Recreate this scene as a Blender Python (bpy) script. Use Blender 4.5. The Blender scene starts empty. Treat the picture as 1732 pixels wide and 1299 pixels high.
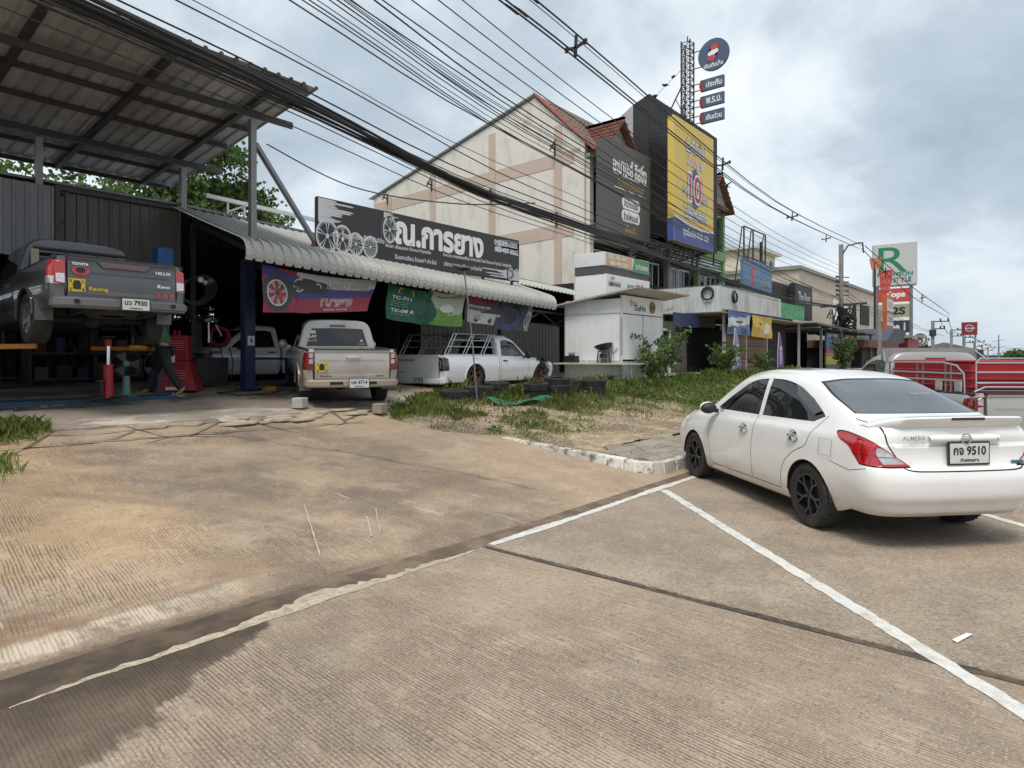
import bpy, bmesh, math, random
import numpy as np
from mathutils import Matrix, Vector
from mathutils.geometry import tessellate_polygon

random.seed(7)
RNG = np.random.default_rng(7)
R = math.radians
C = bpy.context.scene.collection
SC = bpy.context.scene

# ---------------------------------------------------------------- camera
cam = bpy.data.cameras.new('camera')
cam.sensor_fit = 'HORIZONTAL'
cam.sensor_width = 36
cam.lens = 22.66
cam.shift_y = -0.0257
cam.clip_start = 0.05
cam.clip_end = 3000
camo = bpy.data.objects.new('camera', cam)
camo.location = (0, 0, 1.62)
camo.rotation_euler = (R(90), 0, R(39.8 - 90))
C.objects.link(camo)
SC.camera = camo

# ---------------------------------------------------------------- light
SUN_EL, SUN_AZ = 63, 200           # degrees; azimuth counted from +X (the street) towards +Y (the shops)
sun = bpy.data.lights.new('sun', 'SUN')
sun.energy = 1.5
sun.angle = R(18)
sun.color = (1.0, 0.95, 0.87)
suno = bpy.data.objects.new('sun', sun)
sd = Vector((math.cos(R(SUN_AZ)) * math.cos(R(SUN_EL)), math.sin(R(SUN_AZ)) * math.cos(R(SUN_EL)), math.sin(R(SUN_EL))))
suno.rotation_euler = sd.to_track_quat('Z', 'Y').to_euler()
C.objects.link(suno)

world = bpy.data.worlds.new('World')
SC.world = world
world.use_nodes = True


def sky_world():
    nt = world.node_tree
    N, L = nt.nodes, nt.links
    N.clear()
    out = N.new('ShaderNodeOutputWorld')
    sky = N.new('ShaderNodeTexSky')
    sky.sky_type = 'NISHITA'
    sky.sun_disc = False
    sky.sun_elevation = R(SUN_EL)
    sky.sun_rotation = R(90 - SUN_AZ)
    sky.dust_density = 3
    b1 = N.new('ShaderNodeBackground'); b1.inputs[1].default_value = 0.08
    L.new(sky.outputs[0], b1.inputs[0])
    # a cloud deck: the view direction meets a layer overhead, so clouds grow smaller towards the horizon
    tc = N.new('ShaderNodeTexCoord')
    sep = N.new('ShaderNodeSeparateXYZ'); L.new(tc.outputs['Generated'], sep.inputs[0])

    def math_(op, a, b=None, c=None):
        n = N.new('ShaderNodeMath'); n.operation = op
        for i, v in enumerate((a, b, c)):
            if v is None: continue
            if isinstance(v, (int, float)): n.inputs[i].default_value = v
            else: L.new(v, n.inputs[i])
        return n.outputs[0]
    zc = math_('MAXIMUM', sep.outputs[2], 0.0)
    zz = math_('ADD', zc, 0.34)
    cx = math_('DIVIDE', sep.outputs[0], zz)
    cy = math_('DIVIDE', sep.outputs[1], zz)
    comb = N.new('ShaderNodeCombineXYZ'); L.new(cx, comb.inputs[0]); L.new(cy, comb.inputs[1])
    comb.inputs[2].default_value = 3.7

    def noise(scale, detail, rough, dist, off=0.0):
        mp = N.new('ShaderNodeMapping'); mp.inputs['Location'].default_value = (off, off * .7, 0)
        L.new(comb.outputs[0], mp.inputs[0])
        n = N.new('ShaderNodeTexNoise'); n.inputs['Scale'].default_value = scale
        n.inputs['Detail'].default_value = detail; n.inputs['Roughness'].default_value = rough
        n.inputs['Distortion'].default_value = dist
        L.new(mp.outputs[0], n.inputs['Vector'])
        return n.outputs[0]
    n1 = noise(1.05, 8, 0.52, 0.25, 21.3)
    n2 = noise(3.0, 7, 0.58, 0.3, 13.0)
    s = math_('MULTIPLY_ADD', n2, 0.40, math_('MULTIPLY', n1, 0.95))
    ramp = N.new('ShaderNodeValToRGB'); L.new(s, ramp.inputs[0])
    cr = ramp.color_ramp
    cr.elements[0].position = 0.46; cr.elements[0].color = (0.235, 0.29, 0.345, 1)
    cr.elements[1].position = 0.90; cr.elements[1].color = (0.64, 0.65, 0.66, 1)
    e = cr.elements.new(0.615); e.color = (0.355, 0.415, 0.465, 1)
    e = cr.elements.new(0.69); e.color = (0.48, 0.535, 0.575, 1)
    e = cr.elements.new(0.78); e.color = (0.595, 0.625, 0.65, 1)
    # low over the horizon the deck closes into an even blue grey
    hz = N.new('ShaderNodeMapRange'); hz.inputs[1].default_value = 0.0; hz.inputs[2].default_value = 0.17
    hz.inputs[3].default_value = 0.75; hz.inputs[4].default_value = 0.0
    L.new(sep.outputs[2], hz.inputs[0])
    mx = N.new('ShaderNodeMix'); mx.data_type = 'RGBA'
    L.new(hz.outputs[0], mx.inputs[0]); L.new(ramp.outputs[0], mx.inputs[6])
    mx.inputs[7].default_value = (0.40, 0.465, 0.515, 1)
    b2 = N.new('ShaderNodeBackground'); b2.inputs[1].default_value = 1.0
    L.new(mx.outputs[2], b2.inputs[0])
    ms = N.new('ShaderNodeMixShader'); ms.inputs[0].default_value = 0.94
    L.new(b1.outputs[0], ms.inputs[1]); L.new(b2.outputs[0], ms.inputs[2])
    L.new(ms.outputs[0], out.inputs[0])


sky_world()
SC.view_settings.view_transform = 'Standard'
SC.view_settings.look = 'None'
SC.view_settings.exposure = 0.74
SC.view_settings.gamma = 1.0
SC.view_settings.use_curve_mapping = False
SC.render.engine = 'CYCLES'
SC.cycles.max_bounces = 6
SC.cycles.diffuse_bounces = 3
SC.cycles.glossy_bounces = 3
SC.cycles.transmission_bounces = 4
SC.cycles.transparent_max_bounces = 6
SC.cycles.use_denoising = True
SC.cycles.denoising_prefilter = 'ACCURATE'
SC.cycles.denoising_input_passes = 'RGB_ALBEDO_NORMAL'

# ---------------------------------------------------------------- materials
MATS = {}


def mat(name, col, rough=0.6, metal=0.0, var=0.12, scale=3.0, bump=0.0, bscale=40.0, dirt=None, dirt_amt=0.0, dirt_scale=1.2,
        spec=0.5, coat=0.0, stretch=None, low_dirt=None, emit=0.0):
    """Principled material whose colour varies softly over the object, with optional stain colour and relief."""
    if name in MATS: return MATS[name]
    m = bpy.data.materials.new(name); m.use_nodes = True
    MATS[name] = m
    nt = m.node_tree; N, L = nt.nodes, nt.links
    b = N['Principled BSDF']
    b.inputs['Roughness'].default_value = rough
    b.inputs['Metallic'].default_value = metal
    b.inputs['Specular IOR Level'].default_value = spec
    b.inputs['Coat Weight'].default_value = coat
    b.inputs['Coat Roughness'].default_value = 0.06
    geo = N.new('ShaderNodeNewGeometry')
    mp = N.new('ShaderNodeMapping'); L.new(geo.outputs['Position'], mp.inputs[0])
    if stretch: mp.inputs['Scale'].default_value = stretch
    n = N.new('ShaderNodeTexNoise'); n.inputs['Scale'].default_value = scale; n.inputs['Detail'].default_value = 6
    n.inputs['Roughness'].default_value = 0.62
    L.new(mp.outputs[0], n.inputs['Vector'])
    rp = N.new('ShaderNodeValToRGB'); L.new(n.outputs[0], rp.inputs[0])
    rp.color_ramp.elements[0].position = 0.3; rp.color_ramp.elements[1].position = 0.7
    rp.color_ramp.elements[0].color = tuple(max(0, c * (1 - var)) for c in col) + (1,)
    rp.color_ramp.elements[1].color = tuple(min(1, c * (1 + var)) for c in col) + (1,)
    colout = rp.outputs[0]
    if dirt is not None and dirt_amt > 0:
        d = N.new('ShaderNodeTexNoise'); d.inputs['Scale'].default_value = dirt_scale; d.inputs['Detail'].default_value = 9
        d.inputs['Roughness'].default_value = 0.68
        L.new(mp.outputs[0], d.inputs['Vector'])
        mr = N.new('ShaderNodeMapRange'); mr.inputs[1].default_value = 0.50; mr.inputs[2].default_value = 0.72
        mr.inputs[3].default_value = 0; mr.inputs[4].default_value = dirt_amt
        L.new(d.outputs[0], mr.inputs[0])
        mx = N.new('ShaderNodeMix'); mx.data_type = 'RGBA'
        L.new(mr.outputs[0], mx.inputs[0]); L.new(colout, mx.inputs[6]); mx.inputs[7].default_value = tuple(dirt) + (1,)
        colout = mx.outputs[2]
    if low_dirt:      # road dust that clings to the lower part: (height in the object, fade, colour, amount)
        z0, fade, dc, da = low_dirt
        tc = N.new('ShaderNodeTexCoord'); sp = N.new('ShaderNodeSeparateXYZ'); L.new(tc.outputs['Object'], sp.inputs[0])
        ad = N.new('ShaderNodeMath'); ad.operation = 'MULTIPLY_ADD'
        L.new(n.outputs[0], ad.inputs[0]); ad.inputs[1].default_value = -0.35; L.new(sp.outputs[2], ad.inputs[2])
        mr = N.new('ShaderNodeMapRange'); mr.inputs[1].default_value = z0 - 0.17 + fade; mr.inputs[2].default_value = z0 - 0.17
        mr.inputs[3].default_value = 0; mr.inputs[4].default_value = da
        L.new(ad.outputs[0], mr.inputs[0])
        mx = N.new('ShaderNodeMix'); mx.data_type = 'RGBA'
        L.new(mr.outputs[0], mx.inputs[0]); L.new(colout, mx.inputs[6]); mx.inputs[7].default_value = tuple(dc) + (1,)
        colout = mx.outputs[2]
    L.new(colout, b.inputs['Base Color'])
    if bump:
        bn = N.new('ShaderNodeTexNoise'); bn.inputs['Scale'].default_value = bscale; bn.inputs['Detail'].default_value = 5
        L.new(mp.outputs[0], bn.inputs['Vector'])
        bp = N.new('ShaderNodeBump'); bp.inputs['Strength'].default_value = bump; bp.inputs['Distance'].default_value = 0.02
        L.new(bn.outputs[0], bp.inputs['Height']); L.new(bp.outputs[0], b.inputs['Normal'])
    if emit:
        L.new(colout, b.inputs['Emission Color']); b.inputs['Emission Strength'].default_value = emit
    return m


def glass(name, col=(0.015, 0.018, 0.02), rough=0.03, alpha_mix=0.0):
    """Dark tinted glass: a glossy coat over a near-black film, partly see-through."""
    if name in MATS: return MATS[name]
    m = bpy.data.materials.new(name); m.use_nodes = True; MATS[name] = m
    nt = m.node_tree; N, L = nt.nodes, nt.links
    b = N['Principled BSDF']
    b.inputs['Base Color'].default_value = tuple(col) + (1,)
    b.inputs['Roughness'].default_value = rough
    b.inputs['Specular IOR Level'].default_value = 0.7
    if alpha_mix:
        t = N.new('ShaderNodeBsdfTransparent'); t.inputs[0].default_value = (0.4, 0.42, 0.43, 1)
        ms = N.new('ShaderNodeMixShader'); ms.inputs[0].default_value = alpha_mix
        L.new(b.outputs[0], ms.inputs[1]); L.new(t.outputs[0], ms.inputs[2])
        L.new(ms.outputs[0], N['Material Output'].inputs[0])
    return m


# ---------------------------------------------------------------- objects
W = {}          # world matrix of every thing and part, kept so that parts can be built in place


def tag(o, label=None, cat=None, group=None, kind=None):
    if label: o['label'] = label
    if cat: o['category'] = cat
    if group: o['group'] = group
    if kind: o['kind'] = kind
    return o


def thing(name, label, cat, loc=(0, 0, 0), rotz=0.0, group=None, rot=None):
    o = bpy.data.objects.new(name, None)
    o.empty_display_size = 0.2
    o.location = loc
    o.rotation_euler = rot if rot else (0, 0, rotz)
    C.objects.link(o)
    W[o] = Matrix.Translation(loc) @ (Matrix.Rotation(o.rotation_euler[2], 4, 'Z') @ Matrix.Rotation(o.rotation_euler[1], 4, 'Y') @ Matrix.Rotation(o.rotation_euler[0], 4, 'X'))
    return tag(o, label, cat, group)


def link(o, parent=None):
    C.objects.link(o)
    if parent is not None:
        o.parent = parent
        W[o] = W[parent].copy()
    else:
        W[o] = Matrix()
    return o


class MB:
    """Collects shapes and links them as one mesh object."""

    def __init__(s):
        s.v = []; s.f = []; s.m = []; s.mi = 0

    def add(s, vs, fs):
        b = len(s.v)
        s.v.extend(tuple(v) for v in vs)
        for f in fs:
            s.f.append(tuple(i + b for i in f)); s.m.append(s.mi)
        return s

    def quad(s, *p):
        return s.add(p, [tuple(range(len(p)))])

    def box(s, c, size, rotz=0.0, mtx=None):
        x, y, z = (d / 2 for d in size)
        vs = [Vector((a * x, b * y, e * z)) for a in (-1, 1) for b in (-1, 1) for e in (-1, 1)]
        M = mtx if mtx is not None else Matrix.Translation(c) @ Matrix.Rotation(rotz, 4, 'Z')
        vs = [M @ v for v in vs]
        return s.add(vs, [(0, 1, 3, 2), (4, 6, 7, 5), (0, 4, 5, 1), (2, 3, 7, 6), (0, 2, 6, 4), (1, 5, 7, 3)])

    def box2(s, a, b):
        c = [(p + q) / 2 for p, q in zip(a, b)]
        return s.box(c, [abs(q - p) for p, q in zip(a, b)])

    def bar(s, p, q, w, h=None, up=(0, 0, 1)):
        """square bar between two points"""
        h = h or w
        p, q = Vector(p), Vector(q)
        d = (q - p).normalized(); up = Vector(up)
        if abs(d.dot(up)) > 0.98: up = Vector((1, 0, 0))
        a = d.cross(up).normalized() * (w / 2); b = a.cross(d).normalized() * (h / 2)
        vs = [p - a - b, p + a - b, p + a + b, p - a + b, q - a - b, q + a - b, q + a + b, q - a + b]
        return s.add(vs, [(0, 3, 2, 1), (4, 5, 6, 7), (0, 1, 5, 4), (1, 2, 6, 5), (2, 3, 7, 6), (3, 0, 4, 7)])

    def tube(s, pts, r, n=8, cap=True, r2=None):
        pts = [Vector(p) for p in pts]
        k = len(pts); vs = []; prev = None
        for i, p in enumerate(pts):
            d = (pts[min(i + 1, k - 1)] - pts[max(i - 1, 0)]).normalized()
            if prev is None:
                u = Vector((0, 0, 1)) if abs(d.z) < 0.9 else Vector((1, 0, 0))
                a = d.cross(u).normalized()
            else:
                a = (prev - d * prev.dot(d)).normalized()
            prev = a; b = d.cross(a)
            rr = r if r2 is None else r + (r2 - r) * i / (k - 1)
            for j in range(n):
                t = 2 * math.pi * j / n
                vs.append(p + a * (rr * math.cos(t)) + b * (rr * math.sin(t)))
        fs = []
        for i in range(k - 1):
            for j in range(n):
                j2 = (j + 1) % n
                fs.append((i * n + j, i * n + j2, (i + 1) * n + j2, (i + 1) * n + j))
        if cap:
            fs.append(tuple(range(n - 1, -1, -1))); fs.append(tuple((k - 1) * n + j for j in range(n)))
        return s.add(vs, fs)

    def cyl(s, p, q, r, n=16, r2=None, cap=True):
        return s.tube([p, q], r, n, cap, r2)

    def lathe(s, prof, M=None, n=24, close=False):
        """profile of (r, z) turned about Z, then moved by M"""
        M = M or Matrix(); vs = []; k = len(prof)
        for r, z in prof:
            for j in range(n):
                t = 2 * math.pi * j / n
                vs.append(M @ Vector((r * math.cos(t), r * math.sin(t), z)))
        fs = []
        for i in range(k if close else k - 1):
            i2 = (i + 1) % k
            for j in range(n):
                j2 = (j + 1) % n
                fs.append((i * n + j, i * n + j2, i2 * n + j2, i2 * n + j))
        return s.add(vs, fs)

    def torus(s, M, Rr, r, n=32, k=8):
        return s.lathe([(Rr + r * math.cos(2 * math.pi * i / k), r * math.sin(2 * math.pi * i / k)) for i in range(k)], M, n, True)

    def prism(s, pts, vec):
        pts = [Vector(p) for p in pts]; vec = Vector(vec); n = len(pts)
        vs = pts + [p + vec for p in pts]
        fs = [tuple(range(n - 1, -1, -1)), tuple(range(n, 2 * n))]
        for i in range(n):
            j = (i + 1) % n
            fs.append((i, j, n + j, n + i))
        return s.add(vs, fs)

    def grid(s, fn, nu, nv):
        vs = [fn(i / nu, j / nv) for i in range(nu + 1) for j in range(nv + 1)]
        fs = [(i * (nv + 1) + j, (i + 1) * (nv + 1) + j, (i + 1) * (nv + 1) + j + 1, i * (nv + 1) + j + 1) for i in range(nu) for j in range(nv)]
        return s.add(vs, fs)

    def disc(s, M, r, n=32, ry=None):
        ry = ry or r
        return s.add([M @ Vector((r * math.cos(2 * math.pi * i / n), ry * math.sin(2 * math.pi * i / n), 0)) for i in range(n)], [tuple(range(n))])

    def sphere(s, c, r, nu=12, nv=8, sc=(1, 1, 1)):
        c = Vector(c)
        return s.grid(lambda u, v: c + Vector((r * sc[0] * math.cos(u * 2 * math.pi) * math.sin(v * math.pi), r * sc[1] * math.sin(u * 2 * math.pi) * math.sin(v * math.pi), -r * sc[2] * math.cos(v * math.pi))), nu, nv)

    def mesh(s, name, mats, inv=None, bevel=0.0, smooth=True, ang=35, seg=1, merge=False, normals=False):
        me = bpy.data.meshes.new(name)
        vs = s.v if inv is None else [inv @ Vector(v) for v in s.v]
        me.from_pydata([tuple(v) for v in vs], [], s.f)
        for mm in (mats if isinstance(mats, (list, tuple)) else [mats]): me.materials.append(mm)
        me.polygons.foreach_set('material_index', s.m)
        if bevel or merge or normals:
            bm = bmesh.new(); bm.from_mesh(me)
            if merge: bmesh.ops.remove_doubles(bm, verts=bm.verts, dist=1e-4)
            bmesh.ops.recalc_face_normals(bm, faces=bm.faces)
            if bevel:
                ed = [e for e in bm.edges if len(e.link_faces) == 2 and e.calc_face_angle(0) > R(25)]
                bmesh.ops.bevel(bm, geom=ed, offset=bevel, segments=seg, affect='EDGES', clamp_overlap=True)
            bm.to_mesh(me); bm.free()
        if smooth:
            me.polygons.foreach_set('use_smooth', [True] * len(me.polygons))
            me.set_sharp_from_angle(angle=R(ang))
        return me

    def build(s, name, mats, parent=None, local=False, label=None, **kw):
        inv = None
        if parent is not None and not local: inv = W[parent].inverted()
        o = bpy.data.objects.new(name, s.mesh(name, mats, inv, **kw))
        link(o, parent)
        if label: o['label'] = label
        return o


def struct(name, mb, m, parent=None, kind='structure', **kw):
    o = mb.build(name, m, parent, **kw)
    if parent is None or kind != 'structure': o['kind'] = kind
    return o


def copy_tree(o, parent=None, M=None):
    c = o.copy(); C.objects.link(c)
    c.parent = parent
    for ch in list(o.children): copy_tree(ch, c)
    return c


# ---- lettering
TXT = {}


def text_mesh(body, bold=0.0):
    key = (body, bold)
    if key in TXT: return TXT[key]
    cu = bpy.data.curves.new('lettering', 'FONT')
    cu.body = body; cu.size = 1; cu.offset = bold; cu.resolution_u = 4
    cu.fill_mode = 'FRONT'
    o = bpy.data.objects.new('lettering', cu); C.objects.link(o)
    dg = bpy.context.evaluated_depsgraph_get(); dg.update()
    me = bpy.data.meshes.new_from_object(o.evaluated_get(dg))
    n = len(me.vertices); co = np.zeros(n * 3); me.vertices.foreach_get('co', co); co = co.reshape(-1, 3)
    fs = [tuple(p.vertices) for p in me.polygons]
    bpy.data.objects.remove(o); bpy.data.curves.remove(cu); bpy.data.meshes.remove(me)
    lo, hi = (co.min(0), co.max(0)) if n else (np.zeros(3), np.ones(3))
    TXT[key] = (co, fs, lo, hi)
    return TXT[key]


def add_text(mb, body, org, right, up, w, h, bold=0.02, slant=0.0, ref=None):
    """fits the words into a w x h box centred on org, in the plane of right and up"""
    co, fs, lo, hi = text_mesh(body, bold)
    if ref is not None: lo, hi = text_mesh(body, ref)[2:]
    org, right, up = Vector(org), Vector(right).normalized(), Vector(up).normalized()
    sx = w / max(hi[0] - lo[0], 1e-6); sy = h / max(hi[1] - lo[1], 1e-6)
    cx, cy = (lo[0] + hi[0]) / 2, (lo[1] + hi[1]) / 2
    mb.add([org + right * ((x - cx) * sx + slant * (y - cy) * sy) + up * ((y - cy) * sy) for x, y, z in co], fs)
    return mb


def lettering(parent, body, org, right, up, w, h, m, bold=0.02, local=False, name='lettering', slant=0.0, ref=None):
    mb = MB(); add_text(mb, body, org, right, up, w, h, bold, slant, ref)
    return mb.build(name, m, parent, local=local, smooth=False)


def corr(mb, org, u, v, n, width, path, pitch=0.19, h=0.03, rnd=0.0):
    """ribbed metal sheet: ribs run along v, path = list of (distance along v, offset along n)"""
    org, u, v, n = Vector(org), Vector(u).normalized(), Vector(v).normalized(), Vector(n).normalized()
    prof = []; k = max(1, round(width / pitch)); p = width / k
    for i in range(k):
        a = i * p
        prof += [(a, 0), (a + .66 * p, 0), (a + .74 * p, h), (a + .92 * p, h)]
    prof.append((width, 0))
    vs = []
    for a, hh in prof:
        for s, o in path: vs.append(org + u * a + v * s + n * (hh + o))
    q = len(path)
    mb.add(vs, [(i * q + j, (i + 1) * q + j, (i + 1) * q + j + 1, i * q + j + 1) for i in range(len(prof) - 1) for j in range(q - 1)])
    return mb


def sheets(name, parent, m, org, u, v, n, width, path, pitch=0.19, h=0.03, sheet=0.76, jit=0.003):
    """a wall or roof clad in separate ribbed sheets, each an object"""
    k = max(1, round(width / sheet)); p = width / k; out = []
    u_ = Vector(u).normalized(); n_ = Vector(n).normalized(); v_ = Vector(v).normalized()
    for i in range(k):
        mb = MB(); mm = m[i % len(m)] if isinstance(m, list) else m
        o = Vector(org) + u_ * (i * p - .004) + n_ * (0.0025 * (i % 2) + random.uniform(0, jit)) + v_ * random.uniform(-jit * 2, jit * 2)
        corr(mb, o, u, v, n, p + .008, path, pitch, h)
        out.append(mb.build(name, mm, parent, smooth=False))
    return out


def rotm(right, up, org):
    """matrix whose local X, Y are right, up"""
    r, u = Vector(right).normalized(), Vector(up).normalized(); n = r.cross(u)
    M = Matrix((r, u, n)).transposed().to_4x4(); M.translation = Vector(org); return M
# ================================================================ GROUND
class NB:
    """small helper for writing node trees"""

    def __init__(s, name):
        s.m = bpy.data.materials.new(name); s.m.use_nodes = True
        s.N, s.L = s.m.node_tree.nodes, s.m.node_tree.links
        s.b = s.N['Principled BSDF']
        g = s.N.new('ShaderNodeNewGeometry'); s.P = g.outputs['Position']
        sp = s.N.new('ShaderNodeSeparateXYZ'); s.L.new(s.P, sp.inputs[0])
        s.x, s.y, s.z = sp.outputs

    def set(s, sock, v):
        if hasattr(v, 'is_output'): s.L.new(v, sock)
        elif isinstance(v, (tuple, list)) and len(v) == 3 and sock.type == 'RGBA': sock.default_value = tuple(v) + (1,)
        else: sock.default_value = v

    def math(s, op, a, b=None, c=None, clamp=False):
        n = s.N.new('ShaderNodeMath'); n.operation = op; n.use_clamp = clamp
        for i, v in enumerate((a, b, c)):
            if v is not None: s.set(n.inputs[i], v)
        return n.outputs[0]

    def add(s, a, b): return s.math('ADD', a, b)
    def sub(s, a, b): return s.math('SUBTRACT', a, b)
    def mul(s, a, b): return s.math('MULTIPLY', a, b)
    def mx(s, a, b): return s.math('MAXIMUM', a, b)

    def step(s, v, lo, hi):
        n = s.N.new('ShaderNodeMapRange'); n.interpolation_type = 'SMOOTHSTEP'
        s.set(n.inputs[0], v); n.inputs[1].default_value = lo; n.inputs[2].default_value = hi
        n.inputs[3].default_value = 0; n.inputs[4].default_value = 1
        return n.outputs[0]

    def vec(s, sx=1, sy=1, sz=1, off=(0, 0, 0), rot=0):
        n = s.N.new('ShaderNodeMapping'); s.L.new(s.P, n.inputs[0])
        n.inputs['Scale'].default_value = (sx, sy, sz); n.inputs['Location'].default_value = off; n.inputs['Rotation'].default_value = (0, 0, rot)
        return n.outputs[0]

    def noise(s, scale, detail=6, rough=0.6, v=None, dist=0.0):
        n = s.N.new('ShaderNodeTexNoise'); n.inputs['Scale'].default_value = scale; n.inputs['Detail'].default_value = detail
        n.inputs['Roughness'].default_value = rough; n.inputs['Distortion'].default_value = dist
        s.L.new(v if v is not None else s.P, n.inputs['Vector'])
        return n.outputs[0]

    def vor(s, scale, feature='DISTANCE_TO_EDGE', v=None, out='Distance'):
        n = s.N.new('ShaderNodeTexVoronoi'); n.feature = feature; n.inputs['Scale'].default_value = scale
        s.L.new(v if v is not None else s.P, n.inputs['Vector'])
        return n.outputs[out]

    def mix(s, f, a, b):
        n = s.N.new('ShaderNodeMix'); n.data_type = 'RGBA'
        s.set(n.inputs[0], f); s.set(n.inputs[6], a); s.set(n.inputs[7], b)
        return n.outputs[2]

    def bump(s, h, strength=0.5, dist=0.01):
        n = s.N.new('ShaderNodeBump'); n.inputs['Strength'].default_value = strength; n.inputs['Distance'].default_value = dist
        s.L.new(h, n.inputs['Height']); s.L.new(n.outputs[0], s.b.inputs['Normal'])

    def done(s, col, rough=0.85):
        s.set(s.b.inputs['Base Color'], col); s.set(s.b.inputs['Roughness'], rough)
        return s.m


def grooves(q, dirx, spacing, wob=0.012):
    """raked lines in the concrete, running away from the street, of uneven depth and spacing: 0 in the valley, 1 on the crest"""
    u = q.add(q.add(q.x, q.mul(q.y, dirx)), q.mul(q.noise(2.3, 3, 0.6), wob * 2))
    cb = q.N.new('ShaderNodeCombineXYZ'); q.L.new(q.mul(u, 1 / spacing), cb.inputs[0]); q.L.new(q.mul(q.y, 3.5), cb.inputs[1])
    n = q.noise(0.9, 3, 0.6, cb.outputs[0])
    f = q.math('FRACT', q.add(q.mul(u, 1 / spacing), q.mul(q.sub(n, .5), 0.9)))
    g = q.step(q.math('ABSOLUTE', q.sub(f, 0.5)), 0.05, 0.28)
    return q.math('MAXIMUM', g, q.step(q.add(n, q.mul(q.noise(11, 4, .7), .35)), 0.66, 0.80))


def road_mat(raked):
    q = NB('concrete_raked' if raked else 'concrete_worn')
    big = q.noise(0.55, 5, 0.6); mid = q.noise(3.2, 6, 0.65); fine = q.noise(60, 4, 0.7)
    tint = q.noise(0.9, 4, 0.55, q.vec(off=(7, 3, 0)))
    a = q.mix(q.step(big, 0.35, 0.68), (0.285, 0.218, 0.159), (0.442, 0.342, 0.249))
    a = q.mix(q.mul(q.step(mid, 0.42, 0.7), 0.5), a, (0.492, 0.399, 0.314))
    a = q.mix(q.mul(q.step(tint, 0.5, 0.68), 0.30), a, (0.335, 0.243, 0.162))
    spk = q.noise(140, 2, 0.5)
    if raked:
        g = grooves(q, -0.07, 0.0205)
        wear = q.step(q.noise(1.3, 5, 0.6, q.vec(1, .35, 1)), 0.36, 0.60)
        gv = q.mul(q.sub(1.0, g), q.add(0.25, q.mul(wear, 0.75)))
        a = q.mix(q.mul(gv, 0.85), a, (0.112, 0.080, 0.057))
        a = q.mix(q.mul(q.step(q.noise(.9, 7, .7, q.vec(off=(3, 8, 1))), .5, .66), .42), a, (0.168, 0.127, 0.095))
        a = q.mix(q.mul(q.step(q.noise(7, 6, .75), .58, .72), .4), a, (0.151, 0.113, 0.085))
        a = q.mix(q.mul(q.step(q.noise(30, 5, .78), .52, .66), .75), a, (0.129, 0.096, 0.070))
        a = q.mix(q.mul(q.step(q.noise(70, 3, .7, q.vec(off=(2, 2, 2))), .54, .66), .6), a, (0.625, 0.508, 0.401))
        h = q.add(q.mul(g, 1.0), q.mul(fine, 0.8))
        # damp run-off creeping out of the gutter, longest near the left edge of the picture
        edge = q.add(q.mul(q.sub(q.noise(2.1, 5, 0.6), 0.5), 0.55), q.mul(q.sub(q.noise(26, 5, .7, q.vec(1, .12, 1)), .5), 0.34))
        reach = q.math('MULTIPLY_ADD', q.sub(2.14, q.x), 0.66, 0.0)
        reach = q.math('MINIMUM', reach, 0.95)
        d = q.sub(3.72, q.y)
        wet = q.step(q.sub(q.add(reach, edge), d), -0.03, 0.05)
        wet = q.mul(wet, q.step(q.x, 2.6, 2.2))
        a = q.mix(q.mul(wet, q.add(.70, q.mul(q.step(d, .55, .05), .24))), a, q.mix(q.step(mid, .35, .7), (0.060, 0.043, 0.029), (0.115, 0.080, 0.052)))
        rough = q.sub(0.88, q.mul(wet, 0.30))
        q.bump(h, 0.55, 0.008)
    else:
        a = q.mix(q.mul(q.step(q.noise(1.6, 7, .7, q.vec(off=(9, 2, 1))), .48, .66), .45), a, (0.184, 0.145, 0.113))
        peb = q.vor(55, 'F1')
        pc = q.vor(62, 'F1', out='Color'); sc_ = q.N.new('ShaderNodeSeparateColor'); q.L.new(pc, sc_.inputs[0])
        a = q.mix(q.mul(q.step(sc_.outputs[0], .68, .85), .32), a, (0.50, 0.45, 0.37))
        a = q.mix(q.mul(q.step(sc_.outputs[1], .68, .85), .42), a, (0.115, 0.098, 0.08))
        a = q.mix(q.mul(q.step(peb, 0.42, 0.12), 0.45), a, (0.224, 0.187, 0.152))
        a = q.mix(q.mul(q.step(spk, 0.54, 0.66), 0.7), a, (0.123, 0.097, 0.074))
        oil = q.mul(q.step(q.noise(0.8, 5, 0.6, q.vec(off=(2.2, 1.7, 0))), 0.60, 0.74), 0.55)
        a = q.mix(oil, a, (0.140, 0.113, 0.092))
        # grey tyre polish on the lanes
        lane = q.step(q.noise(0.35, 3, .5, q.vec(.25, 1, 1)), 0.45, 0.62)
        a = q.mix(q.mul(lane, 0.25), a, (0.280, 0.243, 0.211))
        rough = 0.85
        q.bump(q.add(q.mul(fine, 0.6), q.mul(peb, 0.8)), 0.9, 0.008)
    return q.done(a, rough)


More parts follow.
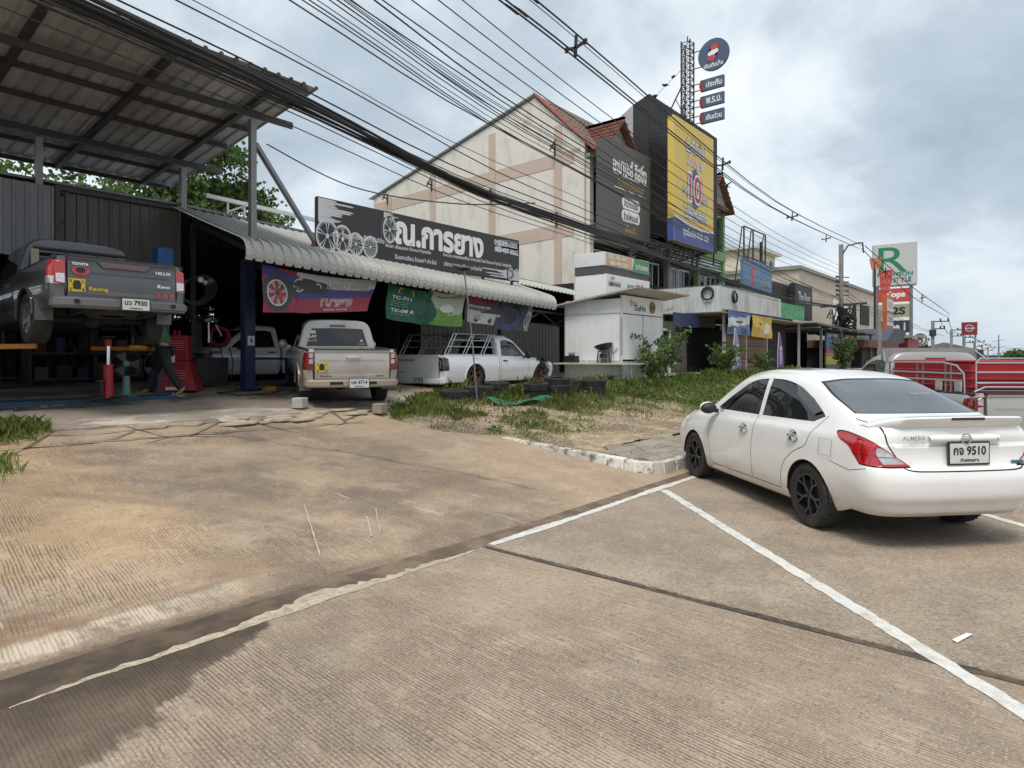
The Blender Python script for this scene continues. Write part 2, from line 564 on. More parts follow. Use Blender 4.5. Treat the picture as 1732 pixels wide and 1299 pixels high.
def drive_mat():
    q = NB('concrete_driveway')
    big = q.noise(0.45, 5, 0.62, q.vec(off=(4, 9, 0))); mid = q.noise(2.4, 7, 0.66); fine = q.noise(60, 4, 0.7)
    a = q.mix(q.step(big, 0.36, 0.66), (0.239, 0.178, 0.126), (0.446, 0.332, 0.224))
    a = q.mix(q.mul(q.step(mid, 0.45, 0.72), 0.5), a, (0.469, 0.379, 0.289))
    a = q.mix(q.mul(q.step(q.noise(1.2, 7, .68, q.vec(off=(1, 5, 2))), 0.47, 0.64), 0.6), a, (0.156, 0.121, 0.095))
    # sandy washed patch on the left flank and warm soil on the right
    jag = q.mul(q.sub(q.noise(1.9, 5, .6), .5), 1.5)
    sand = q.step(q.add(q.x, jag), 2.75, 2.35)
    sand = q.mul(sand, q.step(q.add(q.y, jag), 5.0, 5.5))
    a = q.mix(q.mul(sand, 0.62), a, q.mix(q.step(mid, .35, .7), (0.431, 0.285, 0.156), (0.570, 0.399, 0.235)))
    soil = q.mul(q.step(q.add(q.x, jag), 5.3, 6.7), 0.62)
    a = q.mix(soil, a, q.mix(q.step(mid, .35, .7), (0.369, 0.271, 0.181), (0.480, 0.357, 0.241)))
    g = grooves(q, -0.10, 0.024)
    wear = q.step(q.noise(0.9, 5, .6, q.vec(off=(5, 0, 0))), 0.40, 0.58)
    gv = q.mul(q.mul(q.sub(1.0, g), wear), q.step(q.x, 6.6, 5.2))
    a = q.mix(q.mul(gv, 0.8), a, (0.107, 0.078, 0.057))
    # tyre tracks swinging out of the yard
    rr = q.math('SQRT', q.add(q.math('POWER', q.sub(q.x, -6.0), 2.0), q.math('POWER', q.sub(q.y, 0.6), 2.0)))
    for r0, amt in ((10.35, .42), (11.0, .32), (12.2, .25)):
        tr = q.step(q.math('ABSOLUTE', q.sub(q.add(rr, q.mul(jag, .05)), r0)), 0.13, 0.04)
        a = q.mix(q.mul(q.mul(tr, amt), q.step(mid, .35, .6)), a, (0.168, 0.135, 0.113))
    # red brown silt along the low edge, then pale scoured concrete
    e2 = q.add(q.y, q.mul(jag, 0.16))
    silt = q.mul(q.mul(q.step(e2, 4.42, 4.52), q.step(e2, 4.86, 4.70)), q.step(q.noise(1.5, 5, .6, q.vec(.6, 2, 1)), 0.40, 0.56))
    silt = q.mul(silt, q.step(q.add(q.x, jag), 3.4, 1.6))
    a = q.mix(q.mul(q.step(q.noise(9, 6, .75), .56, .72), .5), a, (0.129, 0.097, 0.073))
    a = q.mix(q.mul(q.step(q.noise(32, 5, .78), .52, .66), .7), a, (0.123, 0.091, 0.066))
    a = q.mix(q.mul(q.step(q.noise(75, 3, .7), .55, .67), .55), a, (0.615, 0.487, 0.363))
    a = q.mix(q.mul(silt, 0.62), a, (0.212, 0.119, 0.070))
    pale = q.mul(q.mul(q.step(e2, 4.20, 4.25), q.step(e2, 4.47, 4.40)), q.step(q.add(q.x, q.mul(jag, 1.2)), 2.4, 1.5))
    pale = q.mul(pale, q.mul(q.add(.3, q.mul(g, .7)), q.step(q.noise(5, 6, .7, q.vec(1, .5, 1)), .36, .56)))
    a = q.mix(q.mul(pale, 0.9), a, (0.603, 0.508, 0.401))
    # white chalk drags
    ch = q.mul(q.step(q.noise(3.0, 4, .6, q.vec(2.4, .25, 1, (3, 1, 0), .35)), 0.66, 0.70), 0.5)
    a = q.mix(ch, a, (0.536, 0.467, 0.401))
    wet = q.mul(q.step(q.add(q.add(q.y, q.mul(jag, .05)), q.mul(q.sub(q.noise(9, 5, .7), .5), .16)), 4.19, 4.13), q.step(q.add(q.x, q.mul(jag, 1.2)), 4.2, 1.8))
    a = q.mix(q.mul(wet, .72), a, (0.107, 0.074, 0.052))
    # cracks in the old upper apron
    cv = q.vor(0.62, v=q.vec(1, 1.25, 1, (.3, .8, 0)))
    ck = q.mul(q.step(q.add(cv, q.mul(q.sub(q.noise(6, 4, .6), .5), .03)), 0.022, 0.008), q.step(q.y, 8.85, 9.05))
    a = q.mix(q.mul(ck, 0.85), a, (0.086, 0.064, 0.046))
    q.bump(q.sub(q.add(q.mul(q.mul(g, wear), 0.7), q.mul(fine, 0.7)), q.mul(ck, 1.5)), 0.55, 0.008)
    return q.done(a, 0.88)


def floor_mat():
    q = NB('workshop_concrete')
    big = q.noise(0.6, 5, .6); mid = q.noise(3, 6, .65); fine = q.noise(50, 4, .7)
    a = q.mix(q.step(big, .35, .68), (0.215, 0.178, 0.142), (0.37, 0.31, 0.245))
    a = q.mix(q.mul(q.step(mid, .45, .7), .4), a, (0.40, 0.35, 0.29))
    pale = q.mul(q.step(q.noise(1.4, 6, .7, q.vec(.7, 1.6, 1)), .50, .62), q.step(q.y, 10.9, 10.2))
    a = q.mix(q.mul(pale, .75), a, (0.58, 0.53, 0.46))
    oil = q.mul(q.step(q.noise(0.9, 6, .65, q.vec(off=(3, 1, 0))), .48, .62), q.step(q.y, 11.0, 12.0))  # oil patches; this darker inner floor also carries the workshop's shade in its colour
    a = q.mix(q.mul(oil, .8), a, (0.045, 0.042, 0.04))
    q.bump(fine, .4, .006)
    return q.done(a, .75)


def soil_mat():
    q = NB('gravelly_soil')
    big = q.noise(0.7, 6, .62); mid = q.noise(4, 7, .7)
    st = q.vor(24, 'F1', out='Color'); sd_ = q.vor(24, 'F1')
    a = q.mix(q.step(mid, .35, .65), (0.27, 0.195, 0.125), (0.47, 0.355, 0.235))
    a = q.mix(q.mul(q.step(big, .44, .58), .75), a, (0.115, 0.088, 0.058))
    a = q.mix(q.mul(q.step(q.noise(14, 5, .75), .52, .66), .6), a, (0.09, 0.075, 0.045))
    sep = q.N.new('ShaderNodeSeparateColor'); q.L.new(st, sep.inputs[0])
    peb = q.mul(q.step(sep.outputs[0], .45, .6), q.step(sd_, .5, .25))
    a = q.mix(q.mul(peb, .8), a, q.mix(sep.outputs[1], (0.36, 0.29, 0.20), (0.62, 0.54, 0.42)))
    q.bump(q.add(q.mul(mid, 1.0), q.mul(q.sub(1.0, sd_), .6)), .8, .03)
    return q.done(a, .95)


def paver_mat():
    q = NB('stamped_paving')
    info = q.N.new('ShaderNodeObjectInfo')
    mid = q.noise(5, 6, .66); big = q.noise(.8, 4, .6)
    a = q.mix(info.outputs['Random'], (0.215, 0.185, 0.145), (0.325, 0.28, 0.22))
    a = q.mix(q.mul(q.step(mid, .42, .66), .5), a, (0.38, 0.325, 0.25))
    a = q.mix(q.mul(q.step(big, .5, .66), .45), a, (0.155, 0.135, 0.105))
    q.bump(mid, .5, .012)
    return q.done(a, .92)


def kerb_mat():
    q = NB('worn_white_kerb')
    mid = q.noise(5, 7, .7); big = q.noise(1.3, 5, .65); fine = q.noise(40, 4, .7)
    a = q.mix(q.step(big, .4, .66), (0.52, 0.50, 0.45), (0.72, 0.70, 0.65))
    a = q.mix(q.mul(q.step(mid, .47, .60), .85), a, (0.20, 0.18, 0.15))
    a = q.mix(q.mul(q.step(q.add(q.mul(fine, .4), mid), .72, .82), .7), a, (0.07, 0.065, 0.055))
    q.bump(mid, .5, .01)
    return q.done(a, .9)


def paint_mat(name, c, amt=0.55):
    q = NB(name)
    mid = q.noise(7, 8, .72); fine = q.noise(45, 4, .7)
    a = q.mix(q.step(mid, .35, .7), tuple(v * .88 for v in c), c)
    a = q.mix(q.mul(q.step(q.add(q.mul(fine, .5), mid), .80, .93), amt), a, (0.28, 0.25, 0.21))
    q.bump(fine, .4, .004)
    return q.done(a, .8)


def drive_z(y):
    return np.interp(y, [3.85, 4.07, 4.22, 4.7, 9.3, 9.75, 10.1, 12.0, 14.5, 60], [-.045, -.036, -.010, 0.045, 0.53, 0.63, 0.70, 0.82, 0.98, 1.0])


def walk_z(y): return 0.16 + 0.045 * (y - 4.2)


def vnoise(x, y, s=1.0, k=0):
    return (np.sin(x * 1.7 * s + y * .9 * s + k) + np.sin(x * .8 * s - y * 1.9 * s + 2.1 * k) + np.sin(x * 2.9 * s + 1.3 * k) * np.sin(y * 2.3 * s)) / 3


def bank_z(x, y):
    """the grassy bank between the pavement and the shop yards"""
    x = np.asarray(x, float); y = np.asarray(y, float)
    rise = np.interp(y, [5.6, 6.6, 8.4, 9.6, 11.0, 13], [0, .10, .46, .58, .46, .36])
    tall = np.interp(x, [7, 9, 12, 16, 24], [.60, .70, .74, .86, 1.16])
    z = walk_z(np.minimum(y, 6.0)) - .015 + rise * tall + .035 * vnoise(x, y, 1.6) + .018 * vnoise(x, y, 5, 2)
    # left limit: the driveway's flared edge
    xb = np.interp(y, [4.0, 7.0, 7.6, 8.4, 9.2, 10.0, 10.6], [8.2, 8.15, 7.45, 7.25, 7.45, 8.3, 9.6]) + .13 * vnoise(y * 2, y, 2.2)
    t = np.clip((x - xb) / 1.3, 0, 1)
    dz = drive_z(y)
    return np.where(x < xb, dz - .05, dz - .012 + (np.maximum(z, dz + .02) - dz + .012) * (t * t * (3 - 2 * t)) + .03 * np.minimum(t * 6, 1))


M_RAKED, M_WORN, M_DRIVE, M_FLOOR, M_SOIL = road_mat(True), road_mat(False), drive_mat(), floor_mat(), soil_mat()
M_PAVER, M_KERB = paver_mat(), kerb_mat()
def gutter_mat():
    q = NB('gutter_silt')
    m = q.noise(3.5, 7, .7); f = q.noise(28, 5, .75); b = q.noise(1.1, 5, .65)
    a = q.mix(q.step(m, .36, .66), (0.120, 0.082, 0.056), (0.245, 0.178, 0.122))
    a = q.mix(q.mul(q.step(f, .5, .66), .6), a, (0.075, 0.058, 0.045))
    wet = q.step(q.add(q.x, q.mul(q.sub(b, .5), 3.2)), 3.3, 1.7)
    a = q.mix(q.mul(wet, .8), a, q.mix(q.step(m, .4, .62), (0.050, 0.038, 0.029), (0.105, 0.070, 0.046)))
    q.bump(q.add(m, q.mul(f, .4)), .6, .015)
    return q.done(a, .75)


M_LINE = mat('white_road_paint', (0.66, 0.645, 0.605), .85, var=.10, scale=14, bump=.5, bscale=70, dirt=(0.34, 0.295, 0.235), dirt_amt=.85, dirt_scale=6.5)
M_LINE_OLD = mat('ochre_worn_edge', (0.50, 0.425, 0.315), .9, var=.3, scale=22, bump=.8, bscale=60, dirt=(.20, .16, .11), dirt_amt=.7, dirt_scale=9)
M_EARTH = mat('far_earth', (0.17, 0.15, 0.10), .95, var=.3, scale=.05)
M_GUTTER = gutter_mat()

mb = MB(); mb.quad((-900, -900, -.12), (1500, -900, -.12), (1500, 1500, -.12), (-900, 1500, -.12)); struct('ground', mb, M_EARTH)
# road: slabs parted by a joint that crosses the street
XJ = 4.10
mb = MB(); mb.quad((-60, -40, -.02), (700, -40, -.02), (700, 4.4, -.02), (-60, 4.4, -.02)); road = struct('road', mb, M_GUTTER)


def slab(x0, x1, y0, y1, m, nx, ny):
    b = MB()
    b.grid(lambda u, v: (x0 + u * (x1 - x0), y0 + v * (y1 - y0), 0), nx, ny)
    # a worn edge that drops into the joint
    b.quad((x0, y1, 0), (x1, y1, 0), (x1, y1 + .012, -.02), (x0, y1 + .012, -.02))
    for xx, dx in ((x0, -.012), (x1, .012)):
        b.quad((xx, y0, 0), (xx, y1, 0), (xx + dx, y1, -.02), (xx + dx, y0, -.02))
    return b.build('road_slab', m, road, smooth=False)


slab(-40, XJ - .04, -.6, 3.70, M_RAKED, 4, 2)
slab(-40, XJ - .04, -20, -.63, M_RAKED, 4, 2)
slab(XJ + .05, 17.0, -4.5, 3.74, M_WORN, 4, 2)
slab(XJ + .05, 17.0, -20, -4.53, M_WORN, 4, 2)
slab(17.03, 40, -20, 3.74, M_WORN, 4, 2)
slab(40.03, 680, -20, 3.74, M_WORN, 4, 2)

b = MB(); P = []; y = 3.72
while y > -3:
    w = .026 * (1 + .45 * float(vnoise(y, 0, 3.3)) + random.uniform(-.35, .35)); xo = 4.095 + .008 * float(vnoise(y, 2, 2.1)); P.append(((xo - w, y, .0035), (xo + w, y, .0035))); y -= .035
for (a, c), (d, e) in zip(P, P[1:]): b.quad(a, c, e, d)
struct('joint_dirt', b, mat('joint_dirt', (0.072, 0.056, 0.044), .95, var=.5, scale=11, bump=.6, dirt=(.19, .15, .11), dirt_amt=.8, dirt_scale=5), smooth=False)
# driveway apron climbing from the gutter to the workshop
mb = MB()
ys = np.concatenate([np.linspace(4.06, 4.4, 7), np.linspace(4.5, 10.1, 57)])
xs = np.linspace(-14, 10.2, 122)
vs = []
for xx in xs:
    for yy in ys:
        n = .012 * vnoise(xx, yy, 1.3, 1) + .005 * vnoise(xx, yy, 6, 3)
        lip = .010
        yy -= .12 * max(0, 1 - (yy - 4.06) / .5) * min(1, max(0, (xx - 2) / 3)) if yy < 4.56 else 0
        vs.append((xx, yy, float(drive_z(yy + .12 * max(0, 1 - (yy - 4.0) / .5) * min(1, max(0, (xx - 2) / 3)))) + n * min(1, (yy - 4.0) * 2) + lip))
mb.add(vs, [(i * len(ys) + j, (i + 1) * len(ys) + j, (i + 1) * len(ys) + j + 1, i * len(ys) + j + 1) for i in range(len(xs) - 1) for j in range(len(ys) - 1)])
for i in range(len(xs) - 1):
    a, b_ = vs[i * len(ys)], vs[(i + 1) * len(ys)]
    mb.quad(a, b_, (b_[0], b_[1], -.03), (a[0], a[1], -.03))
struct('driveway', mb, M_DRIVE)

# workshop floor with a broken front edge
mb = MB()
xs = np.linspace(-16, 24, 161); ys = [None] + list(np.linspace(10.35, 15, 16)) + [20, 34]
vs = []
for i, xx in enumerate(xs):
    e = 9.86 + .10 * float(vnoise(xx, xx * .3, 1.1)) + .05 * float(vnoise(xx, 0, 4.3, 2)) - .03 * xx * (xx > 0) * .4
    for yy in ys:
        y_ = e if yy is None else yy
        vs.append((xx, y_, float(drive_z(y_)) + .035 + .008 * float(vnoise(xx, y_, 1.4, 5))))
q_ = len(ys)
mb.add(vs, [(i * q_ + j, (i + 1) * q_ + j, (i + 1) * q_ + j + 1, i * q_ + j + 1) for i in range(len(xs) - 1) for j in range(q_ - 1)])
for i in range(len(xs) - 1):
    a, b_ = vs[i * q_], vs[(i + 1) * q_]
    mb.quad(a, b_, (b_[0], b_[1] - .01, b_[2] - .09), (a[0], a[1] - .01, a[2] - .09))
struct('shop_floor', mb, M_FLOOR)


def floor_z(x, y): return float(drive_z(y)) + .035


# cracks and joints that open in the driveway
M_CRACK = mat('crack_dirt', (0.075, 0.060, 0.046), .95, var=.4, scale=8)
M_CHIP = mat('broken_concrete', (0.42, 0.35, 0.26), .9, var=.3, scale=6, bump=.6, bscale=20)


def crack(pts, w, wob=.05, nm='crack'):
    b = MB(); P = []
    for (x0, y0), (x1, y1) in zip(pts, pts[1:]):
        n = max(2, int(math.hypot(x1 - x0, y1 - y0) / .14))
        for k in range(n):
            t = k / n; P.append((x0 + (x1 - x0) * t + random.uniform(-wob, wob), y0 + (y1 - y0) * t + random.uniform(-wob, wob)))
    L_ = []
    for i, (xx, yy) in enumerate(P):
        a = P[max(0, i - 1)]; c = P[min(len(P) - 1, i + 1)]
        d = Vector((c[0] - a[0], c[1] - a[1], 0)).normalized(); nrm = Vector((-d.y, d.x, 0))
        ww = w * random.uniform(.25, 1.0)
        z = float(drive_z(yy)) + .034
        L_.append((Vector((xx, yy, z)) + nrm * ww, Vector((xx, yy, z)) - nrm * ww))
    for (a, b2), (c, d) in zip(L_, L_[1:]): b.quad(a, b2, d, c)
    return struct(nm, b, M_CRACK, smooth=False)


crack([(-3.5, 9.62), (0.5, 9.45), (3.4, 9.22), (5.6, 9.12), (7.0, 9.0)], .030, .035)
crack([(1.5, 9.75), (2.6, 9.72), (3.5, 9.6), (4.6, 9.68), (5.5, 9.55), (6.4, 9.66)], .022, .06)
crack([(4.35, 9.15), (5.2, 7.4), (5.75, 5.9), (6.1, 4.5)], .012, .02)
M_CHALK = mat('chalk', (0.48, 0.45, 0.40), .95, var=.15, scale=20, dirt=(.34, .28, .21), dirt_amt=1.0, dirt_scale=30)


def chalk(x0, y0, x1, y1, w):
    b = MB(); n = 14; P = []
    for k in range(n + 1):
        t = k / n; x, y = x0 + (x1 - x0) * t + random.uniform(-.003, .003), y0 + (y1 - y0) * t; z = float(drive_z(y)) + .030
        P.append(((x - w * random.uniform(.3, 1), y, z), (x + w * random.uniform(.3, 1), y, z)))
    for (a, c), (d, e) in zip(P, P[1:]): b.quad(a, c, e, d)
    struct('chalk_mark', b, M_CHALK, smooth=False)


chalk(3.58, 5.66, 2.96, 4.45, .009); chalk(3.84, 5.0, 3.55, 4.56, .011); chalk(4.06, 5.15, 3.66, 4.58, .008); chalk(2.5, 6.35, 2.78, 6.33, .03)
crack([(3.0, 9.3), (3.6, 9.62)], .014, .03)
crack([(5.0, 9.14), (4.7, 9.55)], .016, .03)
# lifted chips along the broken slab edge
for i in range(16):
    xx = random.uniform(4.6, 7.4); yy = 9.62 + random.uniform(-.16, .22); s = random.uniform(.10, .30)
    b = MB(); n = 6; z = float(drive_z(yy)) + .012
    P = [(xx + s * 1.3 * random.uniform(.6, 1) * math.cos(2 * math.pi * k / n), yy + s * .55 * random.uniform(.6, 1) * math.sin(2 * math.pi * k / n), z) for k in range(n)]
    b.prism(P, (0, .01, random.uniform(.035, .055)))
    struct('concrete_chip', b, M_CHIP, bevel=.008)

# gutter line paint: a ragged white strip on the right, an ochre worn lip on the left


def ragged(x0, x1, y, w, m, nm, z=.004, jag=.5, holes=0.0, taper=0, base=None):
    b = MB(); n = int((x1 - x0) / .045); P = []
    for i in range(n + 1):
        xx = x0 + (x1 - x0) * i / n
        ww = w * (1 + jag * (float(vnoise(xx, 0, 3.1, 1)) * .8 + random.uniform(-.28, .28)))
        if taper: ww *= min(1, .18 + (i / n) * taper, .1 + (1 - i / n) * taper * 2)
        yo = y + .02 * float(vnoise(xx, 3, 1.4))
        if base is not None:
            lo = base + .014 * float(vnoise(xx, 1, 5)) + random.uniform(-.006, .006); ww = max(.012, ww); P.append(((xx, lo + ww + random.uniform(-.012, .012), z), (xx, lo, z)))
            continue
        P.append(((xx, yo + max(ww, .01) * .5, z), (xx, yo - max(ww, .01) * .5, z)))
    for (a, c), (d, e) in zip(P, P[1:]):
        if random.random() < holes: continue
        b.quad(a, d, e, c)
    return struct(nm, b, m, smooth=False)


ragged(4.17, 8.65, 3.70, .095, M_LINE, 'kerb_line', jag=.55, holes=0)
ragged(8.7, 60, 3.66, .10, M_LINE, 'kerb_line', jag=.2)
ragged(.80, 4.04, 3.80, .125, M_LINE_OLD, 'kerb_line', z=.003, jag=.9, taper=1.6, base=3.69)


def stall(x0, y0, x1, y1, w=.115):
    b = MB(); d = Vector((x1 - x0, y1 - y0, 0)); L_ = d.length; d.normalize(); nr = Vector((-d.y, d.x, 0)); n = int(L_ / .05); P = []
    for i in range(n + 1):
        p = Vector((x0, y0, .0045)) + d * (L_ * i / n)
        P.append((p + nr * w / 2 * random.uniform(.76, 1.06), p - nr * w / 2 * random.uniform(.76, 1.06)))
    for (a, c), (e, f) in zip(P, P[1:]):
        b.quad(a, e, f, c)
    return struct('parking_line', b, M_LINE, smooth=False)


# stall lines
stall(7.24, 3.62, 3.55, -.12)
stall(11.2, 3.62, 7.4, -.36)
stall(15.2, 3.62, 11.4, -.36)
mb = MB(); mb.quad((4.42, .40, .006), (4.60, .34, .012), (4.61, .372, .006), (4.43, .425, .014))
tag(mb.build('paper_scrap', mat('white_paper', (.75, .75, .73), .8)), 'small white strip of paper lying on the road near the white parking line', 'litter')

# kerb: front run along the gutter, rounded corner, return up the driveway
def kerb_run(P, w=.16):
    """short kerb stones following P = [(x, y, top z, foot z)]"""
    out = []
    for (x0, y0, t0, f0), (x1, y1, t1, f1) in zip(P, P[1:]):
        d = Vector((x1 - x0, y1 - y0, 0)).normalized(); n = Vector((-d.y, d.x, 0)) * w
        a, c = Vector((x0, y0, 0)) + d * .004, Vector((x1, y1, 0)) - d * .004
        b = MB()
        vs = [a + Vector((0, 0, f0)), c + Vector((0, 0, f1)), c + n + Vector((0, 0, f1)), a + n + Vector((0, 0, f0)),
              a + n * .12 + Vector((0, 0, t0)), c + n * .12 + Vector((0, 0, t1)), c + n + Vector((0, 0, t1)), a + n + Vector((0, 0, t0))]
        b.add(vs, [(3, 2, 1, 0), (4, 5, 6, 7), (0, 1, 5, 4), (1, 2, 6, 5), (2, 3, 7, 6), (3, 0, 4, 7)])
        out.append(b)
    return out


kerb = thing('kerb', None, None, (8, 4, 0)); kerb['kind'] = 'structure'
kp = [(8.12, 7.55, .325, .25)]
for yy in (7.0, 6.4, 5.8, 5.2, 4.62): kp.append((8.06 - .03 * (7 - yy), yy, walk_z(yy) + .012, drive_z(yy) - .06))
kp += [(7.98, 4.42, .175, -.05), (8.06, 4.22, .172, -.05), (8.24, 4.10, .17, -.05), (8.6, 4.08, .17, -.05)]
xx = 8.6
while xx < 40: xx += 1.0; kp.append((xx, 4.08, .17, -.05))
for b in kerb_run(kp): b.build('kerb_stone', M_KERB, kerb, bevel=.015)
b = MB(); b.box2((40, 4.08, -.05), (400, 4.24, .17)); b.build('kerb_stone', M_KERB, kerb)

side = MB()
ys = [4.2, 5.0, 5.7, 6.4, 7.2]; xs = [8.1, 9, 11, 14, 20, 40, 400]
side.add([(x_, y_, walk_z(y_) - .03) for x_ in xs for y_ in ys], [(i * 5 + j, (i + 1) * 5 + j, (i + 1) * 5 + j + 1, i * 5 + j + 1) for i in range(len(xs) - 1) for j in range(4)])
side = struct('sidewalk', side, M_SOIL)
# stamped paving stones, crazy-laid: jittered rows
PV = random.Random(4)
ny = 9; dy = .235
def pvn(i, j):
    r = random.Random(i * 131 + j * 17)
    return (8.2 + i * .37 + (.18 if j % 2 else 0) + r.uniform(-.07, .07), 4.25 + j * dy + r.uniform(-.05, .05))
cnt = 0
for i in range(26):
    for j in range(ny):
        P = [pvn(i, j), pvn(i + 1, j), pvn(i + 1, j + 1), pvn(i, j + 1)]
        cx = sum(p[0] for p in P) / 4; cy = sum(p[1] for p in P) / 4
        if cy > 5.75 + .5 * math.sin(cx * 1.3) or PV.random() < .03: continue
        b = MB(); k = .965
        h = PV.uniform(-.003, .004)
        b.prism([(cx + (p[0] - cx) * k, cy + (p[1] - cy) * k, walk_z(p[1]) - .04 + h) for p in P], (0, 0, .042))
        b.build('paver', M_PAVER, side, bevel=.006); cnt += 1
b = MB(); b.add([(17.9, 4.24, walk_z(4.24)), (400, 4.24, walk_z(4.24)), (400, 5.8, walk_z(5.8)), (17.9, 5.8, walk_z(5.8))], [(0, 1, 2, 3)])
b.build('paved_strip', M_PAVER, side)

# grassy bank
mb = MB(); xs = np.concatenate([np.linspace(6.9, 26, 150), np.linspace(26.5, 60, 40)]); ys = np.linspace(5.3, 13, 70)
X_, Y_ = np.meshgrid(xs, ys, indexing='ij'); Z_ = bank_z(X_, Y_)
mb.add(np.stack([X_, Y_, Z_], -1).reshape(-1, 3).tolist(), [(i * 70 + j, (i + 1) * 70 + j, (i + 1) * 70 + j + 1, i * 70 + j + 1) for i in range(len(xs) - 1) for j in range(69)])
struct('bank', mb, M_SOIL)
mb = MB(); mb.quad((60, 5.8, .2), (700, 5.8, .2), (700, 60, .5), (60, 60, .5)); struct('verge', mb, M_EARTH)
mb = MB(); mb.quad((17, 13, .45), (60, 13, .45), (60, 34, .45), (17, 34, .45)); struct('yard', mb, mat('yard_concrete', (.27, .24, .20), .9, var=.25, scale=1.5))

# ================================================================ SHOPHOUSE ROW
M_CREAM = mat('cream_render', (0.68, 0.645, 0.58), .85, var=.05, scale=.7, bump=.15, bscale=8, dirt=(.20, .185, .165), dirt_amt=.42, dirt_scale=1.5, stretch=(1, 1, .4))
M_PINK = mat('pink_band', (0.53, 0.42, 0.345), .85, var=.08, scale=1.2, bump=.1, dirt=(.25, .22, .2), dirt_amt=.3)
M_STEEL = mat('grey_steel', (0.20, 0.21, 0.215), .5, .4, var=.15, scale=6, dirt=(.13, .10, .08), dirt_amt=.4)
M_DKSTEEL = mat('dark_steel', (0.045, 0.047, 0.05), .5, .3, var=.2, scale=6)
M_TILE = mat('red_clay_tile', (0.215, 0.085, 0.058), .8, var=.3, scale=3, dirt=(.16, .10, .08), dirt_amt=.6, dirt_scale=2)
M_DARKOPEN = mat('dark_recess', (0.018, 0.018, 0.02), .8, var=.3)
M_WINGLASS = glass('window_glass', (.02, .024, .028), .06)
M_GREEN = mat('pale_green_render', (0.20, 0.34, 0.155), .85, var=.1, scale=1)
M_GREYREND = mat('grey_render', (0.30, 0.29, 0.27), .85, var=.12, scale=1, dirt=(.12, .11, .10), dirt_amt=.5)
M_WHITEMETAL = mat('white_metal', (0.66, 0.67, 0.67), .45, var=.05, scale=4, dirt=(.35, .32, .28), dirt_amt=.35)
M_WHITE = mat('white_print', (0.80, 0.80, 0.79), .5, var=.02)
M_BLACK = mat('black_print', (0.02, 0.02, 0.022), .5, var=.05)
XF, XB = 24.0, 15.8
bld = thing('shophouse_row', 'cream three storey shophouse row with pink bands on its blank gable wall', 'building', (24, 15.8, 0))
# gable wall in courses (the band pieces stand 20 mm proud)
mb = MB(); mb.prism([(24, 15.8, 0), (24, 30.6, 0), (24, 30.6, 10.95), (24, 18.6, 13.85), (24, 15.8, 11.15)], (.25, 0, 0)); mb.build('gable_wall', M_CREAM, bld)
mb = MB(); mb.box2((39.5, 15.8, 0), (39.75, 30.6, 10.9)); mb.build('gable_wall', M_GREEN, bld)
mb = MB(); mb.box2((24.25, 30.3, 0), (39.5, 30.6, 10.9)); mb.build('rear_wall', M_GREYREND, bld)


def wband(y0, z0, y1, z1, h):
    b = MB(); b.prism([(23.98, y0, z0 - h), (23.98, y1, z1 - h), (23.98, y1, z1), (23.98, y0, z0)], (.03, 0, 0)); b.build('wall_band', M_PINK, bld)


COLS = [15.8, 17.24, 21.28, 25.55, 29.2]
tops = {15.8: 11.1, 17.24: 12.6, 21.28: 13.1, 25.55: 12.05, 29.2: 11.2}
for yc in COLS:
    w_ = .42 if yc != 15.8 else .5
    b = MB(); y0 = yc + (.02 if yc == 15.8 else -w_ / 2)
    b.box2((23.965, y0, 0), (24.02, y0 + w_, tops[yc] - .35)); b.build('wall_pilaster', M_PINK if yc != 15.8 else M_CREAM, bld)
for zt, hh in ((11.0, .62), (7.75, .62), (4.3, .6)):
    for (a, c) in zip(COLS, COLS[1:]):
        k = lambda y: zt - (y - 15.8) * .022
        wband(a + .23, k(a), c - .23, k(c), hh)
    wband(29.43, zt - .3, 30.55, zt - .33, hh)
# roof: steep tiled slope to the street, long metal slope behind
b = MB()
for (y0, z0, y1, z1, x0, x1) in ((18.6, 14.0, 30.95, 11.0, 23.86, 39.9),):
    b.prism([(x0, y0, z0), (x0, y1, z1), (x0, y1, z1 + .05), (x0, y0, z0 + .05)], (x1 - x0, 0, 0))
b.build('rear_roof', M_WHITEMETAL, bld)
b = MB(); b.prism([(23.88, 18.62, 13.98), (23.88, 15.3, 10.72), (23.88, 15.3, 10.82), (23.88, 18.62, 14.1)], (.45, 0, 0)); b.build('verge_board', mat('red_verge', (.26, .085, .06), .7), bld)
b = MB(); b.prism([(24.33, 18.6, 13.9), (24.33, 15.2, 10.6), (24.33, 15.2, 10.7), (24.33, 18.6, 14.02)], (15.3, 0, 0)); b.build('front_roof', mat('brown_tile', (.17, .115, .085), .85, var=.3, scale=3), bld)


def tile_rows(x0, x1, y0, z0, y1, z1, m, nrow=9):
    """courses of clay tiles, each a little barrel, joined: they are only a few pixels each"""
    b = MB(); n = int((x1 - x0) / .30)
    for r in range(nrow):
        ya, yb = y0 + (y1 - y0) * r / nrow, y0 + (y1 - y0) * (r + 1.15) / nrow
        za, zb = z0 + (z1 - z0) * r / nrow + .10, z0 + (z1 - z0) * (r + 1.15) / nrow + .14
        for i in range(n):
            xa = x0 + (x1 - x0) * i / n; p = (x1 - x0) / n
            b.add([(xa, ya, za), (xa + p * .25, ya, za + .05), (xa + p * .6, ya, za + .05), (xa + p * .85, ya, za), (xa, yb, zb), (xa + p * .25, yb, zb + .06), (xa + p * .6, yb, zb + .06), (xa + p * .85, yb, zb)],
                  [(0, 1, 5, 4), (1, 2, 6, 5), (2, 3, 7, 6), (4, 5, 6, 7)])
    o = b.build('roof_tiles', m, bld, smooth=False); o['kind'] = 'stuff'


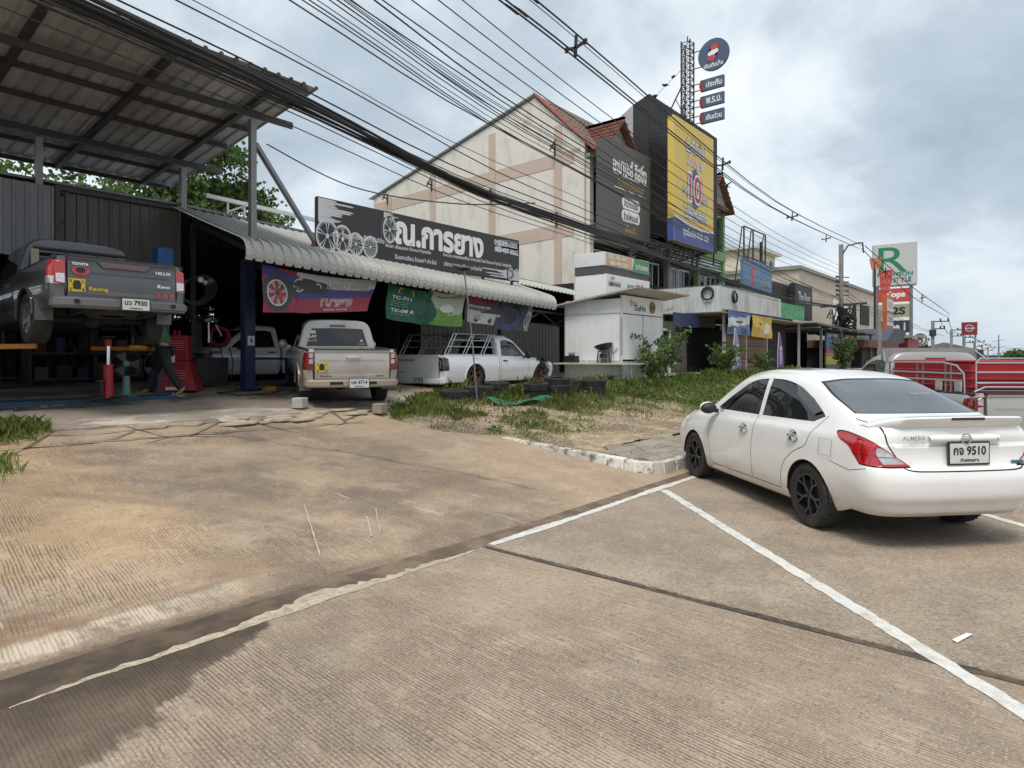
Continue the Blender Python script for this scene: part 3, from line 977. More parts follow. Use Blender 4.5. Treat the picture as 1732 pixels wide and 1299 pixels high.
tile_rows(24.35, 27.9, 18.4, 13.75, 15.2, 10.62, MATS['brown_tile'])
tile_rows(36.2, 39.8, 18.4, 13.75, 15.2, 10.62, M_TILE)
# small street-facing gablets over the first and the last house
for gx in (26.1, 30.9, 37.7):
    b = MB(); b.prism([(gx - 1.7, 15.35, 10.7), (gx + 1.7, 15.35, 10.7), (gx, 15.35, 12.4)], (0, .15, 0)); b.build('gablet_wall', M_GREYREND, bld)
    for s in (-1, 1):
        b = MB(); b.prism([(gx, 15.0, 12.62), (gx + s * 1.95, 15.0, 10.62), (gx + s * 1.95, 15.0, 10.5), (gx, 15.0, 12.48)], (0, 2.9, 0)); b.build('gablet_roof', M_TILE, bld)
        for k in range(8):
            b = MB(); t = k / 8; b.bar((gx + s * 1.9 * t, 15.0, 12.66 - 2 * t), (gx + s * 1.9 * t, 17.6, 12.66 - 2 * t), .14, .1); b.build('ridge_tile', M_TILE, bld)
# street front: floors, bays, windows, rails
for k in range(4):
    x0 = 24.25 + k * 3.82; gm = [M_GREYREND, M_GREYREND, M_GREYREND, M_GREEN][k]
    b = MB(); b.box2((x0 - .12, 15.62, 0), (x0 + .18, 15.85, 10.7)); b.build('pier', M_CREAM if k == 0 else gm, bld)
    for fl in range(3):
        zb = 1.0 + fl * 3.35
        b = MB(); b.box2((x0 + .18, 15.86, zb + 2.55), (x0 + 3.7, 16.05, zb + 3.35)); b.build('spandrel', gm, bld)
        for v in range(4):
            b2 = MB(); b2.box2((x0 + .25, 15.72, zb + 2.62 + v * .18), (x0 + 3.62, 15.85, zb + 2.70 + v * .18)); b2.build('louvre_slat', M_WHITEMETAL, bld)
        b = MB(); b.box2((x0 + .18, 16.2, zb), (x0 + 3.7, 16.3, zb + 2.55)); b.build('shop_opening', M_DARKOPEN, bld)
        if fl:
            for w_ in range(2):
                wx = x0 + .4 + w_ * 1.65
                f = MB(); 
                for (a, c) in (((wx, 16.08, zb + .3), (wx + 1.5, 16.16, zb + .38)), ((wx, 16.08, zb + 2.2), (wx + 1.5, 16.16, zb + 2.28)), ((wx, 16.08, zb + .38), (wx + .08, 16.16, zb + 2.2)), ((wx + 1.42, 16.08, zb + .38), (wx + 1.5, 16.16, zb + 2.2)), ((wx + .71, 16.08, zb + .38), (wx + .79, 16.16, zb + 2.2))): f.box2(a, c)
                fo = f.build('window', M_WHITEMETAL, bld)
                for s in (0, 1):
                    g = MB(); g.box2((wx + .085 + s * .71, 16.11, zb + .385), (wx + .705 + s * .71, 16.13, zb + 2.195)); g.build('pane', M_WINGLASS, fo)
            b = MB(); b.tube([(x0 + .2, 15.7, zb + .95), (x0 + 3.65, 15.7, zb + .95)], .03, 6)
            for v in range(16): b.tube([(x0 + .25 + v * .225, 15.7, zb + .05), (x0 + .25 + v * .225, 15.7, zb + .95)], .014, 5)
            b.build('balcony_rail', M_DKSTEEL, bld)
            b = MB(); b.box2((x0 + .18, 15.62, zb - .12), (x0 + 3.7, 16.2, zb)); b.build('balcony_slab', gm, bld)
b = MB(); b.box2((39.25, 15.6, 0), (39.55, 15.86, 10.7)); b.build('pier', M_GREEN, bld)
for z0 in (4.2, 7.6):
    b = MB(); b.box2((35.9, 15.56, z0), (39.6, 15.61, z0 + .55)); b.build('fascia_band', M_GREEN, bld)
# street lamp brackets and insulators on the gable (small iron arms)
for (y_, z_) in ((17.4, 11.15), (25.6, 10.9), (29.3, 10.75), (21.3, 9.6), (17.3, 7.9)):
    b = MB(); b.bar((23.96, y_, z_), (23.6, y_, z_ + .1), .06); b.bar((23.6, y_ - .3, z_ + .3), (23.6, y_ + .02, z_ - .1), .05); b.bar((23.95, y_, z_ - .3), (23.95, y_, z_ + .3), .07); b.build('wall_bracket', M_DKSTEEL, bld)

# ---------------------------------------------------------------- grey billboard (dark box)
M_TAUPE = mat('charcoal_panel', (0.085, 0.083, 0.078), .5, var=.06, scale=1)
M_GOLD = mat('tan_print', (0.50, 0.33, 0.16), .55, var=.04)
M_ORANGEP = mat('orange_print', (0.62, 0.30, 0.10), .55, var=.04)
FR, FU = (1, 0, 0), (0, 0, 1)
bb = thing('billboard', 'tall charcoal billboard with white and tan lettering and two white pill shapes', 'billboard', (23.5, 14.3, 6.95))
b = MB(); b.box2((23.5, 14.3, 6.95), (27.26, 14.9, 10.95)); b.build('sign_box', M_TAUPE, bb, bevel=.02)
lettering(bb, 'อะมานะฮ์ ลิสซิ่ง', (25.38, 14.293, 10.02), FR, FU, 3.0, .86, M_WHITE, .03)
for z_ in (9.55, 8.97):
    b = MB(); b.box2((24.0, 14.292, z_ - .018), (26.85, 14.298, z_ + .018)); b.build('rule_line', M_WHITE, bb)
lettering(bb, 'สินเชื่อทะเบียนรถยนต์', (25.45, 14.293, 9.25), FR, FU, 2.3, .40, M_GOLD, .015)


def pill(px, pz, w_, h_, m, parent, y_=14.293):
    b = MB(); P = []
    for k in range(12): P.append((px + w_ / 2 - h_ * .4 + h_ * .4 * math.cos(R(-90 + k * 180 / 11)), y_, pz + h_ / 2 * math.sin(R(-90 + k * 180 / 11))))
    for k in range(12): P.append((px - w_ / 2 + h_ * .4 + h_ * .4 * math.cos(R(90 + k * 180 / 11)), y_, pz + h_ / 2 * math.sin(R(90 + k * 180 / 11))))
    b.add(P, [tuple(range(24))]); return b.build('pill_print', m, parent, smooth=False)


pill(25.45, 8.42, 1.62, .52, M_WHITE, bb); lettering(bb, 'จำนำทะเบียน', (25.45, 14.287, 8.42), FR, FU, 1.25, .34, M_BLACK, .02)
pill(25.42, 7.86, 1.62, .52, M_WHITE, bb); lettering(bb, 'ย้ายไฟแนนซ์', (25.42, 14.287, 7.86), FR, FU, 1.25, .34, M_BLACK, .02)
lettering(bb, 'ไม่โอนเล่ม', (25.4, 14.293, 7.32), FR, FU, 1.0, .34, M_ORANGEP, .015)
b = MB()
for xx in (23.9, 26.9):
    for z_ in (7.4, 10.4): b.bar((xx, 14.9, z_), (xx, 15.62, z_), .08)
b.build('wall_brace', M_DKSTEEL, bb)

# ---------------------------------------------------------------- two stacked shop fascia signs below it
fs1 = thing('fascia_sign', 'white fascia box with tan phone number panel and green panel', 'sign', (22.8, 13.6, 5.0))
b = MB(); b.box2((22.75, 14.0, 5.42), (26.57, 15.55, 5.98)); b.build('sign_box', M_WHITEMETAL, fs1, bevel=.015)
b = MB(); b.box2((22.78, 14.03, 5.09), (26.55, 15.5, 5.42)); b.build('sign_trim', M_TAUPE, fs1)
b = MB(); b.box2((22.86, 13.985, 5.45), (24.95, 13.998, 5.95)); b.build('tan_panel', mat('tan_panel', (.62, .40, .20), .5, var=.05), fs1)
b = MB(); b.prism([(25.0, 13.985, 5.36), (26.5, 13.985, 5.36), (26.5, 13.985, 5.95), (25.2, 13.985, 5.95)], (0, .012, 0)); b.build('green_panel', mat('green_panel', (.10, .28, .13), .5, var=.05), fs1)
lettering(fs1, '055 741 441', (23.75, 13.978, 5.82), FR, FU, 1.5, .18, M_WHITE, .03)
lettering(fs1, '088 499 0303', (23.9, 13.978, 5.57), FR, FU, 1.5, .18, M_WHITE, .03)
lettering(fs1, 'สาขากำแพงเพชร', (25.82, 13.978, 5.65), FR, FU, 1.15, .28, M_WHITE, .02)
fs2 = thing('fascia_sign', 'white fascia box reading AMANAH above the kiosk roof', 'sign', (22.8, 13.6, 3.8))
b = MB(); b.box2((22.8, 13.98, 3.75), (26.57, 15.5, 5.08)); b.build('sign_box', M_WHITE, fs2, bevel=.015)
lettering(fs2, 'AMANAH', (23.5, 13.973, 4.70), FR, FU, 1.0, .22, M_BLACK, .025)
b = MB(); b.torus(rotm(FR, FU, (23.25, 13.972, 4.94)), .07, .018, 14, 4); b.torus(rotm(FR, FU, (23.42, 13.972, 4.95)), .05, .015, 14, 4); b.build('emblem', M_GOLD, fs2)
lettering(fs2, 'อะมานะฮ์ ลิสซิ่ง', (25.3, 13.973, 4.72), FR, FU, 1.5, .34, M_BLACK, .02)

# ---------------------------------------------------------------- black steel box and yellow billboard on the second house
M_SLATE = mat('black_sheet', (0.022, 0.023, 0.026), .55, var=.2, scale=2)
M_LILAC = mat('pale_sheet', (0.44, 0.43, 0.46), .5, var=.06, scale=2, dirt=(.3, .28, .28), dirt_amt=.4)
blk = thing('roof_screen', 'tall black sheet metal screen with pale ribbed side behind the yellow billboard', 'screen', (28, 14.7, 7))
sheets('screen_sheet', blk, M_SLATE, (28, 14.75, 7.6), (1, 0, 0), (0, 0, 1), (0, -1, 0), 8.2, [(0, 0), (6.7, 0)], .25, .02, .9)
b = MB(); b.prism([(28.0, 14.76, 7.6), (28.0, 15.62, 7.6), (28.0, 15.62, 13.98), (28.0, 14.76, 14.3)], (.06, 0, 0)); b.build('side_sheet', M_SLATE, blk)
b = MB(); 
for k in range(12):
    y_ = 15.63 + k * .27; zt = 13.98 - k * .15
    b.prism([(28.0 + .015 * (k % 2), y_, 10.6), (28.0 + .015 * (k % 2), y_ + .27, 10.6), (28.0 + .015 * (k % 2), y_ + .27, zt - .15), (28.0 + .015 * (k % 2), y_, zt)], (.05, 0, 0))
b.build('pale_side_sheet', M_LILAC, blk)
b = MB()
for z_ in (8, 9.5, 11, 12.5, 13.8):
    b.bar((28.1, 14.85, z_), (36.1, 14.85, z_), .06)
for xx in (28.1, 30.1, 32.1, 34.1, 36.1): b.bar((xx, 14.9, 7.0), (xx, 14.9, 14.25), .07); b.bar((xx, 14.9, 10), (xx, 15.6, 10), .06)
b.build('steel_frame', M_DKSTEEL, blk)
M_YEL = mat('yellow_vinyl', (0.68, 0.50, 0.11), .5, var=.05, scale=.8)
M_YELD = mat('yellow_side', (0.50, 0.34, 0.05), .5, var=.06)
M_BLUEV = mat('blue_vinyl', (0.055, 0.085, 0.30), .5, var=.06, scale=.8)
M_REDV = mat('red_vinyl', (0.50, 0.06, 0.055), .5, var=.05)
M_NAVY = mat('navy_outline', (0.06, 0.09, 0.20), .5, var=.05)
yb = thing('billboard', 'tall yellow billboard with a big red 10 and a blue foot', 'billboard', (27.7, 13.3, 7))
b = MB(); b.box2((27.65, 13.30, 7.06), (32.2, 13.62, 12.86)); b.build('sign_box', M_YEL, yb)
b = MB(); P = [(27.66, 7.07)] + [(32.19, 7.07), (32.19, 7.98)] + [(32.19 - (4.53) * k / 10, 7.98 + .18 * (k / 10) ** 1 - .16 * math.sin(k / 10 * math.pi)) for k in range(1, 11)]
b.prism([(x_, 13.292, z_) for x_, z_ in P], (0, .007, 0)); b.build('blue_foot', M_BLUEV, yb)
b = MB(); top = [(32.19 - 4.53 * k / 10, 7.98 + .18 * k / 10 - .16 * math.sin(k / 10 * math.pi)) for k in range(11)]
b.prism([(x_, 13.289, z_) for x_, z_ in top] + [(x_, 13.289, z_ + .08 + .05 * (k_ / 10)) for k_, (x_, z_) in reversed(list(enumerate(top)))], (0, .006, 0)); b.build('white_swoosh', M_WHITE, yb)
b = MB(); b.box2((27.64, 13.31, 7.06), (27.648, 13.61, 8.1)); b.build('blue_side', M_BLUEV, yb)


def outlined(parent, s, x_, z_, w_, h_, m1, m2, y_=13.29, bold=.02, o=.07):
    lettering(parent, s, (x_, y_, z_), FR, FU, w_, h_, m2, bold + o * .7, ref=bold)
    lettering(parent, s, (x_, y_ - .006, z_), FR, FU, w_, h_, m1, bold)


outlined(yb, 'ประกันภัยชั้น 1', 30.0, 11.85, 2.2, .72, M_WHITE, M_NAVY)
outlined(yb, 'ผ่อนสบาย 0%', 29.95, 11.13, 1.8, .5, M_WHITE, M_REDV)
b = MB(); b.prism([(29.95 + .98 * math.cos(R(30 + 60 * k)), 13.289, 9.85 + 1.02 * math.sin(R(30 + 60 * k))) for k in range(6)], (0, .006, 0)); b.build('hexagon_print', M_NAVY, yb)
lettering(yb, '10', (29.95, 13.283, 9.85), FR, FU, 1.40, 1.32, M_WHITE, .075, ref=.02)
lettering(yb, '10', (29.95, 13.277, 9.85), FR, FU, 1.40, 1.32, M_REDV, .02)
outlined(yb, 'สูงสุด', 28.9, 9.55, .62, .42, M_WHITE, M_NAVY, 13.285)
outlined(yb, 'เดือน', 31.1, 9.5, .7, .46, M_WHITE, M_NAVY, 13.285)
outlined(yb, 'ไม่ใช้บัตรเครดิต', 30.0, 8.62, 2.6, .62, M_WHITE, M_NAVY)
lettering(yb, 'ทุกเรื่องประกันใจ 1501', (30.1, 13.286, 7.6), FR, FU, 3.0, .5, M_WHITE, .025)
b = MB(); b.box2((27.6, 13.4, 12.86), (32.25, 13.6, 12.92))
for xx in (27.9, 29.9, 31.9):
    b.bar((xx, 13.62, 8), (xx, 14.7, 8.3), .07); b.bar((xx, 13.62, 12), (xx, 14.7, 12.2), .07); b.bar((xx, 13.5, 7.06), (xx, 15.6, 6.6), .07)
for k in range(9): b.bar((27.7 + k * .55, 13.4, 7.03), (28.0 + k * .5, 15.6, 6.7), .045)
b.bar((27.7, 13.4, 6.98), (32.2, 13.4, 6.98), .07); b.bar((27.7, 14.5, 6.85), (32.2, 14.5, 6.85), .07)
b.bar((27.9, 13.5, 6.98), (27.9, 13.5, 12.9), .05); b.bar((30.2, 13.45, 6.95), (30.2, 13.9, 4.4), .09); b.bar((27.9, 13.5, 6.95), (27.5, 15.6, 5.6), .07)
b.build('steel_frame', M_DKSTEEL, yb)

# ---------------------------------------------------------------- lattice mast with a round sign and three arrow signs
mast = thing('sign_mast', 'rooftop lattice mast carrying a round sign and three arrow signs', 'sign mast', (33.3, 15.2, 12.5))
b = MB(); c0 = [(33.0, 14.95), (33.5, 14.95), (33.5, 15.45), (33.0, 15.45)]
for (x_, y_) in c0: b.bar((x_, y_, 12.5), (x_, y_, 18.9), .06)
nz = 16
for k in range(nz):
    z0, z1 = 12.6 + k * 6.2 / nz, 12.6 + (k + 1) * 6.2 / nz
    for (p, q) in zip(c0, c0[1:] + c0[:1]):
        b.bar((*p, z0), (*q, z1), .032); b.bar((*p, z1), (*q, z1), .032)
b.bar((33.25, 15.2, 18.9), (33.25, 15.2, 19.2), .05)
b.build('lattice', M_DKSTEEL, mast)
b = MB(); b.bar((33.1, 15.4, 16.6), (31.2, 16.2, 12.9), .06); b.bar((33.1, 15.2, 15.6), (31.4, 15.4, 12.9), .06)
b.bar((33.1, 15.3, 14.9), (32.2, 15.6, 14.5), .05)
for t in (.25, .5, .75): b.bar((33.1 - 1.9 * t, 15.4 + .8 * t, 16.6 - 3.7 * t), (33.1 - 1.7 * t, 15.2 + .2 * t, 15.6 - 2.7 * t), .04)
b.build('stay', M_DKSTEEL, mast)
M_SIGNB = mat('slate_blue_sign', (0.065, 0.10, 0.17), .5, var=.05)
M_MAROON = mat('maroon_arrow', (0.20, 0.035, 0.045), .5)
CY, CZ = 13.72, 17.76
SY = (0, -1, 0)     # these signs stand across the street: their face looks back along it (-X)
XS = 33.25
b = MB(); b.cyl((XS - .08, CY, CZ), (XS + .08, CY, CZ), .84, 40); o = b.build('round_sign', M_SIGNB, mast)
lg = thing
b = MB(); b.prism([(XS - .10, CY - dx * .78, CZ + .12 + dz * .78) for dx, dz in ((-.05, .55), (.42, .42), (.32, .2), (-.12, .12), (-.38, .0))], (.01, 0, 0))
b.prism([(XS - .10, CY - dx * .78, CZ + .12 + dz * .78) for dx, dz in ((.05, -.62), (-.42, -.48), (-.32, -.26), (.12, -.18), (.38, -.06))], (.01, 0, 0)); b.build('emblem_red', M_REDV, o)
b = MB(); b.prism([(XS - .10, CY - dx * .78, CZ + .12 + dz * .78) for dx, dz in ((-.38, .0), (-.12, .12), (-.2, .34), (-.05, .55), (-.34, .36))], (.01, 0, 0))
b.prism([(XS - .10, CY - dx * .78, CZ + .12 + dz * .78) for dx, dz in ((.38, -.06), (.12, -.18), (.2, -.4), (.05, -.62), (.34, -.42))], (.01, 0, 0)); b.build('emblem_blue', mat('royal_blue', (.03, .06, .30), .5), o)
b = MB(); b.prism([(XS - .105, CY - dx * .78, CZ + .12 + dz * .78) for dx, dz in ((-.36, .0), (-.1, .13), (.34, .16), (.37, -.06), (.1, -.19), (-.34, -.22))], (.01, 0, 0)); b.build('emblem_white', M_WHITE, o)
lettering(o, 'เงินติดล้อ', (XS - .09, CY - .02, CZ - .54), SY, FU, 1.05, .26, M_WHITE, .02)
for k, (s, z_) in enumerate((('ประกัน', 16.24), ('พ.ร.บ.', 15.36), ('เงินด่วน', 14.5))):
    b = MB(); b.box2((XS - .08, 13.15, z_ - .30), (XS + .08, 14.42, z_ + .30)); o = b.build('arrow_sign', M_SIGNB, mast)
    b = MB(); b.prism([(XS - .085, 14.42, z_ - .3), (XS - .085, 14.22, z_ - .3), (XS - .085, 14.32, z_), (XS - .085, 14.22, z_ + .3), (XS - .085, 14.42, z_ + .3), (XS - .085, 14.5, z_)], (.17, 0, 0)); b.build('arrow_tip', M_MAROON, o)
    lettering(o, s, (XS - .09, 13.68, z_), SY, FU, .86, .33, M_WHITE, .025)
for z_ in (18.2, 17.3, 16.42, 16.06, 15.54, 15.18, 14.68, 14.3):
    b = MB(); b.bar((XS, 15.0, z_), (XS, 14.42 if z_ < 17 else 14.4, z_), .04); b.build('sign_arm', M_DKSTEEL, mast)
# guy wire with birds on it
b = MB(); b.tube([(33.1, 15.2, 17.6), (29.0, 15.6, 14.1)], .012, 5); tag(b.build('guy_wire', M_DKSTEEL), 'thin slanting guy wire from the lattice mast to the black screen', 'wire')


def bird(loc, s, label, fly=False, rz=0):
    t = thing('bird', label, 'bird', loc, rz)
    m = mat('dark_plumage', (.035, .04, .035), .8, var=.3)
    b = MB(); b.sphere((0, 0, 0), s, 10, 8, (1.7, .8, .8)); b.sphere((s * 1.5, 0, s * .45), s * .5, 8, 6); b.cyl((s * 1.9, 0, s * .45), (s * 2.4, 0, s * .38), s * .12, 5, s * .02)
    b.prism([(-s * 1.3, -s * .3, 0), (-s * 1.3, s * .3, 0), (-s * 2.8, s * .25, -s * .5), (-s * 2.8, -s * .25, -s * .5)], (0, 0, s * .1)); b.build('body', m, t, local=True)
    for k in (-1, 1):
        b = MB()
        if fly: b.prism([(s * .6, k * s * .5, s * .2), (s * .2, k * s * 4, s * .9), (-s * .5, k * s * 4.2, s * .9), (-s * .8, k * s * .5, s * .2)], (0, 0, s * .12))
        else: b.prism([(s * .6, k * s * .75, s * .3), (-s * 1.6, k * s * .5, 0), (-s * .6, k * s * .85, -s * .4)], (0, k * s * .1, 0))
        b.build('wing', m, t, local=True)
    return t


bird((31.0, 15.4, 15.86), .09, 'dark bird perched halfway along the slanting guy wire', rz=2)
bird((31.8, 15.34, 16.55), .09, 'dark bird perched highest on the slanting guy wire', rz=1)
bird((28.6, 14.8, 14.36), .11, 'bird perched on the peak of the black roof screen', rz=1.2)
bird((30.5, 12.0, 9.9), .10, 'bird in flight to the right of the yellow billboard', True, 2.6)

# ================================================================ LOW AWNING SHOP
M_AWN = mat('weathered_white_sheet', (0.56, 0.585, 0.58), .5, var=.08, scale=3, dirt=(.22, .19, .16), dirt_amt=.7, dirt_scale=1.2, stretch=(1, 1, .35))
M_AWNG = mat('green_sheet', (0.10, 0.33, 0.18), .5, var=.1, dirt=(.45, .52, .46), dirt_amt=.6, dirt_scale=1.5)
aw = thing('awning', 'long white ribbed sheet awning in front of the shophouses with a green end', 'awning', (28.3, 11.3, 3))
sheets('fascia_sheet', aw, M_AWN, (28.3, 15.5, 3.7), (0, -1, 0), (0, 0, 1), (-1, 0, 0), 4.2, [(0, 0), (1.18, 0)], .22, .03, .84)
sheets('fascia_sheet', aw, M_AWN, (28.3, 11.3, 3.82), (1, 0, 0), (0, 0, 1), (0, -1, 0), 8.2, [(0, 0), (1.02, 0)], .22, .03, .82)
sheets('fascia_sheet', aw, M_AWNG, (36.5, 11.3, 3.8), (1, 0, 0), (0, 0, 1), (0, -1, 0), 4.4, [(0, 0), (.85, 0)], .22, .03, .88)
b = MB(); b.box2((28.32, 11.32, 3.66), (40.9, 15.5, 3.72)); b.build('soffit', mat('soffit_board', (.36, .34, .31), .8, var=.1), aw)
b = MB(); b.box2((28.3, 11.35, 4.88), (36.5, 15.5, 4.93)); b.build('awning_roof', M_STEEL, aw)
for xx in (29.2, 31.93, 35.0, 40.8):
    b = MB(); b.box2((xx - .06, 11.5, .4), (xx + .06, 11.62, 3.66)); b.build('awning_post', mat('pale_post', (.45, .43, .40), .7), aw)
# coiled cables hanging on the awning face
for (x_, y_, z_, r_) in ((28.24, 11.95, 4.55, .30), (29.6, 11.22, 4.45, .28)):
    b = MB(); Mx = rotm((0, -1, 0), FU, (x_, y_, z_)) if x_ < 28.5 else rotm(FR, FU, (x_, y_, z_))
    for k in range(4): b.torus(Mx @ Matrix.Translation((.01 * k, -.012 * k, .02 * k)), r_ - .02 * k, .022, 24, 6)
    tag(b.build('cable_coil', M_BLACK), 'black cable coil hanging on the %s of the white awning' % ('near side face' if x_ < 28.5 else 'street fascia'), 'cable coil', 'cable coils on the awning')
# shop fronts below
sh = thing('shop_front', 'brown boarded shop fronts and dark doorways under the white awning', 'shop front', (28.3, 12, .4))
b = MB(); b.box2((23.6, 13.5, .4), (28.3, 13.62, 3.3)); b.build('wall', mat('grey_green_wall', (.13, .145, .125), .85, var=.2), sh)
b = MB(); b.box2((26.0, 12.5, 3.0), (28.6, 12.56, 3.6)); b.build('name_board', mat('deep_blue_board', (.03, .045, .12), .5), sh)
b = MB(); b.box2((28.7, 12.9, 3.1), (31.5, 12.96, 3.55)); b.build('name_board', mat('olive_board', (.10, .12, .05), .5), sh)
M_ROLL = mat('rolling_shutter', (.17, .155, .14), .6, var=.1)
def shutter(x0, x1, y_, z0, z1, m, nm, n):
    for k in range(n):
        b = MB(); za, zb = z0 + (z1 - z0) * k / n, z0 + (z1 - z0) * (k + 1) / n
        b.prism([(x0, y_, za + .004), (x0, y_ - .03, za + (zb - za) * .3), (x0, y_ - .03, za + (zb - za) * .8), (x0, y_, zb)], (x1 - x0, 0, 0)); b.build(nm, m[k % len(m)] if isinstance(m, list) else m, sh)
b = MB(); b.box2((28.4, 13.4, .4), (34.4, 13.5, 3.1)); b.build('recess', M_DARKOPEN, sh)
for x0 in (26.9, 28.0):
    b = MB(); b.box2((x0, 13.3, .45), (x0 + 1.0, 13.38, 2.8)); b.build('door', M_ROLL, sh)
f = MB()
for (a, c) in (((24.9, 12.9, .5), (25.0, 13, 2.9)), ((26.4, 12.9, .5), (26.5, 13, 2.9)), ((25, 12.9, 2.8), (26.4, 13, 2.9)), ((25, 12.9, 1.7), (26.4, 13, 1.76)), ((25.65, 12.9, .5), (25.72, 13, 2.8))): f.box2(a, c)
fo = f.build('window', M_WHITEMETAL, sh)
for s in range(2):
    g = MB(); g.box2((25.01 + s * .72, 12.94, 1.77), (25.64 + s * .72, 12.96, 2.79)); g.build('pane', M_WINGLASS, fo)
M_BRN = [mat('brown_board', (.20, .125, .085), .7, var=.2, scale=4), mat('red_brown_board', (.235, .115, .075), .7, var=.2, scale=4), mat('dark_board', (.12, .10, .085), .7, var=.2, scale=4)]
shutter(29.3, 31.85, 11.55, .5, 2.75, M_BRN, 'board', 11)
shutter(32.0, 34.9, 11.55, .5, 2.75, M_BRN, 'board', 11)
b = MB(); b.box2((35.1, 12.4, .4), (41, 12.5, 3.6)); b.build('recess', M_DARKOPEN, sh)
b = MB(); b.tube([(30.5, 11.2, 1.0), (42, 11.2, 1.0)], .02, 6); b.tube([(30.5, 11.2, .65), (42, 11.2, .65)], .02, 6)
for k in range(9): b.tube([(30.5 + k * 1.4, 11.2, .3), (30.5 + k * 1.4, 11.2, 1.0)], .025, 6)
tag(b.build('railing', M_STEEL), 'low grey pipe railing in front of the brown boarded shops', 'railing')


def cloth(name, parent, P00, P10, P01, P11, m, sag=.0, wave=.05, nu=28, nv=14, thick=True, vary=1.0, regions=None):
    """hanging printed sheet between four corners: (left bottom, right bottom, left top, right top); regions paints flat print by (u, v)"""
    P00, P10, P01, P11 = map(Vector, (P00, P10, P01, P11))
    n = (P10 - P00).cross(P01 - P00).normalized(); ph = random.uniform(0, 6)

    def f(u, v):
        p = (P00 * (1 - u) + P10 * u) * (1 - v) + (P01 * (1 - u) + P11 * u) * v
        p = p - Vector((0, 0, 1)) * sag * 4 * u * (1 - u) * (.25 + .75 * v)
        return p + n * (wave * math.sin(u * 9 * vary + ph + v * 1.5) * (1.2 - v) + wave * .5 * math.sin(v * 7 + u * 3 + ph))
    mb = MB(); mb.grid(f, nu, nv); mb.mi = 0
    if regions:
        k = 0
        for i in range(nu):
            for j in range(nv):
                mb.m[k] = regions((i + .5) / nu, (j + .5) / nv); k += 1
    o = mb.build(name, m, parent, smooth=True, ang=80)
    return o, f, n


def on_cloth(parent, f, n, shapes, m, name='print', off=.004):
    """flat print that follows the cloth: shapes are polygons in (u, v)"""
    mb = MB()
    for P in shapes:
        mb.add([f(u, v) + n * off for u, v in P], [tuple(range(len(P)))])
    return mb.build(name, m, parent, smooth=False)


def cloth_text(parent, f, n, s, u0, v0, w, h, m, bold=.02, off=.006, aspect=1, name='lettering', slant=0):
    co, fs, lo, hi = text_mesh(s, bold); mb = MB()
    sx = w / (hi[0] - lo[0]); sy = h / (hi[1] - lo[1])
    mb.add([f(u0 + (x - (lo[0] + hi[0]) / 2) * sx + slant * (y - lo[1]) * sy, v0 + (y - (lo[1] + hi[1]) / 2) * sy) + n * off for x, y, z in co], fs)
    return mb.build(name, m, parent, smooth=False)


def ell(u0, v0, ru, rv, n=28, a0=0, a1=360): return [(u0 + ru * math.cos(R(a0 + (a1 - a0) * k / n)), v0 + rv * math.sin(R(a0 + (a1 - a0) * k / n))) for k in range(n)]


def ringp(u0, v0, ru, rv, t, n=28):
    out = []
    for k in range(n):
        a, c = 2 * math.pi * k / n, 2 * math.pi * (k + 1) / n
        out.append([(u0 + ru * math.cos(a), v0 + rv * math.sin(a)), (u0 + ru * math.cos(c), v0 + rv * math.sin(c)), (u0 + ru * t * math.cos(c), v0 + rv * t * math.sin(c)), (u0 + ru * t * math.cos(a), v0 + rv * t * math.sin(a))])
    return out


def spokesp(u0, v0, ru, rv, n, w=.2, r0=.12):
    out = []
    for k in range(n):
        a = 2 * math.pi * k / n + .3
        for s in (-1, 1):
            q = a + s * w
            out.append([(u0 + ru * r0 * math.cos(a), v0 + rv * r0 * math.sin(a)), (u0 + ru * math.cos(q - .05), v0 + rv * math.sin(q - .05)), (u0 + ru * math.cos(q + .06), v0 + rv * math.sin(q + .06))])
    return out


M_YBAN = mat('yellow_print', (.62, .42, .07), .6, var=.05); M_SKYB = mat('blue_print', (.10, .16, .36), .6, var=.1); M_GRYP = mat('grey_print', (.36, .38, .42), .6, var=.1); M_DGRY = mat('dark_grey_print', (.06, .065, .075), .6, var=.1); M_REDP = mat('red_print', (.45, .05, .06), .6, var=.05); M_LGRY = mat('light_grey_print', (.60, .61, .63), .6, var=.05)
hb = thing('banner', 'blue and white printed banner hanging from the awning post, left of the yellow one', 'banner', (30.3, 11.3, 3.4))
o, f, n = cloth('sheet', hb, (28.95, 11.26, 2.72), (31.6, 11.26, 2.70), (29.0, 11.26, 3.86), (31.7, 11.26, 3.80), [M_LGRY, M_SKYB], .05, .04, regions=lambda u, v: 0 if .30 + .2 * u < v < .66 + .2 * u else 1)
on_cloth(o, f, n, [[(.1, .95), (.55, .45), (.62, .5), (.2, .98)]], M_REDP)
on_cloth(o, f, n, [[(.08, .12), (.3, .1), (.34, .28), (.1, .3)], [(.6, .1), (.9, .12), (.86, .3), (.62, .34)], [(.3, .5), (.7, .56), (.68, .64), (.32, .58)]], M_DGRY, off=.006)
hb = thing('banner', 'yellow printed banner with grey tool pictures above the brown boards', 'banner', (33.5, 11.3, 3.3))
o, f, n = cloth('sheet', hb, (32.1, 11.26, 2.68), (34.9, 11.26, 2.62), (32.15, 11.26, 3.76), (34.9, 11.26, 3.74), M_YBAN, .03, .04)
on_cloth(o, f, n, [[(.2, .2), (.42, .15), (.5, .7), (.3, .85)], [(.6, .15), (.85, .25), (.9, .6), (.7, .75)]], M_LGRY)
on_cloth(o, f, n, [[(.24, .3), (.42, .25), (.43, .4), (.26, .45)], ell(.75, .4, .07, .1), [(.3, .6), (.46, .55), (.47, .65), (.32, .7)]], M_DGRY, off=.007)
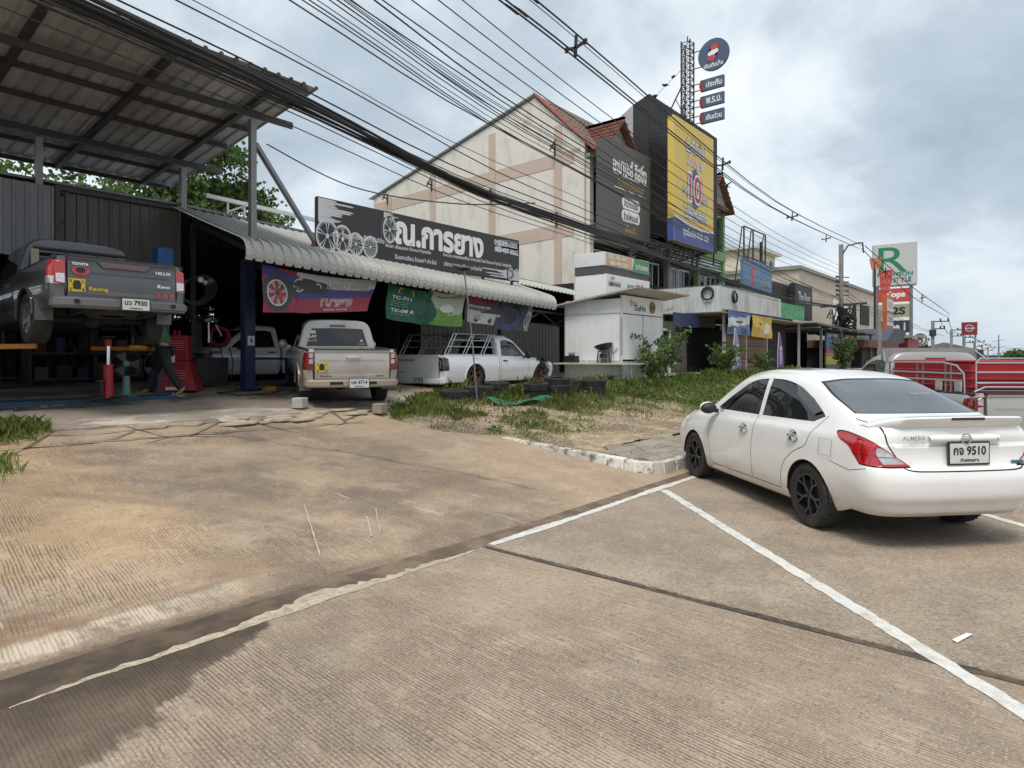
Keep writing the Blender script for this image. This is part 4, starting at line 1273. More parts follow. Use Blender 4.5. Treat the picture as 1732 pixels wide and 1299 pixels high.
# feather flags
M_LILACF = mat('lilac_flag', (.30, .25, .40), .7, var=.15, scale=2); M_PURP = mat('purple_flag', (.20, .085, .30), .7, var=.15, scale=2)
for (x_, m_, lab) in ((27.3, M_LILACF, 'pale lilac feather flag standing by the leafy shrub in front of the brown boards'), (33.2, M_PURP, 'dark purple feather flag standing by the pipe railing further along')):
    t = thing('feather_flag', lab, 'flag', (x_, 10.4, .5), 0, 'feather flags before the awning')
    P = [(0, .25), (.03, 1.2), (.10, 1.9), (.24, 2.5), (.36, 2.2), (.55, 1.5), (.62, .9), (.60, .3)]
    b = MB(); b.prism([(x_ + u * 1.5, 10.4, .5 + v * .95) for u, v in P], (0, .012, 0)); b.build('flag_cloth', m_, t, smooth=False)
    b = MB(); b.tube([(x_ - .02, 10.41, .2), (x_, 10.41, 1.7), (x_ + .10, 10.41, 2.35), (x_ + .24, 10.41, 2.9)], .016, 6); b.build('pole', M_WHITEMETAL, t)
    lettering(t, 'AT HOME', (x_ + .48, 10.393, 1.5), (0, 0, 1), (-1, 0, 0), 1.4, .36, M_WHITE, .02)
# blue billboard with open frame on the awning roof
bl = thing('billboard', 'blue billboard with a red emblem on the awning roof below an open steel frame', 'billboard', (33.2, 12, 4.9))
b = MB(); b.box2((32.7, 11.9, 4.95), (37.0, 12.1, 6.7)); b.build('sign_box', mat('faded_blue', (.10, .20, .36), .5, var=.08, dirt=(.2, .26, .33), dirt_amt=.5), bl, bevel=.02)
b = MB(); b.prism([(34.0 + dx, 11.893, 5.85 + dz) for dx, dz in ((-.2, .45), (.2, .5), (.1, .2), (-.1, .1), (.25, -.15), (.1, -.5), (-.25, -.4), (-.05, -.15), (-.28, .1))], (0, .006, 0)); b.build('emblem', M_REDV, bl)
lettering(bl, 'เงินติดล้อ', (35.6, 11.892, 5.7), FR, FU, 1.9, .5, mat('faded_print', (.30, .36, .40), .6), .02)
b = MB()
for xx in (34.6, 36.0, 38.0):
    b.bar((xx, 12.6, 4.9), (xx, 12.6, 8.7), .07); b.bar((xx, 13.2, 4.9), (xx, 12.7, 8.7), .05)
for z_ in (6.6, 7.1, 8.7): b.bar((34.6, 12.6, z_), (38.0, 12.6, z_), .06)
for k in range(9): b.bar((34.8 + k * .38, 12.6, 6.6), (34.9 + k * .38, 12.6, 7.1), .035)
b.bar((37.3, 12.6, 7.1), (37.3, 12.6, 8.2), .14)
b.build('open_frame', M_DKSTEEL, bl)

# ================================================================ FURTHER DOWN THE STREET
M_CORRDK = mat('dark_container', (.035, .035, .037), .55, var=.2, scale=2)
dk = thing('container_building', 'black container style building with white lettering beyond the awning', 'building', (43, 13, 0))
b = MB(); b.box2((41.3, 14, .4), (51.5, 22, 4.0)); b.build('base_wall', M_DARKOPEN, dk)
sheets('wall_sheet', dk, M_CORRDK, (41.3, 13.9, 4.0), (1, 0, 0), (0, 0, 1), (0, -1, 0), 6.2, [(0, 0), (2.6, 0)], .3, .05, 1.0)
sheets('wall_sheet', dk, M_CORRDK, (41.28, 20, 4.0), (0, -1, 0), (0, 0, 1), (-1, 0, 0), 6.1, [(0, 0), (2.6, 0)], .3, .05, 1.0)
b = MB(); b.box2((45.8, 13.2, 4.3), (49.9, 13.6, 6.7)); b.build('sign_box', M_BLACK, dk, bevel=.03)
b = MB(); b.box2((41.3, 13.95, 6.6), (51, 22, 6.7)); b.build('roof', M_STEEL, dk)
lettering(dk, 'The Rest', (47.9, 13.19, 5.8), FR, FU, 2.9, .8, M_LGRY, .03)
b = MB(); b.box2((42, 13.86, 4.9), (43.3, 13.9, 5.7)); b.build('window', M_WINGLASS, dk)
carport = thing('carport', 'low dark carport roof with slim posts beyond the green awning end', 'carport', (42, 11, 0))
b = MB(); b.prism([(41.2, 10.6, 3.6), (58, 10.6, 3.4), (58, 10.6, 3.5), (41.2, 10.6, 3.72)], (0, 3.6, 0)); b.build('roof', M_DKSTEEL, carport)
for k in range(7):
    b = MB(); b.bar((41.4 + k * 2.6, 10.5, 3.45), (41.4 + k * 2.6, 14, 3.4), .1); b.build('rafter', M_STEEL, carport)
for xx in (43, 48, 57.5):
    b = MB(); b.box2((xx - .07, 10.8, .3), (xx + .07, 10.94, 3.45)); b.build('post', M_STEEL, carport)
mural = thing('striped_wall', 'boarded wall painted in blue, pink, yellow and grey stripes under the dark carport', 'wall', (50, 12, .4))
cols = [((.12, .13, .14), .5, 1.15), ((.50, .44, .06), 1.15, 1.75), ((.45, .20, .22), 1.75, 2.0), ((.30, .09, .20), 2.0, 2.4), ((.10, .22, .42), 2.4, 3.35)]
for k, (c, z0, z1) in enumerate(cols):
    for j in range(2):
        b = MB(); x0 = 47.2 + j * 3.6; b.box2((x0, 11.6, z0), (x0 + 3.5, 11.7, z1 - .02)); b.build('painted_board', mat('stripe_%d' % k, c, .6, var=.08), mural)
for s, dx in (('GAS', .5), ('BEER', 2.0), ('FOOD', 3.8), ('CAFE', 5.4)):
    lettering(mural, s, (47.2 + dx + .3, 11.58, 3.15), FR, FU, 1.1, .22, M_WHITE, .03)
low = thing('market_stall', 'low dark stalls with a rusty roof edge behind the utility pole', 'market stall', (56, 11, 0))
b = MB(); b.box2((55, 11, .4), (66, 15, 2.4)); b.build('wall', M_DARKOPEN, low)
b = MB(); b.box2((54.5, 10.4, 2.4), (67, 15, 3.0)); b.build('roof_edge', mat('rusty_roof', (.12, .06, .045), .8, var=.3), low)
b = MB(); b.box2((56, 10.9, .5), (66, 10.98, 1.4)); b.build('counter', mat('ochre_counter', (.24, .15, .04), .8, var=.2), low)
b = MB(); b.box2((60, 10.85, 1.7), (60.5, 10.9, 2.5)); b.build('menu_board', M_LGRY, low)
cr = thing('far_building', 'pale cream flat roofed building behind the utility pole', 'building', (60, 18, 0))
b = MB(); b.box2((56.5, 16, 0), (86, 30, 9.0)); b.build('wall', mat('pale_cream', (.60, .52, .42), .85, var=.06, dirt=(.35, .31, .27), dirt_amt=.4, dirt_scale=.4), cr)
b = MB(); b.box2((56.3, 15.8, 9.0), (86.3, 30, 9.3)); b.build('parapet', M_GREYREND, cr)
b = MB(); b.box2((57, 20, 9.3), (63, 26, 11.2)); b.build('stair_tower', mat('light_cream', (.66, .60, .48), .85, var=.05), cr)
b = MB(); b.box2((56.6, 19.5, 11.2), (63.5, 26.5, 11.45)); b.build('tower_roof', M_CREAM, cr)
b = MB(); b.box2((61.6, 19.9, 9.5), (62.3, 20, 10.6)); b.build('window', M_WINGLASS, cr)
for (x0, z0) in ((79, 5.3), (81.3, 1.6)):
    b = MB(); b.box2((x0, 15.9, z0), (x0 + 4.4, 16.0, z0 + 2.2)); b.build('window', M_DARKOPEN, cr)
wh = thing('hoarding', 'tilted white hoarding with a red corner and black lettering beside the utility pole', 'sign', (58, 13, 3))
b = MB(); b.prism([(56.5, 13.2, 3.4), (63, 13.2, 2.9), (63, 13.2, 5.6), (56.5, 13.2, 6.4)], (0, .15, 0)); b.build('board', M_WHITE, wh)
b = MB(); b.prism([(60.5, 13.18, 3.1), (63, 13.18, 2.95), (63, 13.18, 4.6)], (0, .01, 0)); b.build('red_corner', M_REDV, wh)
lettering(wh, 'YOU', (58.6, 13.17, 5.3), FR, FU, 2.6, .9, M_BLACK, .02)
b = MB(); b.bar((63.1, 13.1, .3), (62.6, 13.1, 6.4), .25); b.build('support', M_DKSTEEL, wh)
rb = thing('red_kiosk', 'small red walled shop with a grey roof below the orange pylon', 'shop', (75, 10, 0))
b = MB(); b.box2((76, 11, .2), (83, 16, 3.6)); b.build('wall', mat('crimson_wall', (.33, .035, .055), .6, var=.1), rb)
b = MB(); b.prism([(75, 10.4, 3.6), (84, 10.4, 3.9), (84, 10.4, 4.1), (75, 10.4, 3.8)], (0, 6, 0)); b.build('roof', M_GREYREND, rb)
b = MB(); b.prism([(64, 11.2, 2.4), (76, 11.2, 3.2), (76, 11.2, 4.4), (70, 11.2, 4.4)], (0, 4, 0)); b.build('lean_to', mat('slate_roof', (.06, .07, .085), .7), rb)
M_TYRE = mat('tyre_rubber', (.022, .022, .023), .85, var=.25, scale=8, bump=.3, bscale=60, dirt=(.12, .10, .08), dirt_amt=.45, dirt_scale=5)
M_RIMBLK = mat('gloss_black_rim', (.050, .050, .053), .22, .55, var=.1)
M_ALLOY = mat('alloy', (.50, .51, .52), .3, .9, var=.05)
M_CHROME = mat('chrome', (.72, .73, .74), .12, 1.0, var=.02)
M_PLASTIC = mat('black_plastic', (.022, .022, .024), .55, var=.1)
M_GAP = mat('seam_rubber', (.012, .012, .013), .8, var=.1)  # black rubber of the panel gaps, dark in itself
M_TINT = glass('tinted_glass', (.012, .014, .016), .025)
M_RGLASS = glass('rear_glass', (.060, .066, .074), .03); M_RGLASS.node_tree.nodes['Principled BSDF'].inputs['Coat Weight'].default_value = 1; M_RGLASS.node_tree.nodes['Principled BSDF'].inputs['Specular IOR Level'].default_value = 1
M_LAMPRED = mat('red_lamp_lens', (.42, .012, .016), .12, var=.12, scale=8, coat=1)
M_LAMPDK = mat('dark_red_lens', (.16, .008, .010), .12, var=.12, scale=8, coat=1)
M_LAMPCLR = mat('clear_lamp_lens', (.55, .56, .58), .12, .5, var=.25, scale=25, coat=1)
M_LAMPBLK = mat('smoked_lens', (.03, .012, .014), .12, coat=1)
M_PLATE = mat('plate_white', (.62, .62, .61), .5, var=.03)
M_UNDER = mat('underbody', (.020, .020, .021), .9, var=.4, scale=5)
M_YSTICK = mat('yellow_sticker', (.62, .42, .02), .5, var=.05)


# ================================================================ TYRE WORKSHOP
M_ROOFW = mat('weathered_roof_sheet', (.46, .455, .43), .5, .15, var=.07, scale=2, dirt=(.27, .25, .22), dirt_amt=.5, dirt_scale=.9, stretch=(1, .3, 1))
M_ALUZ = [mat('aluzinc_sheet', (.50, .505, .50), .42, .3, var=.12, scale=1.5, dirt=(.17, .16, .15), dirt_amt=.45), mat('aluzinc_sheet_dull', (.40, .405, .41), .5, .3, var=.14, scale=1.5, dirt=(.15, .14, .13), dirt_amt=.45)]
M_WALLG = [mat('blue_grey_sheet', (.235, .245, .275), .55, .1, var=.06, scale=2, dirt=(.16, .15, .15), dirt_amt=.3, stretch=(1, 1, .3)), mat('blue_grey_sheet_b', (.215, .225, .25), .55, .1, var=.06, scale=2, dirt=(.15, .15, .15), dirt_amt=.35, stretch=(1, 1, .3))]
M_WALLD = [mat('brown_grey_sheet', (.125, .12, .108), .6, .1, var=.1, scale=2, dirt=(.08, .07, .06), dirt_amt=.5, stretch=(1, 1, .3)), mat('brown_grey_sheet_b', (.105, .102, .094), .6, .1, var=.1, scale=2, dirt=(.07, .06, .055), dirt_amt=.5, stretch=(1, 1, .3))]
M_LIFTB = mat('lift_blue', (.020, .032, .085), .45, var=.15, scale=4, dirt=(.03, .03, .03), dirt_amt=.4)
M_ORANGE = mat('lift_orange', (.50, .21, .025), .5, var=.12, scale=4, dirt=(.12, .07, .03), dirt_amt=.4)
M_DARKIN = mat('shade_dark_wall', (.016, .0155, .015), .9, var=.4, scale=2)  # near-black: the shade inside the workshop is put into the wall colour

ws = thing('tyre_workshop', 'open fronted tyre workshop with grey ribbed walls and a pale curved eave roof', 'workshop', (6, 14, .9))
sheets('roof_sheet', ws, M_ROOFW, (15.52, 14.42, 4.473), (15.4, 0, -.62), (0, -3.1, -1.06), (0, -.32, .95), 5.7, [(0, 0), (1.5, 0)], .205, .042, .82)
sheets('roof_sheet', ws, M_ROOFW, (5.90, 14.42, 4.86), (15.4, 0, -.62), (0, -3.1, -1.06), (0, -.32, .95), 9.6, [(0, 0), (1.6, -.012), (3.2, 0), (3.31, -.022), (3.40, -.075), (3.46, -.15), (3.49, -.25), (3.49, -.34)], .205, .042, .82)
sheets('wall_sheet', ws, M_WALLG, (-4.0, 14.36, 3.47), (1, 0, 0), (0, 0, 1), (0, -1, 0), 7.8, [(0, 0), (1.36, 0)], .2, .03, .78)
sheets('wall_sheet', ws, M_WALLD, (3.92, 14.66, 3.52), (1, 0, 0), (0, 0, 1), (0, -1, 0), 2.3, [(0, 0), (1.36, 0)], .2, .03, .76)
b = MB(); b.box2((3.80, 14.3, 3.4), (3.88, 14.6, 4.86)); b.box2((3.90, 14.55, 4.83), (6.2, 14.75, 4.93)); b.build('wall_trim', M_DKSTEEL, ws)
b = MB(); b.prism([(-14, 14.5, 4.93), (6.2, 14.5, 4.93), (21.4, 14.5, 4.26), (21.4, 14.5, 4.31), (6.2, 14.5, 4.98), (-14, 14.5, 4.98)], (0, 13.5, 0)); b.build('main_roof', M_STEEL, ws)  # rear roof, hardly in view, put in to keep the interior dark
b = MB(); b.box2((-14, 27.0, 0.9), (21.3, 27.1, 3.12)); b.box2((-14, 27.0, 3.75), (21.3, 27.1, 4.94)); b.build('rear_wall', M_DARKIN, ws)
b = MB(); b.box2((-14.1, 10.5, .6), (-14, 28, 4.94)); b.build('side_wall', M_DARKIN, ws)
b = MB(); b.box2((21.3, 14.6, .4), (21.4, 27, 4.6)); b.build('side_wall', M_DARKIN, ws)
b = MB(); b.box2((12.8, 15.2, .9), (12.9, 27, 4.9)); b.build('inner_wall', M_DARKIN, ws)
sheets('wall_sheet', ws, mat('grey_fence_sheet', (.20, .20, .195), .6, .1, var=.1, scale=2, dirt=(.1, .1, .09), dirt_amt=.4, stretch=(1, 1, .3)), (13.3, 14.7, .5), (1, 0, 0), (0, 0, 1), (0, -1, 0), 7.2, [(0, 0), (2.35, 0)], .2, .03, .8)
# trusses and purlins that show in the gloom
for k in range(9):
    b = MB(); x0 = -8 + k * 3
    b.bar((x0, 14.6, 4.8), (x0, 27, 4.8), .07); b.bar((x0, 14.6, 4.25), (x0, 27, 4.25), .06)
    for q in range(16): b.bar((x0, 14.6 + q * .775, 4.25 if q % 2 else 4.8), (x0, 15.375 + q * .775, 4.8 if q % 2 else 4.25), .035)
    b.build('truss', M_DKSTEEL, ws)
b = MB()
for q in range(24): b.bar((-8 + q * 1.2, 26.9, 3.05 if q % 2 else 3.55), (-6.8 + q * 1.2, 26.9, 3.55 if q % 2 else 3.05), .04)
b.bar((-14, 26.9, 3.55), (21, 26.9, 3.55), .07); b.bar((-14, 26.9, 3.85), (21, 26.9, 3.85), .07); b.build('truss', M_DKSTEEL, ws)
for x0 in (6.35, 15.35):
    b = MB(); b.box2((x0 - .06, 13.2, .8), (x0 + .06, 13.32, 4.0)) if x0 > 7 else b.box2((x0 - .04, 14.3, 1), (x0 + .04, 14.4, 4.8)); b.build('post', M_DKSTEEL, ws)
    b = MB(); b.bar((x0, 11.35, 3.52 - .03 * (x0 - 6)), (x0, 14.5, 4.66 - .04 * (x0 - 6)), .08, .1); b.build('rafter', M_DKSTEEL, ws)
b = MB(); b.bar((6.2, 11.5, 3.50), (15.4, 11.6, 3.24), .07, .1); b.bar((6.2, 13, 4.15), (15.4, 13, 3.75), .06, .08); b.build('purlin', M_DKSTEEL, ws)
b = MB(); b.bar((15.3, 13.1, 2.75), (21, 13.1, 2.7), .06); b.bar((15.3, 13.1, 3.2), (21, 13.1, 3.1), .06)
for q in range(6): b.bar((15.4 + q * .9, 13.1, 2.75 if q % 2 else 3.15), (16.3 + q * .9, 13.1, 3.15 if q % 2 else 2.75), .04)
b.build('eave_truss', M_DKSTEEL, ws)
# rail on the ridge behind the sign
b = MB(); b.bar((6.75, 14.6, 5.28), (12.6, 14.6, 5.08), .07, .09)
for x0 in (7.25, 7.65): b.bar((x0, 14.6, 4.8), (x0, 14.6, 5.24), .04)
b.bar((7.25, 14.6, 5.0), (7.65, 14.6, 5.2), .035); tag(b.build('gutter_rail', M_WHITEMETAL), 'pale metal rail on short struts along the workshop ridge behind the dark signboard', 'rail')

# ---------------------------------------------------------------- high canopy over the yard
cp = thing('canopy', 'high lean-to canopy of ribbed metal sheets on grey steel posts over the raised pickup', 'canopy', (4, 11.4, 4))
cz = lambda y: 6.50 - .116 * (y - 10.2)
sheets('roof_sheet', cp, M_ALUZ, (-5.2, 10.2, 6.50), (1, 0, 0), (0, 6.3, -.73), (0, .116, .99), 11.95, [(0, 0), (3.1, 0), (6.34, 0)], .25, .038, .75)
M_PURL = mat('purlin_steel', (.055, .056, .060), .5, .3, var=.15, scale=5, dirt=(.10, .06, .04), dirt_amt=.3)
for y in (10.32, 12.35, 13.35, 15.3, 16.35):
    b = MB(); b.bar((-5.2, y, cz(y) - .06), (6.6, y, cz(y) - .06), .05, .09); b.build('purlin', M_PURL, cp)
for y, xe in ((11.4, 6.95), (14.35, 7.0)):
    b = MB(); b.bar((-5.2, y, cz(y) - .22), (xe, y, cz(y) - .20), .06, .12); b.build('beam', M_PURL, cp)
for x0 in (6.05, 4.35, 2.65, .95, -.75):
    b = MB(); b.bar((x0, 10.5, cz(10.5) - .10), (x0, 16.25, cz(16.25) - .10), .10, .10); b.build('rafter', M_PURL, cp)
M_POST = mat('galvanised_post', (.24, .25, .265), .45, .4, var=.1, scale=5, dirt=(.12, .10, .09), dirt_amt=.3)
for (x0, y0, z0) in ((6.13, 11.4, 3.62), (6.14, 14.35, 4.75), (3.57, 14.42, 4.7), (.9, 14.42, 4.7)):
    b = MB(); b.box2((x0 - .055, y0 - .055, z0), (x0 + .055, y0 + .055, cz(y0) - .30)); b.build('post', M_POST, cp)
b = MB(); b.bar((6.2, 11.42, 5.62), (7.98, 12.1, 4.02), .085); b.build('brace', M_POST, cp)

# ---------------------------------------------------------------- long signboard on the eave roof
M_BOARD = mat('black_vinyl', (.028, .028, .031), .45, var=.08)
SB = thing('signboard', 'long black signboard with big white Thai letters and pictures of wheels', 'signboard', (11, 12, 3.85))
sx0, sx1, sz0, sz1 = 7.91, 14.73, 3.86, 5.06
b = MB(); b.box2((sx0, 12.0, sz0), (sx1, 12.10, sz1)); b.build('board', M_BOARD, SB)
S = lambda u, v, o=.004: (sx0 + (sx1 - sx0) * u, 12.0 - o, sz0 + (sz1 - sz0) * v)


def flat(parent, polys, m, name, o=.004):
    b = MB()
    for P in polys: b.add([S(u, v, o) for u, v in P], [tuple(range(len(P)))])
    return b.build(name, m, parent, smooth=False)


def brush(u0, u1, v0, v1, n, seed, right=False):
    r = random.Random(seed); P = []
    for k in range(n):
        va, vb = v0 + (v1 - v0) * k / n, v0 + (v1 - v0) * (k + 1) / n
        e = u0 + (u1 - u0) * r.uniform(.35, 1) * (1 - abs(2 * k / n - 1) ** 2 * .5)
        P.append([(u0, va), (e, va + (vb - va) * .2), (e + (u1 - u0) * .06, vb - (vb - va) * .4), (e * .95 + u0 * .05, vb), (u0, vb)])
    return P


flat(SB, brush(.003, .17, .66, .99, 9, 3) + brush(.003, .09, .56, .66, 5, 5), M_LGRY, 'brush_print')
flat(SB, [[(1 - (1 - u) , v) for u, v in P] for P in brush(.999, .74, .01, .24, 8, 8)], M_LGRY, 'brush_print')
AS = (sx1 - sx0) / (sz1 - sz0)


def wheelprint(u, v, rv, n, tyre=False, sq=.8):
    ru = rv / AS * sq
    if tyre: flat(SB, ringp(u - ru * .25, v, ru * 1.15, rv * 1.15, .4), M_DGRY, 'tyre_print', .005)
    flat(SB, ringp(u, v, ru, rv, .86), M_LGRY, 'rim_print', .006)
    flat(SB, ringp(u, v, ru * .80, rv * .80, .95), M_GRYP, 'rim_print', .0065)
    flat(SB, spokesp(u, v, ru * .9, rv * .9, n, .16) + [ell(u, v, ru * .16, rv * .16, 14)], M_LGRY, 'rim_print', .007)


for (u, v, rv, n) in ((.036, .33, .30, 5), (.094, .32, .26, 5), (.146, .27, .215, 8), (.205, .255, .215, 10)): wheelprint(u, v, rv, n)
wheelprint(.288, .66, .27, 6, True, .62)
flat(SB, brush(.262, .345, .88, .985, 6, 12), M_LGRY, 'brush_print', .006)
wheelprint(.945, .15, .15, 6, True); wheelprint(.983, .16, .14, 8)
lettering(SB, 'ณ.การยาง', S(.54, .635, .006), FR, FU, 3.15, .56, M_WHITE, .045)
for s, u, v, w_, h_ in (('รับซ่อมล้อ ล้อแม็กซ์ ทำสีล้อ', .165, .41, 1.35, .12), ('ขัดเงา เชื่อมแตก ล้อแมกซ์ทุกชนิด', .375, .335, 1.45, .12), ('จำหน่าย ยางรถยนต์ใหม่ ยางเปอร์เซ็นต์ ล้อแมกซ์ทุกรุ่น โดยผู้ผลิต', .745, .345, 2.75, .125), ('รับแลกเปลี่ยน ล้อแมกซ์ เก่า-ใหม่', .41, .155, 1.35, .12), ('บริการ ปะยาง เปลี่ยนยาง ช่วงล่าง', .655, .165, 1.45, .12)):
    lettering(SB, s, S(u, v, .0075), FR, FU, w_, h_, M_WHITE, .012)
flat(SB, [[(.84, .66), (.999, .66), (.999, .93), (.87, .93)]] + brush(.999, .80, .63, .95, 6, 4), M_GRYP, 'phone_panel', .005)
lettering(SB, '092-330-0202', S(.912, .85, .0075), FR, FU, 1.02, .15, M_WHITE, .02)
lettering(SB, '065-437-0063', S(.915, .69, .0075), FR, FU, 1.02, .15, M_WHITE, .02)
b = MB()
for (p, q) in (((sx0, sz0), (sx1, sz0)), ((sx1, sz0), (sx1, sz1)), ((sx1, sz1), (sx0, sz1)), ((sx0, sz1), (sx0, sz0))): b.bar((p[0], 12.03, p[1]), (q[0], 12.03, q[1]), .03)
b.build('rim_trim', M_DKSTEEL, SB)
for k, x0 in enumerate((8.4, 10.0, 11.65, 13.2, 14.45)):
    b = MB(); b.bar((x0, 12.05, 3.70 - .02 * k), (x0, 12.05, 3.9), .06); b.box((x0, 11.93, 3.70 - .022 * k), (.28, .12, .035)); b.bar((x0, 12.1, 4.6), (x0, 13.0, 4.1), .04); b.build('support_leg', M_DKSTEEL, SB)
b = MB(); b.bar((7.55, 11.9, 3.66), (7.9, 12.05, 4.15), .05); b.build('stay', mat('rusty_stay', (.16, .05, .04), .7), SB)

# ---------------------------------------------------------------- banners under the eave
M_CRIM = mat('crimson_print', (.36, .045, .085), .6, var=.1, scale=2); M_BLUP = mat('deep_blue_print', (.06, .075, .27), .6, var=.1); M_GRNP = mat('dark_green_print', (.02, .125, .07), .6, var=.12); M_LIME = mat('leaf_green_print', (.16, .34, .06), .6, var=.2, scale=6); M_PALEG = mat('pale_green_print', (.48, .56, .48), .6, var=.1)
bn = thing('banner', 'crimson and blue banner with a big alloy wheel hanging under the eave', 'banner', (7.8, 11.7, 3.4), 0, 'printed banners under the eave')
o, f, n = cloth('sheet', bn, (6.51, 11.7, 2.50), (8.97, 11.7, 2.66), (6.48, 11.7, 3.43), (9.27, 11.7, 3.38), [M_CRIM, M_LGRY, M_BLUP], .075, .03, 44, 20, regions=lambda u, v: (2 if v > .82 - u * .5 and u < .38 and v < 1.05 - u * .6 else 1 if v > .62 + .12 * (u - .5) and u > .28 else 2 if v > .40 + .2 * u - .12 and u > .28 else 0))
on_cloth(o, f, n, ringp(.12, .44, .125, .42, .60), M_DGRY); on_cloth(o, f, n, ringp(.115, .44, .085, .30, .88) + spokesp(.115, .44, .08, .28, 7, .12), M_LGRY, off=.007)
on_cloth(o, f, n, [ell(.20, .40, .10, .36, 20)], M_DGRY, off=.002)
on_cloth(o, f, n, [ell(.14, .35, .02, .1, 12), ell(.13, .52, .015, .08, 12)], M_REDP, off=.009)
on_cloth(o, f, n, [ell(.36, .68, .13, .19), ell(.47, .66, .1, .16)], M_DGRY, off=.005); on_cloth(o, f, n, ringp(.30, .68, .05, .17, .8) + ringp(.46, .68, .035, .1, .7) + spokesp(.30, .68, .045, .15, 6), M_LGRY, off=.008)
cloth_text(o, f, n, 'LENSO WHEEL', .74, .74, .40, .17, M_GRYP, .03, slant=.02); cloth_text(o, f, n, 'ศูนย์จำหน่ายล้อแม็กซ์', .76, .60, .34, .07, M_REDP, .02)
cloth_text(o, f, n, 'ณ.การยาง', .66, .28, .30, .24, M_WHITE, .07); cloth_text(o, f, n, 'ณ.การยาง', .66, .28, .29, .22, M_CRIM, .01, .009)
cloth_text(o, f, n, '092-330-0202   065-437-0063', .66, .08, .22, .05, M_WHITE, .01)
bn = thing('banner', 'dark green banner with tyre type numbers, folded beside a pale green car picture', 'banner', (10.8, 11.7, 3.4), 0, 'printed banners under the eave')
o, f, n = cloth('sheet', bn, (9.47, 11.7, 2.52), (10.60, 11.62, 2.42), (9.58, 11.7, 3.34), (10.95, 11.62, 3.22), M_GRNP, .02, .05, 30, 16)
cloth_text(o, f, n, 'TC-711', .32, .66, .40, .10, M_WHITE, .03, slant=.02); cloth_text(o, f, n, 'TX-08 R', .40, .30, .50, .10, M_WHITE, .03, slant=.02)
for k, v in enumerate((.55, .49, .43)): cloth_text(o, f, n, ('All season touring', 'wet grip comfort', 'for city cars')[k], .30, v, .36, .04, M_LGRY, .0)
cloth_text(o, f, n, 'Street Racing Tyre', .36, .20, .40, .045, M_LGRY, .0)
on_cloth(o, f, n, [[(.22, .80), (.58, .76), (.56, .94), (.26, .97)]], M_YBAN); on_cloth(o, f, n, ringp(.86, .50, .13, .32, .62) + ringp(.86, .50, .07, .18, .7), M_DGRY); on_cloth(o, f, n, ringp(.84, .5, .085, .21, .86), mat('sea_green_print', (.08, .28, .2), .6), off=.007)
o, f, n = cloth('picture_sheet', bn, (10.62, 11.68, 2.46), (11.92, 11.7, 2.42), (10.85, 11.66, 3.30), (12.16, 11.7, 3.38), [M_PALEG, M_LIME, M_GRNP], .10, .05, 34, 18, regions=lambda u, v: 2 if u < .16 + .1 * math.sin(v * 5) else 1 if v < .42 + .1 * math.sin(u * 6) else 0)
on_cloth(o, f, n, [[(.32, .50), (.40, .60), (.50, .66), (.66, .66), (.74, .58), (.78, .46), (.70, .40), (.38, .40)]], M_WHITE); on_cloth(o, f, n, [[(.44, .58), (.5, .63), (.64, .63), (.68, .57)], ell(.40, .42, .04, .05, 12), ell(.70, .42, .04, .05, 12)], M_DGRY, off=.008)
cloth_text(o, f, n, 'พร้อมทุกเส้นทาง ขับปลอดภัย', .54, .86, .62, .09, M_GRNP, .02); on_cloth(o, f, n, [[(.86, .02), (.99, .02), (.98, .2), (.9, .16)]], M_YBAN)
bn = thing('banner', 'black banner with red and white tyre lettering and a large blue grey tread', 'banner', (13.5, 11.7, 3.4), 0, 'printed banners under the eave')
o, f, n = cloth('sheet', bn, (12.05, 11.72, 2.58), (13.35, 11.65, 2.50), (12.22, 11.7, 3.34), (13.75, 11.66, 3.26), [M_DGRY, M_LGRY], .03, .045, 34, 18, regions=lambda u, v: 1 if v < .46 - .1 * u and u > .1 else 0)
cloth_text(o, f, n, 'DEESTONE', .46, .80, .78, .17, M_REDP, .05, slant=.03); cloth_text(o, f, n, 'STRONG ROAD GRIP', .36, .58, .52, .08, M_WHITE, .04, slant=.03); cloth_text(o, f, n, 'all terrain tyre', .34, .48, .40, .06, M_LGRY, .01)
on_cloth(o, f, n, [[(.3, .14), (.36, .28), (.5, .34), (.7, .32), (.8, .22), (.78, .12)]], M_GRYP); on_cloth(o, f, n, [ell(.38, .13, .06, .09, 14), ell(.72, .12, .06, .09, 14)], M_DGRY, off=.008)
o, f, n = cloth('picture_sheet', bn, (13.20, 11.72, 2.42), (14.85, 11.7, 2.40), (13.62, 11.68, 3.30), (15.10, 11.7, 3.34), [M_DGRY, M_GRYP], .12, .06, 34, 18, regions=lambda u, v: 1 if u > .82 and int(u * 30 + v * 12) % 2 else 0)
on_cloth(o, f, n, ringp(.36, .46, .30, .46, .55), M_SKYB, off=.006); on_cloth(o, f, n, [P for k in range(4) for P in ringp(.36, .46, .285 - .04 * k, .44 - .06 * k, .965)], M_BLACK, off=.011)
on_cloth(o, f, n, [[(.36 + r0 * .30 * math.cos(a), .46 + r0 * .46 * math.sin(a)), (.36 + .30 * math.cos(a), .46 + .46 * math.sin(a)), (.36 + .30 * math.cos(a + .07), .46 + .46 * math.sin(a + .07)), (.36 + r0 * .30 * math.cos(a + .07), .46 + r0 * .46 * math.sin(a + .07))] for k in range(26) for a in [2 * math.pi * k / 26] for r0 in [.58]], M_BLACK, off=.012)
on_cloth(o, f, n, ringp(.86, .36, .10, .3, .78), M_LGRY, off=.006)

